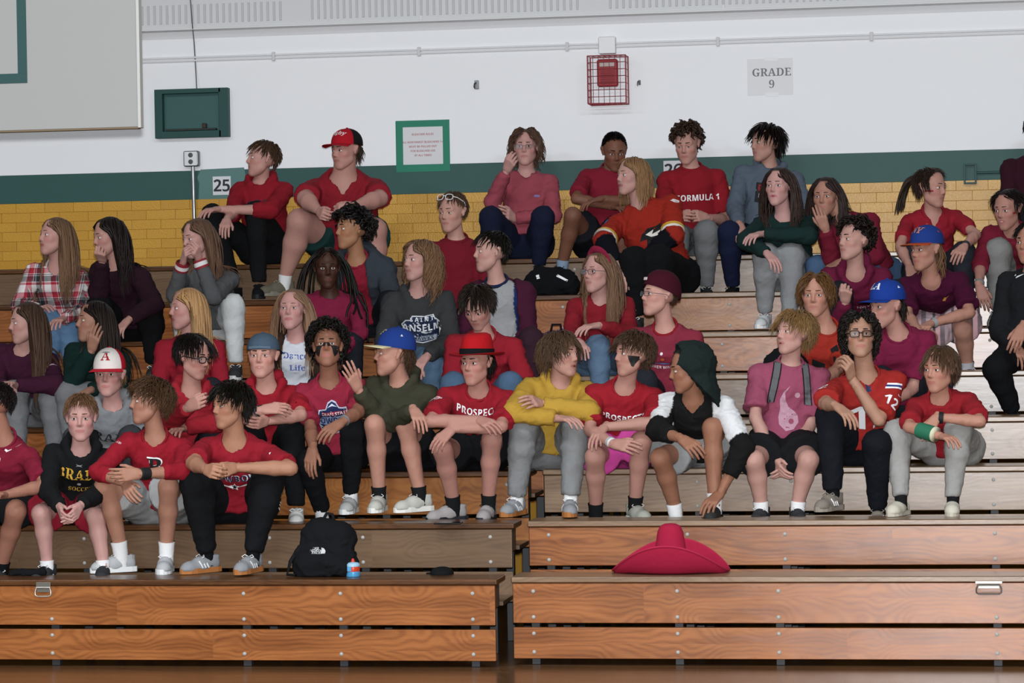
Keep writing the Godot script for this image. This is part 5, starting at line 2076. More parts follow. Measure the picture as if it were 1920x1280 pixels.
func build_props() -> void:
	var b := Buf.new()
	# black backpack on the lowest seat
	var bp := Vector3(-1.0401, 0.4604, 0.0200)
	var o := thing("backpack", "black backpack with a white mountain logo leaning on the riser", "backpack", Vector3(bp.x, seat_y(0), -0.10))
	var f := Field.new(Vector3(-0.25, -0.02, -0.17), Vector3(0.25, 0.36, 0.20), 0.010)
	f.cap(Vector3(-0.085, 0.08, 0.0), Vector3(0.085, 0.08, 0.0), 0.085, 0.085, 0.05)
	f.cap(Vector3(-0.075, 0.02, 0.03), Vector3(0.09, 0.02, 0.03), 0.075, 0.075, 0.05)
	f.cap(Vector3(-0.055, 0.20, -0.04), Vector3(0.075, 0.19, -0.04), 0.085, 0.085, 0.05)
	f.cap(Vector3(-0.03, 0.24, -0.05), Vector3(0.05, 0.22, -0.05), 0.06, 0.06, 0.05)
	f.cap(Vector3(-0.07, 0.07, 0.06), Vector3(0.07, 0.07, 0.06), 0.055, 0.055, 0.04)
	f.cut(Vector3(0, 0.001, 0), Vector3.DOWN)
	part(wrinkled(f, 0.014), "bag", mat("17181b", "cloth", 0.9), o)
	for sh in [{"t": "THE", "h": 0.014, "x": -0.012, "y": 0.016, "c": "c9cacc"}, {"t": "NORTH", "h": 0.014, "x": -0.008, "y": 0.003, "c": "c9cacc"}, {"t": "FACE", "h": 0.014, "x": -0.006, "y": -0.010, "c": "c9cacc"}, {"p": [[0.018, -0.016], [0.045, -0.016], [0.043, 0.002], [0.034, 0.016], [0.018, 0.022], [0.020, 0.010]], "x": 0.0, "y": 0.0, "c": "c9cacc"}]:
		if sh.has("t"): text_shape(sh)
		for r in print_on(f, Vector3(-0.02, 0.105, 0.0), Vector3.RIGHT, Vector3(0, 0.94, -0.34), Vector3(0, 0.34, 0.94), [sh], 0.014):
			part(r[0], "logo", mat(r[1], "plain", 0.7), o)
	b = Buf.new()
	tube(b, PackedVector3Array([Vector3(-0.02, 0.29, -0.06), Vector3(0.0, 0.325, -0.06), Vector3(0.03, 0.318, -0.06), Vector3(0.04, 0.28, -0.06)]), PackedFloat32Array([0.009, 0.009, 0.009, 0.009]), 6)
	part(b, "grab_loop", mat("1c1d20", "cloth", 0.9), o)
	b = Buf.new()
	tube(b, PackedVector3Array([Vector3(-0.13, 0.16, 0.02), Vector3(-0.175, 0.08, 0.05), Vector3(-0.19, 0.012, 0.07), Vector3(-0.14, 0.010, 0.09)]), PackedFloat32Array([0.018, 0.020, 0.012, 0.010]), 6, 0.4)
	part(b, "strap", mat("1c1d20", "cloth", 0.9), o)
	# bottle
	var bo := Vector3(-0.8733, 0.4641, 0.0600)
	o = thing("drink_bottle", "small blue and orange drink bottle beside the black backpack", "bottle", Vector3(bo.x, seat_y(0), -0.03))
	o.scale = Vector3(1.0, 0.82, 1.0)
	b = Buf.new(); lathe(b, PackedVector2Array([Vector2(0.0001, 0), Vector2(0.035, 0), Vector2(0.037, 0.004), Vector2(0.037, 0.030), Vector2(0.035, 0.034)]), 20); part(b, "base", mat("4f9fd0", "plain", 0.3), o)
	b = Buf.new(); lathe(b, PackedVector2Array([Vector2(0.035, 0.034), Vector2(0.037, 0.038), Vector2(0.037, 0.060), Vector2(0.035, 0.066), Vector2(0.034, 0.070)]), 20); part(b, "body", mat("d9482c", "plain", 0.3), o)
	b = Buf.new(); lathe(b, PackedVector2Array([Vector2(0.036, 0.066), Vector2(0.036, 0.080), Vector2(0.028, 0.090), Vector2(0.012, 0.094), Vector2(0.0001, 0.095)]), 20); part(b, "lid", mat("9cc4dd", "plain", 0.3), o)
	b = Buf.new(); lathe(b, PackedVector2Array([Vector2(0.010, 0.092), Vector2(0.011, 0.104), Vector2(0.007, 0.108), Vector2(0.006, 0.116), Vector2(0.0001, 0.117)]), 12); part(b, "spout", mat("d8432a", "plain", 0.3), o)
	b = Buf.new(); box(b, Vector3(-0.012, 0.052, 0.036), Vector3(0.022, 0.030, 0.004), 0.001); part(b, "label_patch", mat("5aa8d8", "plain", 0.4), o)
	var ph := Vector3(-0.4302, 0.6970, -0.4200)
	o = thing("phone", "black phone lying on the seat by the fedora wearer's shoe", "phone", Vector3(ph.x, seat_y(1) + 0.0045, -0.40))
	b = Buf.new(); box(b, Vector3.ZERO, Vector3(0.15, 0.008, 0.072), 0.003); part(b, "case", mat("141417", "plain", 0.35), o)
	b = Buf.new(); box(b, Vector3(0, 0.0042, 0), Vector3(0.140, 0.001, 0.064), 0.0003); part(b, "screen", mat("0c0c10", "plain", 0.08), o)
	# sombrero lying on the seat
	var sp := Vector3(0.7796, 0.4542, -0.1000)
	o = thing("sombrero", "wide red felt sombrero with a round crown standing on the seat", "hat", Vector3(sp.x, seat_y(0), -0.255))
	var fb := Buf.new()
	var prof := [[0.0001, 0.262], [0.03, 0.259], [0.055, 0.246], [0.068, 0.215], [0.078, 0.15], [0.090, 0.06], [0.104, 0.022], [0.14, 0.010], [0.19, 0.008], [0.235, 0.014], [0.270, 0.030], [0.294, 0.056], [0.306, 0.086], [0.300, 0.090], [0.286, 0.060], [0.262, 0.036], [0.23, 0.020], [0.19, 0.014]]
	var sg := 64
	var rim := PackedVector3Array()
	for q in prof:
		for k in sg:
			var a := TAU * k / sg
			var w: float = clampf((q[0] - 0.19) / 0.115, 0.0, 1.0)
			var fold_up: float = w * w * (0.075 * sin(a) * sin(a) - 0.070 * cos(a) * cos(a))
			fb.v.append(Vector3(cos(a) * q[0], q[1] + fold_up - 0.006, sin(a) * q[0] * 0.84))
	for k in sg + 1:
		rim.append(fb.v[12 * sg + k % sg])
	for r in prof.size() - 1:
		for k in sg:
			var p := r * sg + k
			var p2 := r * sg + (k + 1) % sg
			fb.tri(p, p2, p + sg); fb.tri(p2, p2 + sg, p + sg)
	fb.smooth()
	part(fb, "felt", mat("b02444", "cloth", 0.9), o)
	b = Buf.new()
	var rad := PackedFloat32Array()
	for k in rim.size():
		rad.append(0.005)
	tube(b, rim, rad, 6, 1.0, Vector3.UP, Color.WHITE, false)
	part(b, "brim_edge", mat("c03050", "cloth", 0.9), o)
	# folded black cloth behind the seat edge
	var cp := Vector3(-0.4231, 0.4598, -0.1200)
	o = thing("cloth_cap", "small black cloth cap lying on the lowest seat", "cap", Vector3(cp.x, seat_y(0), -0.16))
	b = Buf.new(); dome(b, Transform3D.IDENTITY, Vector3(0.062, 0.040, 0.08), Vector3(0, 0.0, 0), 0.0, 0.999, -180, 180, Color.WHITE, 1.2); part(b, "crown", mat("17181a", "cloth", 0.9), o)
	b = Buf.new(); slab(b, PackedVector2Array([Vector2(-0.05, -0.02), Vector2(-0.085, 0.0), Vector2(-0.09, 0.04), Vector2(-0.05, 0.06), Vector2(0.0, 0.03)]), 0.0, 0.005, Transform3D(Basis(Vector3.RIGHT, -PI / 2), Vector3.ZERO)); part(b, "visor", mat("17181a", "cloth", 0.9), o)
	# dark rag by the handle
	var rg := Vector3(-2.6963, 0.4617, -0.0500)
	o = thing("black_sweater", "crumpled black cloth lying on the seat beside a bare leg", "clothing", Vector3(rg.x, seat_y(0), -0.12))
	f = Field.new(Vector3(-0.13, -0.02, -0.09), Vector3(0.13, 0.07, 0.09), 0.008)
	f.cap(Vector3(-0.08, 0.008, 0), Vector3(-0.01, 0.016, 0.01), 0.026, 0.022, 0.02)
	f.cap(Vector3(0.0, 0.006, 0.0), Vector3(0.085, 0.018, 0), 0.022, 0.024, 0.02)
	f.cut(Vector3(0, 0.0005, 0), Vector3.DOWN)
	part(wrinkled(f, 0.010), "fabric", mat("16171a", "cloth", 0.9), o)
	# black bag with reflective strips, upper row
	var ub := Vector3(-0.3053, 2.0145, -3.2000)
	o = thing("school_bag", "black school bag with two bright reflective strips on an upper row", "bag", Vector3(ub.x, seat_y(6), -3.42))
	f = Field.new(Vector3(-0.26, -0.02, -0.15), Vector3(0.26, 0.26, 0.15), 0.010)
	f.cap(Vector3(-0.12, 0.06, 0), Vector3(0.10, 0.06, 0), 0.075, 0.075, 0.05)
	f.cap(Vector3(-0.06, 0.12, -0.02), Vector3(0.08, 0.10, -0.02), 0.07, 0.065, 0.05)
	f.cut(Vector3(0, 0.001, 0), Vector3.DOWN)
	part(wrinkled(f, 0.014), "bag", mat("121316", "cloth", 0.9), o)
	for sh in [{"p": [[-0.115, 0.045], [-0.095, 0.050], [-0.085, 0.025], [-0.105, 0.020]], "c": "f2f4f6"}, {"p": [[0.02, 0.035], [0.09, 0.0], [0.095, 0.012], [0.025, 0.050]], "c": "f2f4f6"}]:
		for r in print_on(f, Vector3(0.02, 0.085, 0.0), Vector3.RIGHT, Vector3.UP, Vector3(0, 0, 1), [sh], 0.014):
			part(r[0], "reflective_strip", mat(r[1], "plain", 0.3), o)
	# patterned bag
	var pb := Vector3(-0.1357, 1.6282, -1.8500)
	o = thing("patterned_bag", "dark purple bag with pale speckled pattern beside the jeans", "bag", Vector3(pb.x, seat_y(4) + 0.0, -2.42))
	f = Field.new(Vector3(-0.16, -0.02, -0.12), Vector3(0.16, 0.34, 0.12), 0.010)
	f.cap(Vector3(-0.05, 0.07, 0), Vector3(0.05, 0.07, 0), 0.075, 0.075, 0.04)
	f.cap(Vector3(-0.03, 0.20, -0.01), Vector3(0.03, 0.20, -0.01), 0.07, 0.07, 0.05)
	f.cut(Vector3(0, 0.001, 0), Vector3.DOWN)
	var pm := StandardMaterial3D.new()
	var nt := noise_tex(0.09, false, 1.0, 256, 31, 2)
	var gr := Gradient.new()
	gr.offsets = PackedFloat32Array([0.0, 0.55, 0.60, 0.72, 0.78, 1.0])
	gr.colors = PackedColorArray([Color("241a30"), Color("2a1c36"), Color("7a4f86"), Color("55386a"), Color("cdb6cf"), Color("b08fb4")])
	nt.color_ramp = gr
	pm.albedo_texture = nt
	pm.uv1_triplanar = true
	pm.uv1_scale = Vector3.ONE * 5.0
	pm.roughness = 0.9
	part(wrinkled(f, 0.012), "bag", pm, o)
	b = Buf.new()
	tube(b, PackedVector3Array([Vector3(-0.03, 0.265, 0), Vector3(-0.02, 0.31, 0), Vector3(0.03, 0.31, 0), Vector3(0.04, 0.26, 0)]), PackedFloat32Array([0.008, 0.008, 0.008, 0.008]), 6)
	part(b, "handle", mat("1c1622", "cloth", 0.9), o)

# ------------------------------------------------------------------ the students: joints in metres, clothing, hair
func people_list() -> void:
	person({"label": "person in cardinal red tee with large white S emblem and black shorts", "hy": [-70.5, 0, 0], "ty": -15.5, "skin": "ae7b66", "hair": {"c": "1a1412", "n": 340, "lf": 0.05, "ls": 0.03, "lb": 0.035, "vol": 0.12, "g": 0.18, "r": 0.009, "pw": 0.5, "fw": 0.6, "fy": 0.045, "curl": 0.003, "kk": 0.62}, "top": {"c": "852137", "sl": 0.82, "ease": 0.018, "rib": "852137", "prints": [{"s": [{"p": [[-0.022, -0.004], [-0.012, -0.011], [0.03, 0.012], [-0.01, -0.004], [-0.018, 0.003]], "c": "e4e4e4", "x": 0.075, "y": 0.1, "s": 1.3, "g": 0.03}, {"p": [[-0.05, 0.05], [-0.03, 0.075], [0.03, 0.075], [0.05, 0.05], [0.05, 0.02], [0.025, 0.02], [0.02, 0.04], [-0.02, 0.04], [-0.025, 0.025], [0.03, -0.005], [0.05, -0.03], [0.05, -0.065], [0.03, -0.09], [-0.03, -0.09], [-0.05, -0.065], [-0.05, -0.035], [-0.025, -0.035], [-0.02, -0.055], [0.02, -0.055], [0.022, -0.04], [-0.04, -0.01], [-0.052, 0.015]], "c": "d9d4d4", "x": -0.01, "y": 0.0}, {"p": [[0, 0.06], [0.02, 0.02], [0.012, 0.02], [0.026, -0.02], [0.014, -0.02], [0.03, -0.06], [0.006, -0.06], [0.006, -0.08], [-0.006, -0.08], [-0.006, -0.06], [-0.03, -0.06], [-0.014, -0.02], [-0.026, -0.02], [-0.012, 0.02], [-0.02, 0.02]], "c": "efefef", "x": -0.01, "l": 0.0015}]}]}, "bot": {"c": "141518", "len": 0.8, "ease": 0.02}, "sock": ["141518", 0.05], "shoe": ["sneaker", "3a3b3e", "c8c8c8", "d8d8d8", ""], "palm": [[0, -1, -0.2], [0, -1, -0.2]], "j": [-3.007, 0.813, -0.597, -2.889, 1.197, -0.345, -2.926, 1.381, -0.29, -3.056, 1.192, -0.394, -2.758, 1.086, -0.372, -3.102, 0.955, -0.261, -2.609, 0.942, -0.191, -2.944, 0.894, -0.078, -2.773, 0.904, -0.005, -2.849, 0.805, 0.032, -2.795, 0.924, 0.162, -3.091, 0.813, -0.583, -2.923, 0.813, -0.611, -2.996, 0.815, -0.174, -2.784, 0.802, -0.215, -3.122, 0.478, -0.347, -2.927, 0.471, -0.347]})
	person({"label": "person in black hooded sweatshirt with yellow lettering and red shorts, hands together", "hy": [13.5, -3, 0], "ty": 12.5, "skin": "cc9c95", "hair": {"c": "6e4c32", "c2": "b18460", "n": 340, "lf": 0.085, "ls": 0.04, "lb": 0.045, "vol": 0.18, "g": 0.18, "r": 0.009, "pw": 0.2, "fw": 0.6, "fy": 0.05, "curl": 0.003, "kk": 0.62, "mess": 0.35}, "top": {"c": "191a1c", "sl": 1.95, "ease": 0.026, "hood": true, "amp": 0.01, "prints": [{"s": [{"t": "BRADY", "h": 0.058, "x": 0.01, "y": 0.01, "c": "d8a83a", "wx": 0.9, "font": "Droid Serif"}, {"t": "SOCCER", "h": 0.026, "x": 0.02, "y": -0.095, "c": "c79d3c", "wx": 0.9, "font": "Droid Serif"}, {"p": [[0.011, 0.0], [0.0095, 0.0055], [0.0055, 0.0095], [0.0, 0.011], [-0.0055, 0.0095], [-0.0095, 0.0055], [-0.011, 0.0], [-0.0095, -0.0055], [-0.0055, -0.0095], [-0.0, -0.011], [0.0055, -0.0095], [0.0095, -0.0055]], "c": "b9bab8", "x": 0.01, "y": -0.055}, {"p": [[-0.018, 0.008], [-0.01, 0.0], [-0.018, -0.008], [-0.008, -0.004], [0.008, -0.004], [0.018, -0.008], [0.01, 0], [0.018, 0.008], [0.008, 0.004], [-0.008, 0.004]], "c": "9a9b9c", "x": 0.0, "y": 0.065}]}]}, "bot": {"c": "8b1d2e", "len": 0.7, "ease": 0.026}, "sock": ["e4e4e4", 0.03], "shoe": ["sneaker", "3a3b3e", "c8c8c8", "d8d8d8", ""], "hands": ["rest", "rest"], "palm": [[1, -0.1, -0.2], [-1, -0.1, -0.2]], "s": 0.92, "j": [-2.579, 0.804, -0.597, -2.453, 1.14, -0.348, -2.432, 1.303, -0.293, -2.61, 1.107, -0.341, -2.335, 1.071, -0.431, -2.586, 0.92, -0.172, -2.301, 0.914, -0.236, -2.461, 0.84, 0.004, -2.358, 0.843, -0.025, -2.397, 0.758, 0.12, -2.379, 0.756, 0.103, -2.656, 0.804, -0.584, -2.502, 0.804, -0.61, -2.636, 0.791, -0.198, -2.347, 0.768, -0.258, -2.623, 0.503, -0.247, -2.306, 0.503, -0.247]})
	person({"label": "person in red long-sleeved shirt with black letter B, grey shorts and smartwatch", "hy": [-58.5, 2, 0], "ty": -2.5, "toes": [-58, 8], "skin": "b88570", "hair": {"c": "4a3426", "c2": "946a49", "n": 400, "lf": 0.09, "ls": 0.085, "lb": 0.085, "vol": 0.26, "g": 0.22, "r": 0.01, "pw": 0.35, "fw": 0.9, "fy": 0.05, "curl": 0.012, "cf": 1.6, "mess": 0.24, "kk": 0.55}, "top": {"c": "9d1f2e", "sl": 1.45, "ease": 0.014, "v": 0.05, "rib": "8f1c28", "prints": [{"s": [{"t": "B", "h": 0.105, "x": 0.02, "y": -0.012, "c": "efefef", "font": "Droid Serif", "wx": 1.0}, {"t": "B", "h": 0.092, "x": 0.02, "y": -0.012, "c": "17181b", "font": "Droid Serif", "l": 0.002}, {"t": "Bas", "h": 0.038, "x": 0.05, "y": -0.135, "c": "efe4e4", "font": "Droid Serif"}]}, {"s": [{"t": "ANGB", "h": 0.016, "x": 0, "y": 0.06, "c": "d9b0b0"}], "on": "L"}]}, "bot": {"c": "9fa0a0", "len": 0.75, "ease": 0.026}, "sock": ["e2e2e2", 0.085], "shoe": ["sneaker", "b5b7b9", "dfe0e0", "dcdcdc", ""], "hands": ["rest", "rest"], "palm": [[0, 0, -1], [0, 0, -1]], "bands": [["fr", 0.86, 0.045, 0.033, "17181a", "watch"], ["fr", 0.97, 0.008, 0.03, "2a2a2c", "bracelet"]], "open": 0.6, "j": [-2.082, 0.813, -0.597, -2.025, 1.204, -0.334, -2.041, 1.388, -0.279, -2.191, 1.163, -0.368, -1.877, 1.126, -0.379, -2.298, 1.016, -0.162, -1.827, 1.015, -0.133, -2.1, 0.964, -0.019, -2.003, 1.015, 0.045, -2.023, 0.887, 0.111, -2.154, 1.01, 0.122, -2.166, 0.813, -0.583, -1.998, 0.813, -0.611, -2.272, 0.934, -0.195, -1.923, 0.93, -0.215, -2.227, 0.55, -0.332, -1.983, 0.547, -0.347]})
	person({"label": "person in red tee with star print and black side-striped track trousers", "hy": [-42.5, -2, 0], "ty": -0.5, "g": 1.12, "toes": [-38, -14], "skin": "bc886d", "hair": {"c": "1b1615", "c2": "251c18", "n": 400, "lf": 0.105, "ls": 0.085, "lb": 0.085, "vol": 0.26, "g": 0.22, "r": 0.01, "pw": 0.35, "fw": 0.9, "fy": 0.03, "curl": 0.006, "cf": 1.2, "mess": 0.24, "kk": 0.55}, "top": {"c": "9a212f", "sl": 0.82, "ease": 0.018, "rib": "9a212f", "v": 0.03, "prints": [{"s": [{"t": "COWBOYS", "h": 0.05, "x": 0.015, "y": -0.05, "c": "e8e8ea", "wx": 0.8}, {"t": "COWBOYS", "h": 0.046, "x": 0.015, "y": -0.05, "c": "20345c", "wx": 0.8, "l": 0.0015}, {"p": [[-0.11, -0.1], [0.0, -0.115], [0.11, -0.1], [0.11, -0.11], [0, -0.127], [-0.11, -0.11]], "c": "e8e8ea"}, {"p": [[0, 0.026], [0.007, 0.008], [0.026, 0.008], [0.011, -0.004], [0.017, -0.023], [0, -0.012], [-0.017, -0.023], [-0.011, -0.004], [-0.026, 0.008], [-0.007, 0.008]], "c": "e8e8ea", "x": 0.01, "y": -0.115, "l": 0.001}, {"p": [[0, 0.017], [0.005, 0.005], [0.017, 0.005], [0.007, -0.003], [0.011, -0.015], [0, -0.008], [-0.011, -0.015], [-0.007, -0.003], [-0.017, 0.005], [-0.005, 0.005]], "c": "17181c", "x": 0.01, "y": -0.115, "l": 0.002}]}, {"s": [{"p": [[-0.008, -0.006], [0, 0.008], [0.008, -0.006]], "c": "efefef"}], "on": "R"}]}, "bot": {"c": "17181b", "len": 1.95, "ease": 0.02, "cuff": 0.05}, "sock": ["141518", 0.03], "shoe": ["sneaker", "9b9ea2", "b9763e", "e4e4e4", "d8dadc"], "hands": ["curl", "curl"], "palm": [[0.3, -0.2, -1], [-0.3, -0.2, -1]], "leg_prints": [{"k": 1, "t": 0.45, "n": [0.7, 0.2, 0.7], "s": [{"p": [[-0.16, -0.004], [0.14, -0.004], [0.14, 0.004], [-0.16, 0.004]], "c": "d8d8d8", "y": -0.018}, {"p": [[-0.16, -0.004], [0.14, -0.004], [0.14, 0.004], [-0.16, 0.004]], "c": "d8d8d8", "y": 0}, {"p": [[-0.16, -0.004], [0.14, -0.004], [0.14, 0.004], [-0.16, 0.004]], "c": "d8d8d8", "y": 0.018}]}], "j": [-1.626, 0.818, -0.597, -1.572, 1.176, -0.29, -1.577, 1.362, -0.235, -1.738, 1.136, -0.325, -1.423, 1.107, -0.347, -1.74, 1.064, -0.06, -1.234, 1.025, -0.165, -1.61, 1.041, 0.153, -1.514, 1.037, -0.089, -1.5, 1.026, 0.281, -1.59, 1.019, 0.062, -1.71, 0.818, -0.583, -1.542, 0.818, -0.611, -1.761, 0.953, -0.189, -1.38, 0.958, -0.25, -1.731, 0.553, -0.274, -1.461, 0.56, -0.193]})
	person({"label": "person in grey lettered sweatshirt and white-fronted cap with red letter A", "hy": [3.5, 2, 0], "ty": 6.5, "skin": "c8978e", "hair": {"c": "a9825c", "n": 340, "lf": 0.06, "ls": 0.07, "lb": 0.07, "vol": 0.16, "g": 0.18, "r": 0.009, "pw": 0.5, "fw": 0.6, "fy": 0.045, "curl": 0.006, "kk": 0.62}, "top": {"c": "85878a", "sl": 1.95, "ease": 0.024, "hood": true, "prints": [{"s": [{"t": "BRADY", "h": 0.062, "x": 0.0, "y": -0.035, "c": "2c2e31", "wx": 1.05, "font": "Droid Serif"}]}]}, "bot": {"c": "3a3c40", "len": 1.95}, "shoe": ["sneaker", "3a3b3e", "c8c8c8", "d8d8d8", ""], "hat": {"k": "cap", "tilt": 3, "c": "c81f33", "front": "ded9d3", "visor": "cc2236", "button": "c81f33", "tall": 0.022, "bend": 0.25, "logo": [{"s": [{"t": "A", "h": 0.052, "x": 0, "y": -0.002, "c": "b81c2c", "font": "Droid Serif"}, {"p": [[0.024, 0.0], [0.0222, 0.0019], [0.017, 0.0035], [0.0092, 0.0046], [0.0, 0.005], [-0.0092, 0.0046], [-0.017, 0.0035], [-0.0222, 0.0019], [-0.024, 0.0], [-0.0222, -0.0019], [-0.017, -0.0035], [-0.0092, -0.0046], [-0.0, -0.005], [0.0092, -0.0046], [0.017, -0.0035], [0.0222, -0.0019]], "c": "9aa0a8", "y": 0.024, "l": 0.001}]}]}, "s": 0.95, "j": [-2.531, 1.053, -1.157, -2.461, 1.351, -0.957, -2.462, 1.519, -0.902, -2.621, 1.311, -0.967, -2.327, 1.28, -1.022, -2.653, 1.032, -0.894, -2.28, 0.992, -0.964, -2.544, 0.885, -0.758, -2.355, 0.863, -0.792, -2.479, 0.75, -0.678, -2.401, 0.736, -0.688, -2.61, 1.053, -1.144, -2.451, 1.053, -1.17, -2.622, 1.166, -0.771, -2.319, 1.166, -0.822, -2.622, 0.793, -0.821, -2.319, 0.793, -0.872]})
	person({"label": "person in red hooded sweatshirt and thick black glasses, turned towards the backward cap wearer", "hy": [67.5, -12, 0], "ty": 21.5, "skin": "c79487", "hair": {"c": "211a17", "c2": "281e1a", "n": 340, "lf": 0.13, "ls": 0.07, "lb": 0.06, "vol": 0.14, "g": 0.18, "r": 0.009, "pw": 1.2, "fw": 0.4, "fy": 0.02, "curl": 0.003, "kk": 0.62, "part": 0.03}, "glasses": {"c": "17181a", "w": 0.0032}, "top": {"c": "9f2430", "sl": 1.95, "ease": 0.026, "hood": true, "amp": 0.01}, "bot": {"c": "24252a", "len": 1.95}, "shoe": ["sneaker", "3a3b3e", "c8c8c8", "d8d8d8", ""], "hands": ["curl", "rest"], "palm": [[0, 0, -1], [0, -1, -0.2]], "j": [-2.061, 1.058, -1.157, -1.981, 1.438, -0.884, -1.95, 1.619, -0.829, -2.143, 1.374, -0.872, -1.844, 1.387, -0.978, -2.025, 1.278, -0.643, -1.73, 1.255, -0.766, -1.877, 1.345, -0.453, -1.971, 1.225, -0.695, -1.735, 1.404, -0.38, -1.998, 1.215, -0.527, -2.145, 1.058, -1.143, -1.977, 1.058, -1.171, -2.158, 1.178, -0.751, -1.838, 1.178, -0.804, -2.158, 0.797, -0.801, -1.838, 0.797, -0.854]})
	person({"label": "person in red tee and faded denim cap worn backwards, arms folded", "hy": [1.5, 3, 0], "ty": 11.5, "skin": "cf9a8c", "hair": {"c": "35241b", "c2": "412b20", "n": 340, "lf": 0.03, "ls": 0.06, "lb": 0.07, "vol": 0.16, "g": 0.18, "r": 0.009, "pw": 0.5, "fw": 0.6, "fy": 0.045, "curl": 0.003, "kk": 0.62}, "hat": {"k": "cap", "c": "4f6274", "strap": "5f7488", "backward": true, "tall": 0.0, "tilt": 0}, "top": {"c": "9d202d", "sl": 0.82, "ease": 0.022, "rib": "9d202d", "hood": true}, "bot": {"c": "141518", "len": 1.95}, "shoe": ["sneaker", "c9c9c6", "dededc", "d8d8d8"], "hands": ["rest", "rest"], "palm": [[0, -0.6, -0.8], [0, 0.2, -1]], "bands": [["fl", 0.93, 0.028, 0.031, "2e2f33", "watch"], ["fl", 0.84, 0.01, 0.033, "6e7076", "bracelet"]], "lip": "b9776f", "teeth": true, "grin": 1.0, "j": [-1.612, 1.058, -1.157, -1.547, 1.45, -0.897, -1.551, 1.613, -0.842, -1.721, 1.394, -0.901, -1.392, 1.387, -0.972, -1.649, 1.264, -0.669, -1.312, 1.287, -0.729, -1.471, 1.327, -0.505, -1.454, 1.262, -0.525, -1.291, 1.341, -0.55, -1.507, 1.252, -0.364, -1.696, 1.058, -1.143, -1.528, 1.058, -1.171, -1.606, 1.189, -0.754, -1.387, 1.202, -0.803, -1.649, 0.753, -0.711, -1.358, 0.762, -0.778]})
	person({"label": "person in pink-red tee with blue badge and black face paint, black leggings", "hy": [9.5, 12, 0], "ty": 9.5, "toes": [18, 0], "skin": "9e6d58", "hair": {"c": "171311", "c2": "251c18", "n": 170, "lf": 0.075, "ls": 0.085, "lb": 0.085, "vol": 0.42, "g": 0.06, "r": 0.024, "pw": 0.2, "fw": 0.6, "fy": 0.05, "curl": 0.01, "cf": 1.5, "mess": 0.7, "lift": 0.5, "seg": 0.0105}, "paint": [{"o": [-0.029, -0.03], "yaw": -14, "s": [{"p": [[-0.024, 0.02], [0.03, 0.026], [0.022, 0.012], [0.012, -0.022], [0.004, -0.04], [-0.012, -0.026], [-0.022, -0.004]], "c": "1c1b1c", "g": 0.012}]}, {"o": [0.029, -0.03], "yaw": 14, "s": [{"p": [[0.024, 0.02], [-0.03, 0.026], [-0.022, 0.012], [-0.012, -0.022], [-0.004, -0.04], [0.012, -0.026], [0.022, -0.004]], "c": "1c1b1c", "g": 0.012}]}, {"o": [0, -0.002], "s": [{"p": [[-0.03, -0.004], [-0.012, 0.01], [0.012, 0.01], [0.03, -0.004], [0.016, -0.012], [-0.016, -0.012]], "c": "1c1b1c", "g": 0.012}]}], "top": {"c": "9a2c41", "sl": 0.82, "ease": 0.018, "rib": "9a2c41", "v": 0.035, "prints": [{"s": [{"p": [[-0.085, -0.02], [-0.07, 0.05], [-0.035, 0.055], [-0.02, 0.085], [0, 0.095], [0.02, 0.085], [0.035, 0.055], [0.07, 0.05], [0.085, -0.02], [0.07, -0.075], [0.04, -0.085], [0, -0.1], [-0.04, -0.085], [-0.07, -0.075]], "c": "c3c6da", "x": 0.01, "y": -0.06, "s": 1.1}, {"p": [[-0.08, -0.02], [-0.066, 0.044], [-0.032, 0.05], [-0.018, 0.078], [0, 0.088], [0.018, 0.078], [0.032, 0.05], [0.066, 0.044], [0.08, -0.02], [0.066, -0.07], [0.036, -0.08], [0, -0.094], [-0.036, -0.08], [-0.066, -0.07]], "c": "1f2c5a", "x": 0.01, "y": -0.06, "s": 1.1, "l": 0.0012}, {"p": [[-0.078, 0.014], [0.078, 0.014], [0.078, 0.04], [-0.078, 0.04]], "c": "b3303f", "x": 0.01, "y": -0.06, "l": 0.002}, {"p": [[-0.088, -0.045], [0.088, -0.045], [0.088, 0.006], [-0.088, 0.006]], "c": "8f9cc4", "x": 0.01, "y": -0.06, "l": 0.002}, {"t": "OCEAN STATE", "h": 0.019, "x": 0.01, "y": -0.033, "c": "dfe0ea", "l": 0.005}, {"t": "SHOWDOWN", "h": 0.04, "x": 0.01, "y": -0.08, "c": "1c2850", "wx": 0.78, "l": 0.005}, {"p": [[-0.03, 0.0], [0, 0.022], [0.03, 0], [0.02, 0.004], [0, 0.01], [-0.02, 0.004]], "c": "d0d4e6", "x": 0.01, "y": 0.005, "l": 0.003}]}]}, "bot": {"c": "16171a", "len": 1.95, "ease": 0.006, "cuff": 0.044}, "sock": ["dcdcdc", 0.075], "shoe": ["sneaker", "b4b5b3", "d9d9d7", "e2e2e2", ""], "hands": ["rest", "rest"], "palm": [[0.2, 0, -1], [0, -0.6, -0.8]], "barefoot": [true, false], "bands": [["fr", 0.9, 0.01, 0.032, "8a8f98", "bracelet"], ["fr", 0.85, 0.008, 0.033, "a0a4aa", "bracelet"]], "j": [-1.198, 1.058, -1.157, -1.195, 1.474, -0.929, -1.188, 1.66, -0.874, -1.353, 1.401, -0.943, -1.039, 1.422, -0.984, -1.267, 1.202, -0.773, -0.989, 1.301, -0.742, -1.205, 1.113, -0.548, -1.031, 1.253, -0.5, -1.214, 0.967, -0.461, -1.13, 1.172, -0.388, -1.282, 1.058, -1.143, -1.114, 1.058, -1.171, -1.274, 1.027, -0.724, -1.031, 1.199, -0.784, -1.241, 0.735, -0.907, -1.079, 0.823, -0.907]})
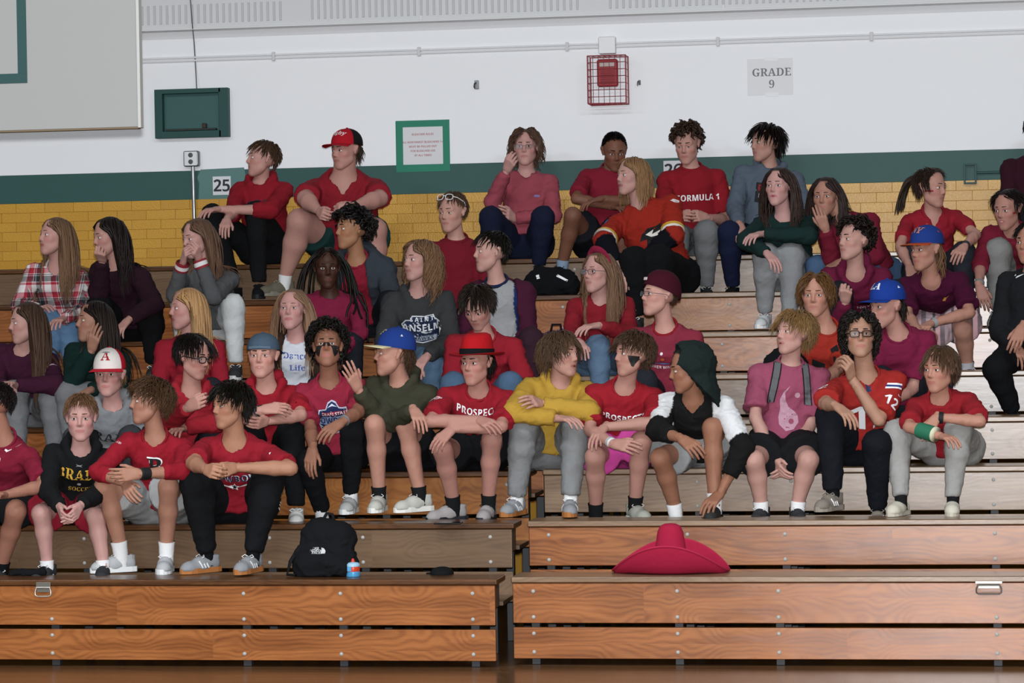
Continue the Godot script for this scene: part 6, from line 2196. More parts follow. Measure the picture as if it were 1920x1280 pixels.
	person({"label": "person in olive hooded sweatshirt and blue cap with cream visor, one hand raised", "hy": [-68.5, 4, 0], "ty": -12.5, "toes": [0, -42], "skin": "c3907d", "hair": {"c": "573f2a", "c2": "61432e", "n": 340, "lf": 0.05, "ls": 0.07, "lb": 0.09, "vol": 0.16, "g": 0.18, "r": 0.009, "pw": 0.5, "fw": 0.6, "fy": 0.045, "curl": 0.008, "kk": 0.62}, "hat": {"k": "cap", "c": "24408c", "visor": "d8cfa4", "tall": 0.02, "bend": 0.12, "tilt": -4, "logo": [{"s": [{"t": "SF", "h": 0.036, "x": 0, "y": 0.006, "c": "d9c98c", "font": "Droid Serif"}]}, {"s": [{"p": [[-0.008, -0.006], [0, 0.008], [0.008, -0.006]], "c": "c9cbd0"}], "yaw": 95}]}, "top": {"c": "3f3f31", "sl": 1.95, "ease": 0.026, "hood": true, "amp": 0.01, "prints": [{"s": [{"p": [[0.02, 0.0], [0.0173, 0.01], [0.01, 0.0173], [0.0, 0.02], [-0.01, 0.0173], [-0.0173, 0.01], [-0.02, 0.0], [-0.0173, -0.01], [-0.01, -0.0173], [-0.0, -0.02], [0.01, -0.0173], [0.0173, -0.01]], "c": "c9572c"}], "ox": 0.02, "oy": -0.02}]}, "bot": {"c": "141518", "len": 0.62, "ease": 0.024}, "sock": ["1b1c1e", 0.05], "shoe": ["sneaker", "bdbcb4", "dddcd6", "d6d5cf"], "hands": ["rest", "flat"], "palm": [[0, -1, -0.2], [-0.5, 0, -0.9]], "teeth": true, "open": 0.8, "j": [-0.809, 1.058, -1.157, -0.789, 1.469, -0.92, -0.811, 1.613, -0.865, -0.947, 1.428, -0.979, -0.637, 1.386, -0.933, -0.818, 1.242, -0.822, -0.886, 1.235, -0.873, -0.657, 1.312, -0.644, -0.987, 1.424, -0.744, -0.586, 1.224, -0.518, -1.03, 1.562, -0.655, -0.893, 1.058, -1.143, -0.725, 1.058, -1.171, -0.904, 1.228, -0.759, -0.736, 1.228, -0.787, -0.907, 0.833, -0.866, -0.675, 0.831, -0.868]})
	person({"label": "person in red fedora with black band and red tee, forearms crossed on knees", "hy": [-20.5, -2, 0], "ty": 5.5, "toes": [-50, -4], "skin": "bf8b7d", "hair": {"c": "1f1816", "n": 340, "lf": 0.05, "ls": 0.06, "lb": 0.09, "vol": 0.16, "g": 0.18, "r": 0.009, "pw": 0.5, "fw": 0.6, "fy": 0.045, "curl": 0.006, "kk": 0.62}, "hat": {"k": "fedora", "c": "bb1a22", "band": "17181a", "tilt": -4, "hy": 0.045, "up": 0.004}, "top": {"c": "9a202d", "sl": 0.82, "ease": 0.022, "rib": "9a202d", "prints": [{"s": [{"t": "PROSPECTS", "h": 0.036, "x": 0.01, "y": 0.035, "c": "ececee", "wx": 0.95}, {"p": [[-0.055, -0.014], [0.055, -0.014], [0.055, 0.014], [-0.055, 0.014]], "c": "1a1b1e", "x": 0.01, "y": -0.007}, {"t": "ATHLETICS", "h": 0.019, "x": 0.01, "y": -0.007, "c": "e4e4e6", "l": 0.003}, {"p": [[-0.008, -0.005], [0.006, 0.006], [0.008, -0.005]], "c": "efefef", "x": 0.14, "y": -0.03}]}, {"s": [{"p": [[0.034, 0.0], [0.0314, 0.0092], [0.024, 0.017], [0.013, 0.0222], [0.0, 0.024], [-0.013, 0.0222], [-0.024, 0.017], [-0.0314, 0.0092], [-0.034, 0.0], [-0.0314, -0.0092], [-0.024, -0.017], [-0.013, -0.0222], [-0.0, -0.024], [0.013, -0.0222], [0.024, -0.017], [0.0314, -0.0092]], "c": "e6dcdc"}, {"p": [[0.028, 0.0], [0.0259, 0.0069], [0.0198, 0.0127], [0.0107, 0.0166], [0.0, 0.018], [-0.0107, 0.0166], [-0.0198, 0.0127], [-0.0259, 0.0069], [-0.028, 0.0], [-0.0259, -0.0069], [-0.0198, -0.0127], [-0.0107, -0.0166], [-0.0, -0.018], [0.0107, -0.0166], [0.0198, -0.0127], [0.0259, -0.0069]], "c": "b51b29", "l": 0.0012}, {"t": "Rebels", "h": 0.02, "x": 0, "y": 0, "c": "efe6e6", "font": "Droid Serif", "l": 0.0024}], "on": "L", "oy": 0.02}]}, "bot": {"c": "141518", "len": 0.62, "ease": 0.026}, "sock": ["1a1b1d", 0.06], "shoe": ["sneaker", "a9a3a2", "23242a", "17181a", ""], "hands": ["rest", "rest"], "palm": [[0, -0.7, -0.6], [0, -0.6, -0.7]], "j": [-0.408, 1.058, -1.157, -0.335, 1.418, -0.856, -0.335, 1.56, -0.801, -0.512, 1.375, -0.876, -0.181, 1.352, -0.927, -0.568, 1.248, -0.639, -0.183, 1.212, -0.691, -0.311, 1.254, -0.685, -0.445, 1.205, -0.64, -0.182, 1.211, -0.583, -0.549, 1.1, -0.556, -0.492, 1.058, -1.143, -0.324, 1.058, -1.171, -0.52, 1.097, -0.726, -0.25, 1.145, -0.767, -0.492, 0.772, -0.907, -0.301, 0.774, -0.907]})
	person({"label": "person in mustard yellow hooded sweatshirt and grey sweatpants, arms folded", "hy": [61.5, 0, 0], "ty": 11.5, "toes": [-16, 6], "skin": "c9998a", "hair": {"c": "4d3828", "c2": "9b7759", "n": 460, "lf": 0.12, "ls": 0.12, "lb": 0.13, "vol": 0.22, "g": 0.35, "r": 0.01, "pw": 0.35, "fw": 0.9, "fy": 0.03, "curl": 0.008, "cf": 1.2, "mess": 0.24, "kk": 0.55}, "top": {"c": "c19a3f", "sl": 1.95, "ease": 0.028, "hood": true, "amp": 0.01}, "bot": {"c": "8d8f90", "len": 1.95, "ease": 0.018, "cuff": 0.052}, "sock": ["e4e4e4", 0.05], "shoe": ["sneaker", "9b9ea2", "b9763e", "e4e4e4", "d8dadc"], "hands": ["rest", "rest"], "palm": [[0, -1, -0.2], [0, -0.4, -0.9]], "lip": "a85f58", "open": 1.0, "j": [-0.01, 1.058, -1.27, 0.094, 1.455, -1.03, 0.111, 1.597, -0.975, -0.08, 1.41, -1.024, 0.237, 1.379, -1.109, -0.132, 1.289, -0.782, 0.282, 1.282, -0.856, 0.115, 1.252, -0.767, 0.02, 1.33, -0.816, 0.26, 1.243, -0.678, -0.04, 1.365, -0.661, -0.093, 1.058, -1.256, 0.074, 1.058, -1.284, -0.087, 1.203, -0.862, 0.196, 1.213, -0.913, -0.146, 0.803, -0.926, 0.161, 0.804, -0.88]})
	person({"label": "person in red lettered tee and magenta shorts with black triangle painted on cheek", "hy": [-52.5, 2, 0], "ty": 3.5, "toes": [-5, 28], "skin": "c19081", "hair": {"c": "3a2b22", "c2": "916d51", "n": 400, "lf": 0.115, "ls": 0.06, "lb": 0.075, "vol": 0.24, "g": 0.25, "r": 0.01, "pw": 0.35, "fw": 1.0, "fy": 0.04, "curl": 0.006, "cf": 1.2, "mess": 0.24, "kk": 0.55}, "paint": [{"o": [-0.0, -0.0], "s": []}, {"o": [0.04, -0.03], "yaw": 40, "s": [{"p": [[-0.028, 0.024], [0.03, 0.018], [0.024, 0.004], [-0.002, -0.04], [-0.012, -0.034]], "c": "20201f", "g": 0.012}]}], "top": {"c": "9d202c", "sl": 0.82, "ease": 0.022, "rib": "9d202c", "v": 0.02, "prints": [{"s": [{"t": "PROSPECTS", "h": 0.036, "x": 0.0, "y": -0.02, "c": "ececee", "wx": 0.95}, {"p": [[-0.05, -0.014], [0.05, -0.014], [0.05, 0.014], [-0.05, 0.014]], "c": "1a1b1e", "x": 0.01, "y": -0.062}, {"t": "ATHLETICS", "h": 0.019, "x": 0.01, "y": -0.062, "c": "e4e4e6", "l": 0.002}, {"p": [[-0.008, -0.005], [0.006, 0.006], [0.008, -0.005]], "c": "efefef", "x": 0.13, "y": -0.05}]}]}, "bot": {"c": "cc4c9b", "len": 0.66, "ease": 0.026}, "sock": ["1a1b1d", 0.05], "shoe": ["sneaker", "aeb0a6", "cfcfc4", "dcdcd4", ""], "hands": ["rest", "rest"], "palm": [[0, -0.4, -0.9], [0.4, 0, -0.9]], "barefoot": [true, false], "bands": [["fl", 0.94, 0.01, 0.03, "e6e6e4", "bracelet"], ["fl", 0.87, 0.01, 0.031, "b9b9bc", "bracelet"]], "j": [0.397, 1.058, -1.27, 0.464, 1.422, -0.972, 0.515, 1.593, -0.917, 0.291, 1.38, -0.997, 0.617, 1.354, -1.038, 0.288, 1.185, -0.803, 0.652, 1.222, -0.8, 0.44, 1.117, -0.617, 0.376, 1.203, -0.762, 0.584, 1.103, -0.526, 0.314, 1.118, -0.629, 0.313, 1.058, -1.256, 0.48, 1.058, -1.284, 0.31, 1.037, -0.837, 0.562, 1.12, -0.877, 0.283, 0.728, -1.02, 0.501, 0.76, -1.02]})
	person({"label": "person with dark hood up in black and white top, reaching down to one foot", "hy": [-72.5, -8, 0], "ty": -8.5, "toes": [10, -8], "skin": "a5735a", "hat": {"k": "hood", "c": "1e2a28", "label": "dark green hood"}, "hair": {"c": "1a1412", "n": 340, "lf": 0.05, "ls": 0.04, "lb": 0.05, "vol": 0.16, "g": 0.18, "r": 0.009, "pw": 0.5, "fw": 0.6, "fy": 0.045, "curl": 0.003, "kk": 0.62}, "top": {"c": "1a1b1d", "sl": 1.6, "ease": 0.028, "amp": 0.01, "v": 0.06, "blocks": [["sleeves", "d4d5d6", -0.35, 0.8]], "prints": []}, "bot": {"c": "9a9c9d", "len": 0.7, "ease": 0.026}, "sock": ["e4e4e4", 0.06], "shoe": ["slide", "2a2b2a", "1c1d1c", "2a2b2a"], "hands": ["rest", "rest"], "palm": [[0, -0.6, -0.8], [0, -0.8, -0.5]], "barefoot": [true, false], "j": [0.859, 1.058, -1.27, 0.848, 1.352, -0.897, 0.827, 1.508, -0.842, 0.692, 1.317, -0.966, 1.007, 1.299, -0.942, 0.665, 1.184, -0.726, 1.123, 1.083, -0.817, 0.818, 1.146, -0.532, 0.995, 0.835, -0.788, 0.93, 1.071, -0.428, 0.912, 0.749, -0.666, 0.775, 1.058, -1.256, 0.943, 1.058, -1.284, 0.666, 1.027, -0.852, 0.951, 1.186, -0.884, 0.732, 0.716, -1.02, 0.959, 0.772, -0.855]})
	person({"label": "person in faded pink tee with yin-yang print and grey backpack straps", "hy": [-45.5, 6, 0], "ty": 9.5, "skin": "cc9c90", "hair": {"c": "b88c53", "c2": "ca9f70", "n": 400, "lf": 0.12, "ls": 0.075, "lb": 0.095, "vol": 0.25, "g": 0.26, "r": 0.01, "pw": 0.35, "fw": 1.0, "fy": 0.035, "curl": 0.006, "cf": 1.2, "mess": 0.24, "kk": 0.55}, "brow": "8a6c48", "top": {"c": "a1516a", "sl": 0.82, "ease": 0.026, "rib": "a1516a", "prints": [{"s": [{"p": [[0.005, 0.085], [-0.02, 0.06], [-0.035, 0.02], [-0.03, -0.02], [-0.035, -0.06], [-0.03, -0.09], [0, -0.115], [0.035, -0.105], [0.055, -0.075], [0.05, -0.045], [0.03, -0.025], [0.005, -0.01], [-0.01, 0.02], [-0.015, 0.05]], "c": "c99aac", "y": -0.105, "x": -0.01, "s": 1.25}, {"p": [[0.052, 0.045], [0.0508, 0.0502], [0.0475, 0.0544], [0.0427, 0.0567], [0.0373, 0.0567], [0.0325, 0.0544], [0.0292, 0.0502], [0.028, 0.045], [0.0292, 0.0398], [0.0325, 0.0356], [0.0373, 0.0333], [0.0427, 0.0333], [0.0475, 0.0356], [0.0508, 0.0398]], "c": "c99aac", "y": -0.105, "x": -0.01, "s": 1.25}, {"p": [[0.034, -0.072], [0.0328, -0.0668], [0.0295, -0.0626], [0.0247, -0.0603], [0.0193, -0.0603], [0.0145, -0.0626], [0.0112, -0.0668], [0.01, -0.072], [0.0112, -0.0772], [0.0145, -0.0814], [0.0193, -0.0837], [0.0247, -0.0837], [0.0295, -0.0814], [0.0328, -0.0772]], "c": "a3506a", "y": -0.105, "x": -0.01, "s": 1.25, "l": 0.0015}, {"p": [[-0.097, 0.115], [-0.053, 0.115], [-0.083, -0.1], [-0.127, -0.1]], "c": "1b1c1e", "nm": "backpack_strap", "l": 0.004}, {"p": [[0.053, 0.115], [0.097, 0.115], [0.127, -0.1], [0.083, -0.1]], "c": "1b1c1e", "nm": "backpack_strap", "l": 0.004}, {"p": [[-0.091, 0.116], [-0.059, 0.116], [-0.089, -0.1], [-0.121, -0.1]], "c": "6c6d70", "nm": "strap_webbing", "l": 0.007}, {"p": [[0.059, 0.116], [0.091, 0.116], [0.121, -0.1], [0.089, -0.1]], "c": "6c6d70", "nm": "strap_webbing", "l": 0.007}]}]}, "bot": {"c": "1a1b1e", "len": 0.72, "ease": 0.028}, "sock": ["e4e4e4", 0.04], "shoe": ["sneaker", "3a3b3e", "c8c8c8", "d8d8d8", ""], "hands": ["rest", "rest"], "palm": [[1, -0.2, -0.3], [-1, -0.2, -0.3]], "pack": "17181b", "lip": "b8706a", "open": 0.9, "j": [1.305, 1.058, -1.27, 1.358, 1.527, -1.218, 1.382, 1.693, -1.163, 1.182, 1.472, -1.196, 1.517, 1.441, -1.256, 1.171, 1.234, -1.057, 1.459, 1.178, -1.198, 1.271, 1.014, -0.995, 1.356, 1.02, -1.034, 1.339, 0.891, -0.899, 1.303, 0.895, -0.932, 1.221, 1.058, -1.256, 1.389, 1.058, -1.284, 1.178, 1.012, -0.841, 1.47, 1.008, -0.875, 1.207, 0.744, -0.94, 1.398, 0.743, -0.94]})
	person({"label": "person in red number 12 football jersey and black glasses, hand at chin", "hy": [5.5, 8, 0], "ty": 13.5, "toes": [-26, 0], "skin": "ba8d76", "hair": {"c": "191515", "c2": "332a25", "n": 170, "lf": 0.11, "ls": 0.15, "lb": 0.15, "vol": 0.34, "g": 0.3, "r": 0.024, "pw": 0.9, "fw": -0.2, "fy": 0.06, "curl": 0.012, "cf": 1.5, "mess": 0.4, "lift": 0.4, "seg": 0.0105}, "glasses": {"c": "141416", "w": 0.003, "h": 0.017, "sq": 0.5}, "top": {"c": "a72e2a", "sl": 0.85, "ease": 0.026, "v": 0.05, "rib": "982825", "prints": [{"s": [{"t": "12", "h": 0.15, "x": 0.0, "y": -0.095, "c": "e6e6ea", "font": "Droid Sans", "wx": 1.05}, {"p": [[-0.014, -0.012], [0.014, -0.012], [0.014, 0.008], [0, 0.014], [-0.014, 0.008]], "c": "2a3a60", "x": -0.005, "y": 0.075}]}, {"s": [{"t": "12", "h": 0.062, "x": -0.005, "y": -0.03, "c": "e6e6ea"}, {"p": [[-0.05, 0.015], [0.03, 0.055], [0.034, 0.046], [-0.048, 0.004]], "c": "e6e6ea", "y": 0.03, "x": -0.01}, {"p": [[-0.05, 0.028], [0.026, 0.066], [0.03, 0.056], [-0.05, 0.016]], "c": "28448c", "y": 0.03, "x": -0.01}, {"p": [[-0.05, 0.04], [0.022, 0.077], [0.026, 0.067], [-0.05, 0.029]], "c": "e6e6ea", "y": 0.03, "x": -0.01}, {"p": [[-0.022, -0.004], [-0.012, -0.011], [0.03, 0.012], [-0.01, -0.004], [-0.018, 0.003]], "c": "e6e6ea", "x": 0.03, "y": 0.035, "s": 0.8, "g": 0.03}], "on": "R"}, {"s": [{"t": "12", "h": 0.062, "x": 0, "y": -0.03, "c": "e6e6ea"}], "on": "L"}]}, "bot": {"c": "191b22", "len": 1.95, "ease": 0.016, "cuff": 0.052}, "sock": ["141518", 0.04], "shoe": ["sneaker", "8f867c", "a0978c", "a9a196", "f4f6f6"], "hands": ["rest", "curl"], "palm": [[0, -1, -0.2], [-0.6, 0, -0.6]], "j": [1.777, 1.058, -1.27, 1.781, 1.467, -1.029, 1.752, 1.672, -0.974, 1.618, 1.39, -1.036, 1.942, 1.421, -1.095, 1.566, 1.316, -0.776, 1.849, 1.215, -0.939, 1.646, 1.307, -0.539, 1.706, 1.447, -0.939, 1.75, 1.226, -0.432, 1.682, 1.583, -0.839, 1.693, 1.058, -1.256, 1.86, 1.058, -1.284, 1.587, 1.248, -0.897, 1.838, 1.091, -0.866, 1.599, 0.825, -0.868, 1.832, 0.724, -1.02]})
	person({"label": "person in red tee and pale sweatpants with green arm cast and cream clogs", "hy": [-32.5, -3, 0], "ty": 1.5, "toes": [-22, -2], "skin": "c48e7b", "hair": {"c": "5e4532", "c2": "8d6a51", "n": 400, "lf": 0.115, "ls": 0.09, "lb": 0.075, "vol": 0.17, "g": 0.35, "r": 0.01, "pw": 0.35, "fw": 0.9, "fy": 0.03, "curl": 0.002, "cf": 1.2, "mess": 0.12, "kk": 0.55}, "top": {"c": "99232c", "sl": 0.82, "ease": 0.022, "rib": "99232c", "prints": [{"s": [{"t": "BARRINGTON", "h": 0.026, "x": -0.01, "y": -0.035, "c": "3a1418", "wx": 0.95}]}]}, "bot": {"c": "a9a8a5", "len": 1.95, "ease": 0.018, "cuff": 0.046}, "sock": ["1c1d1f", 0.06], "shoe": ["clog", "c9c4b4", "c4bfae", "c4bfae"], "hands": ["rest", "rest"], "palm": [[0, -1, -0.2], [0, -0.5, -0.9]], "bands": [["fr", 0.9, 0.026, 0.032, "1c1d20", "watch"], ["fl", 0.55, 0.11, 0.043, "2f7a5c", "cast"], ["fl", 0.8, 0.016, 0.042, "d4d0b4", "cast_edge"]], "s": 0.9, "j": [2.234, 1.048, -1.27, 2.176, 1.342, -0.966, 2.179, 1.488, -0.911, 2.044, 1.282, -1.024, 2.326, 1.313, -1.0, 2.012, 1.184, -0.799, 2.39, 1.21, -0.784, 2.188, 1.138, -0.667, 2.16, 1.235, -0.782, 2.269, 1.121, -0.539, 2.092, 1.132, -0.692, 2.159, 1.048, -1.257, 2.31, 1.048, -1.283, 1.944, 1.143, -0.961, 2.273, 1.159, -0.923, 1.964, 0.789, -0.86, 2.236, 0.785, -0.896]})
	person({"label": "person in maroon fleece and grey sweatpants, arms folded, behind the cardinal red tee", "hy": [-54.5, -2, 0], "ty": -8.5, "fem": true, "skin": "c8998f", "hair": {"c": "433228", "c2": "5d4434", "n": 270, "lf": 0.48, "ls": 0.5, "lb": 0.5, "vol": 0.1, "g": 0.5, "r": 0.014, "seg": 0.042, "pw": 1.2, "fw": -0.25, "fy": 0.06, "curl": 0.004, "cf": 0.5, "mess": 0.06, "lift": 0.1, "kk": 1.15, "zl": 0.004}, "top": {"c": "421c32", "sl": 1.95, "ease": 0.026, "amp": 0.01, "prints": [{"s": [{"p": [[-0.03, -0.003], [0.03, 0.0], [0.03, 0.004], [-0.03, 0.003]], "c": "b9aab0"}], "on": "R"}]}, "bot": {"c": "85878a", "len": 1.95, "ease": 0.022}, "shoe": ["sneaker", "3a3b3e", "c8c8c8", "d8d8d8", ""], "s": 0.95, "j": [-3.225, 1.298, -1.717, -3.165, 1.674, -1.474, -3.126, 1.822, -1.419, -3.322, 1.644, -1.516, -3.026, 1.59, -1.506, -3.296, 1.45, -1.344, -2.917, 1.455, -1.31, -3.171, 1.464, -1.142, -3.128, 1.461, -1.203, -3.085, 1.416, -1.004, -3.145, 1.491, -1.045, -3.304, 1.298, -1.704, -3.145, 1.298, -1.73, -3.179, 1.408, -1.341, -2.966, 1.373, -1.382, -3.179, 1.038, -1.391, -2.966, 1.038, -1.432], "far": true})
	person({"label": "person in dark green sweatshirt resting cheek on one hand", "hy": [-52.5, 4, 0], "ty": -8.5, "fem": true, "skin": "b58571", "hair": {"c": "231c19", "c2": "372a23", "n": 270, "lf": 0.46, "ls": 0.48, "lb": 0.5, "vol": 0.1, "g": 0.5, "r": 0.014, "seg": 0.042, "pw": 1.2, "fw": -0.25, "fy": 0.06, "curl": 0.004, "cf": 0.5, "mess": 0.06, "lift": 0.1, "kk": 1.15, "zl": 0.004}, "top": {"c": "16302c", "sl": 1.95, "ease": 0.026, "amp": 0.01}, "bot": {"c": "85878a", "len": 1.95, "ease": 0.022}, "shoe": ["sneaker", "3a3b3e", "c8c8c8", "d8d8d8", ""], "hands": ["rest", "rest"], "palm": [[0, 0.2, -1], [0, -1, -0.2]], "s": 0.95, "j": [-2.783, 1.298, -1.717, -2.717, 1.673, -1.475, -2.716, 1.824, -1.42, -2.875, 1.645, -1.516, -2.579, 1.588, -1.508, -2.812, 1.485, -1.32, -2.535, 1.442, -1.296, -2.674, 1.661, -1.242, -2.631, 1.434, -1.079, -2.616, 1.794, -1.17, -2.696, 1.374, -0.934, -2.863, 1.298, -1.704, -2.703, 1.298, -1.73, -2.84, 1.404, -1.32, -2.725, 1.39, -1.343, -2.84, 1.038, -1.37, -2.725, 1.038, -1.393], "far": true})
	person({"label": "person in plain red sweater seated below the grey cheer sweater", "hy": [-52.5, 0, 0], "ty": 9.5, "fem": true, "skin": "cf9a92", "hair": {"c": "b78f61", "c2": "bf966c", "n": 270, "lf": 0.34, "ls": 0.36, "lb": 0.4, "vol": 0.1, "g": 0.5, "r": 0.014, "seg": 0.042, "pw": 1.2, "fw": -0.25, "fy": 0.06, "curl": 0.004, "cf": 0.5, "mess": 0.06, "lift": 0.1, "kk": 1.15, "zl": 0.004}, "brow": "9a7a54", "top": {"c": "9d2333", "sl": 1.95, "ease": 0.022}, "bot": {"c": "2a2c34", "len": 1.95}, "shoe": ["sneaker", "3a3b3e", "c8c8c8", "d8d8d8", ""], "lip": "b5545c", "s": 0.95, "j": [-2.211, 1.298, -1.717, -2.173, 1.714, -1.546, -2.173, 1.889, -1.491, -2.327, 1.654, -1.546, -2.031, 1.648, -1.598, -2.354, 1.386, -1.466, -1.979, 1.379, -1.532, -2.231, 1.278, -1.308, -2.045, 1.274, -1.34, -2.154, 1.162, -1.211, -2.085, 1.16, -1.222, -2.291, 1.298, -1.704, -2.131, 1.298, -1.73, -2.302, 1.412, -1.331, -1.999, 1.412, -1.382, -2.302, 1.038, -1.381, -1.999, 1.038, -1.432], "far": true})
	person({"label": "person in brown jacket open over white tee with blue script", "hy": [-0.5, 6, 0], "ty": 9.5, "fem": true, "skin": "cc9a93", "hair": {"c": "7a5d48", "c2": "9b775c", "n": 270, "lf": 0.36, "ls": 0.38, "lb": 0.38, "vol": 0.12, "g": 0.5, "r": 0.014, "seg": 0.042, "pw": 1.2, "fw": -0.25, "fy": 0.06, "curl": 0.004, "cf": 0.5, "mess": 0.06, "lift": 0.1, "kk": 1.15, "zl": 0.004}, "lid": 14, "top": {"c": "c9ccd4", "sl": 1.95, "ease": 0.012, "prints": [{"s": [{"t": "Dance", "h": 0.034, "x": 0.0, "y": 0.03, "c": "4a62b4", "font": "Droid Serif"}, {"t": "Life", "h": 0.034, "x": 0.01, "y": -0.04, "c": "4a62b4", "font": "Droid Serif"}]}]}, "jacket": {"c": "3c2c24", "gap": 0.085, "hood": false, "label": "dark brown open jacket"}, "bot": {"c": "2a2c34", "len": 1.95}, "shoe": ["sneaker", "3a3b3e", "c8c8c8", "d8d8d8", ""], "lip": "b06060", "bands": [], "s": 0.95, "j": [-1.574, 1.298, -1.717, -1.532, 1.716, -1.553, -1.541, 1.872, -1.498, -1.687, 1.658, -1.551, -1.39, 1.649, -1.604, -1.714, 1.391, -1.471, -1.339, 1.38, -1.538, -1.59, 1.284, -1.312, -1.404, 1.278, -1.345, -1.513, 1.169, -1.214, -1.445, 1.165, -1.224, -1.654, 1.298, -1.704, -1.495, 1.298, -1.73, -1.666, 1.412, -1.331, -1.362, 1.412, -1.382, -1.666, 1.038, -1.381, -1.362, 1.038, -1.432], "far": true})
	person({"label": "person in red tee looking down, behind the red fedora wearer", "hy": [-12.5, -32, 0], "ty": 3.5, "skin": "c89689", "hair": {"c": "2a211d", "c2": "413128", "n": 400, "lf": 0.105, "ls": 0.085, "lb": 0.09, "vol": 0.22, "g": 0.22, "r": 0.01, "pw": 0.35, "fw": 0.9, "fy": 0.025, "curl": 0.003, "cf": 1.2, "mess": 0.24, "kk": 0.55}, "top": {"c": "9a2330", "sl": 0.82, "ease": 0.024, "rib": "9a2330"}, "bot": {"c": "56708d", "len": 1.95}, "shoe": ["sneaker", "3a3b3e", "c8c8c8", "d8d8d8", ""], "j": [-0.487, 1.304, -1.83, -0.426, 1.705, -1.583, -0.451, 1.869, -1.528, -0.607, 1.658, -1.601, -0.264, 1.63, -1.64, -0.615, 1.377, -1.591, -0.184, 1.389, -1.534, -0.507, 1.231, -1.434, -0.236, 1.213, -1.365, -0.445, 1.1, -1.345, -0.264, 1.072, -1.274, -0.571, 1.304, -1.816, -0.403, 1.304, -1.844, -0.583, 1.423, -1.424, -0.264, 1.423, -1.477, -0.583, 1.043, -1.474, -0.264, 1.043, -1.527], "far": true})
	person({"label": "person in maroon knitted beanie, thin glasses and washed red tee", "hy": [-56.5, 6, 0], "ty": -8.5, "skin": "cf9c8f", "hair": {"c": "5a4131", "n": 340, "lf": 0.02, "ls": 0.03, "lb": 0.03, "vol": 0.16, "g": 0.18, "r": 0.009, "pw": 0.5, "fw": 0.6, "fy": 0.045, "curl": 0.003, "kk": 0.62}, "hat": {"k": "beanie", "c": "451222", "tag": "d8c9c9", "tilt": -8}, "glasses": {"c": "5a5d64", "w": 0.0016, "h": 0.014}, "top": {"c": "8b3042", "sl": 0.82, "ease": 0.022, "rib": "962128", "prints": [{"s": [{"t": "POWER WASH", "h": 0.018, "x": -0.01, "y": -0.09, "c": "d5b8be"}, {"p": [[-0.05, -0.004], [0.04, -0.004], [0.04, 0.004], [-0.05, 0.004]], "c": "5a7ab4", "y": -0.065}, {"p": [[0.008, 0.0], [0.0065, 0.0047], [0.0025, 0.0076], [-0.0025, 0.0076], [-0.0065, 0.0047], [-0.008, 0.0], [-0.0065, -0.0047], [-0.0025, -0.0076], [0.0025, -0.0076], [0.0065, -0.0047]], "c": "d8d0d4", "x": 0.0, "y": 0.0}, {"p": [[0.01, 0.0], [0.0081, 0.0059], [0.0031, 0.0095], [-0.0031, 0.0095], [-0.0081, 0.0059], [-0.01, 0.0], [-0.0081, -0.0059], [-0.0031, -0.0095], [0.0031, -0.0095], [0.0081, -0.0059]], "c": "c0572c", "x": 0.005, "y": -0.035}]}]}, "bot": {"c": "2a2c34", "len": 1.95}, "shoe": ["sneaker", "3a3b3e", "c8c8c8", "d8d8d8", ""], "j": [0.617, 1.304, -1.83, 0.621, 1.736, -1.635, 0.593, 1.917, -1.58, 0.454, 1.681, -1.684, 0.786, 1.66, -1.644, 0.403, 1.401, -1.617, 0.815, 1.375, -1.567, 0.476, 1.28, -1.423, 0.687, 1.265, -1.396, 0.518, 1.16, -1.31, 0.612, 1.151, -1.295, 0.533, 1.304, -1.816, 0.7, 1.304, -1.844, 0.52, 1.423, -1.424, 0.84, 1.423, -1.477, 0.52, 1.043, -1.474, 0.84, 1.043, -1.527], "far": true})
	person({"label": "person in orange-red tee with black block print, behind the pink yin-yang tee", "hy": [-6.5, -2, 0], "ty": 17.5, "skin": "c38f7b", "hair": {"c": "6a4728", "c2": "a97744", "n": 400, "lf": 0.13, "ls": 0.11, "lb": 0.1, "vol": 0.22, "g": 0.35, "r": 0.01, "pw": 1.2, "fw": 0.3, "fy": 0.055, "curl": 0.008, "cf": 1.2, "mess": 0.24, "kk": 0.55}, "top": {"c": "a53227", "sl": 0.82, "ease": 0.022, "rib": "a53227", "prints": [{"s": [{"p": [[-0.1, -0.03], [-0.03, -0.06], [-0.03, -0.1], [-0.1, -0.08]], "c": "17181a"}, {"p": [[0.0, 0.03], [0.04, 0.05], [0.05, -0.04], [0.015, -0.06]], "c": "17181a"}]}]}, "bot": {"c": "2a2c34", "len": 1.95}, "shoe": ["sneaker", "3a3b3e", "c8c8c8", "d8d8d8", ""], "j": [1.51, 1.304, -1.83, 1.534, 1.722, -1.606, 1.486, 1.901, -1.551, 1.378, 1.645, -1.599, 1.683, 1.671, -1.681, 1.361, 1.355, -1.521, 1.608, 1.488, -1.49, 1.511, 1.235, -1.378, 1.524, 1.405, -1.27, 1.599, 1.117, -1.294, 1.474, 1.306, -1.141, 1.426, 1.304, -1.816, 1.593, 1.304, -1.844, 1.413, 1.423, -1.424, 1.733, 1.423, -1.477, 1.413, 1.043, -1.474, 1.733, 1.043, -1.527], "far": true})
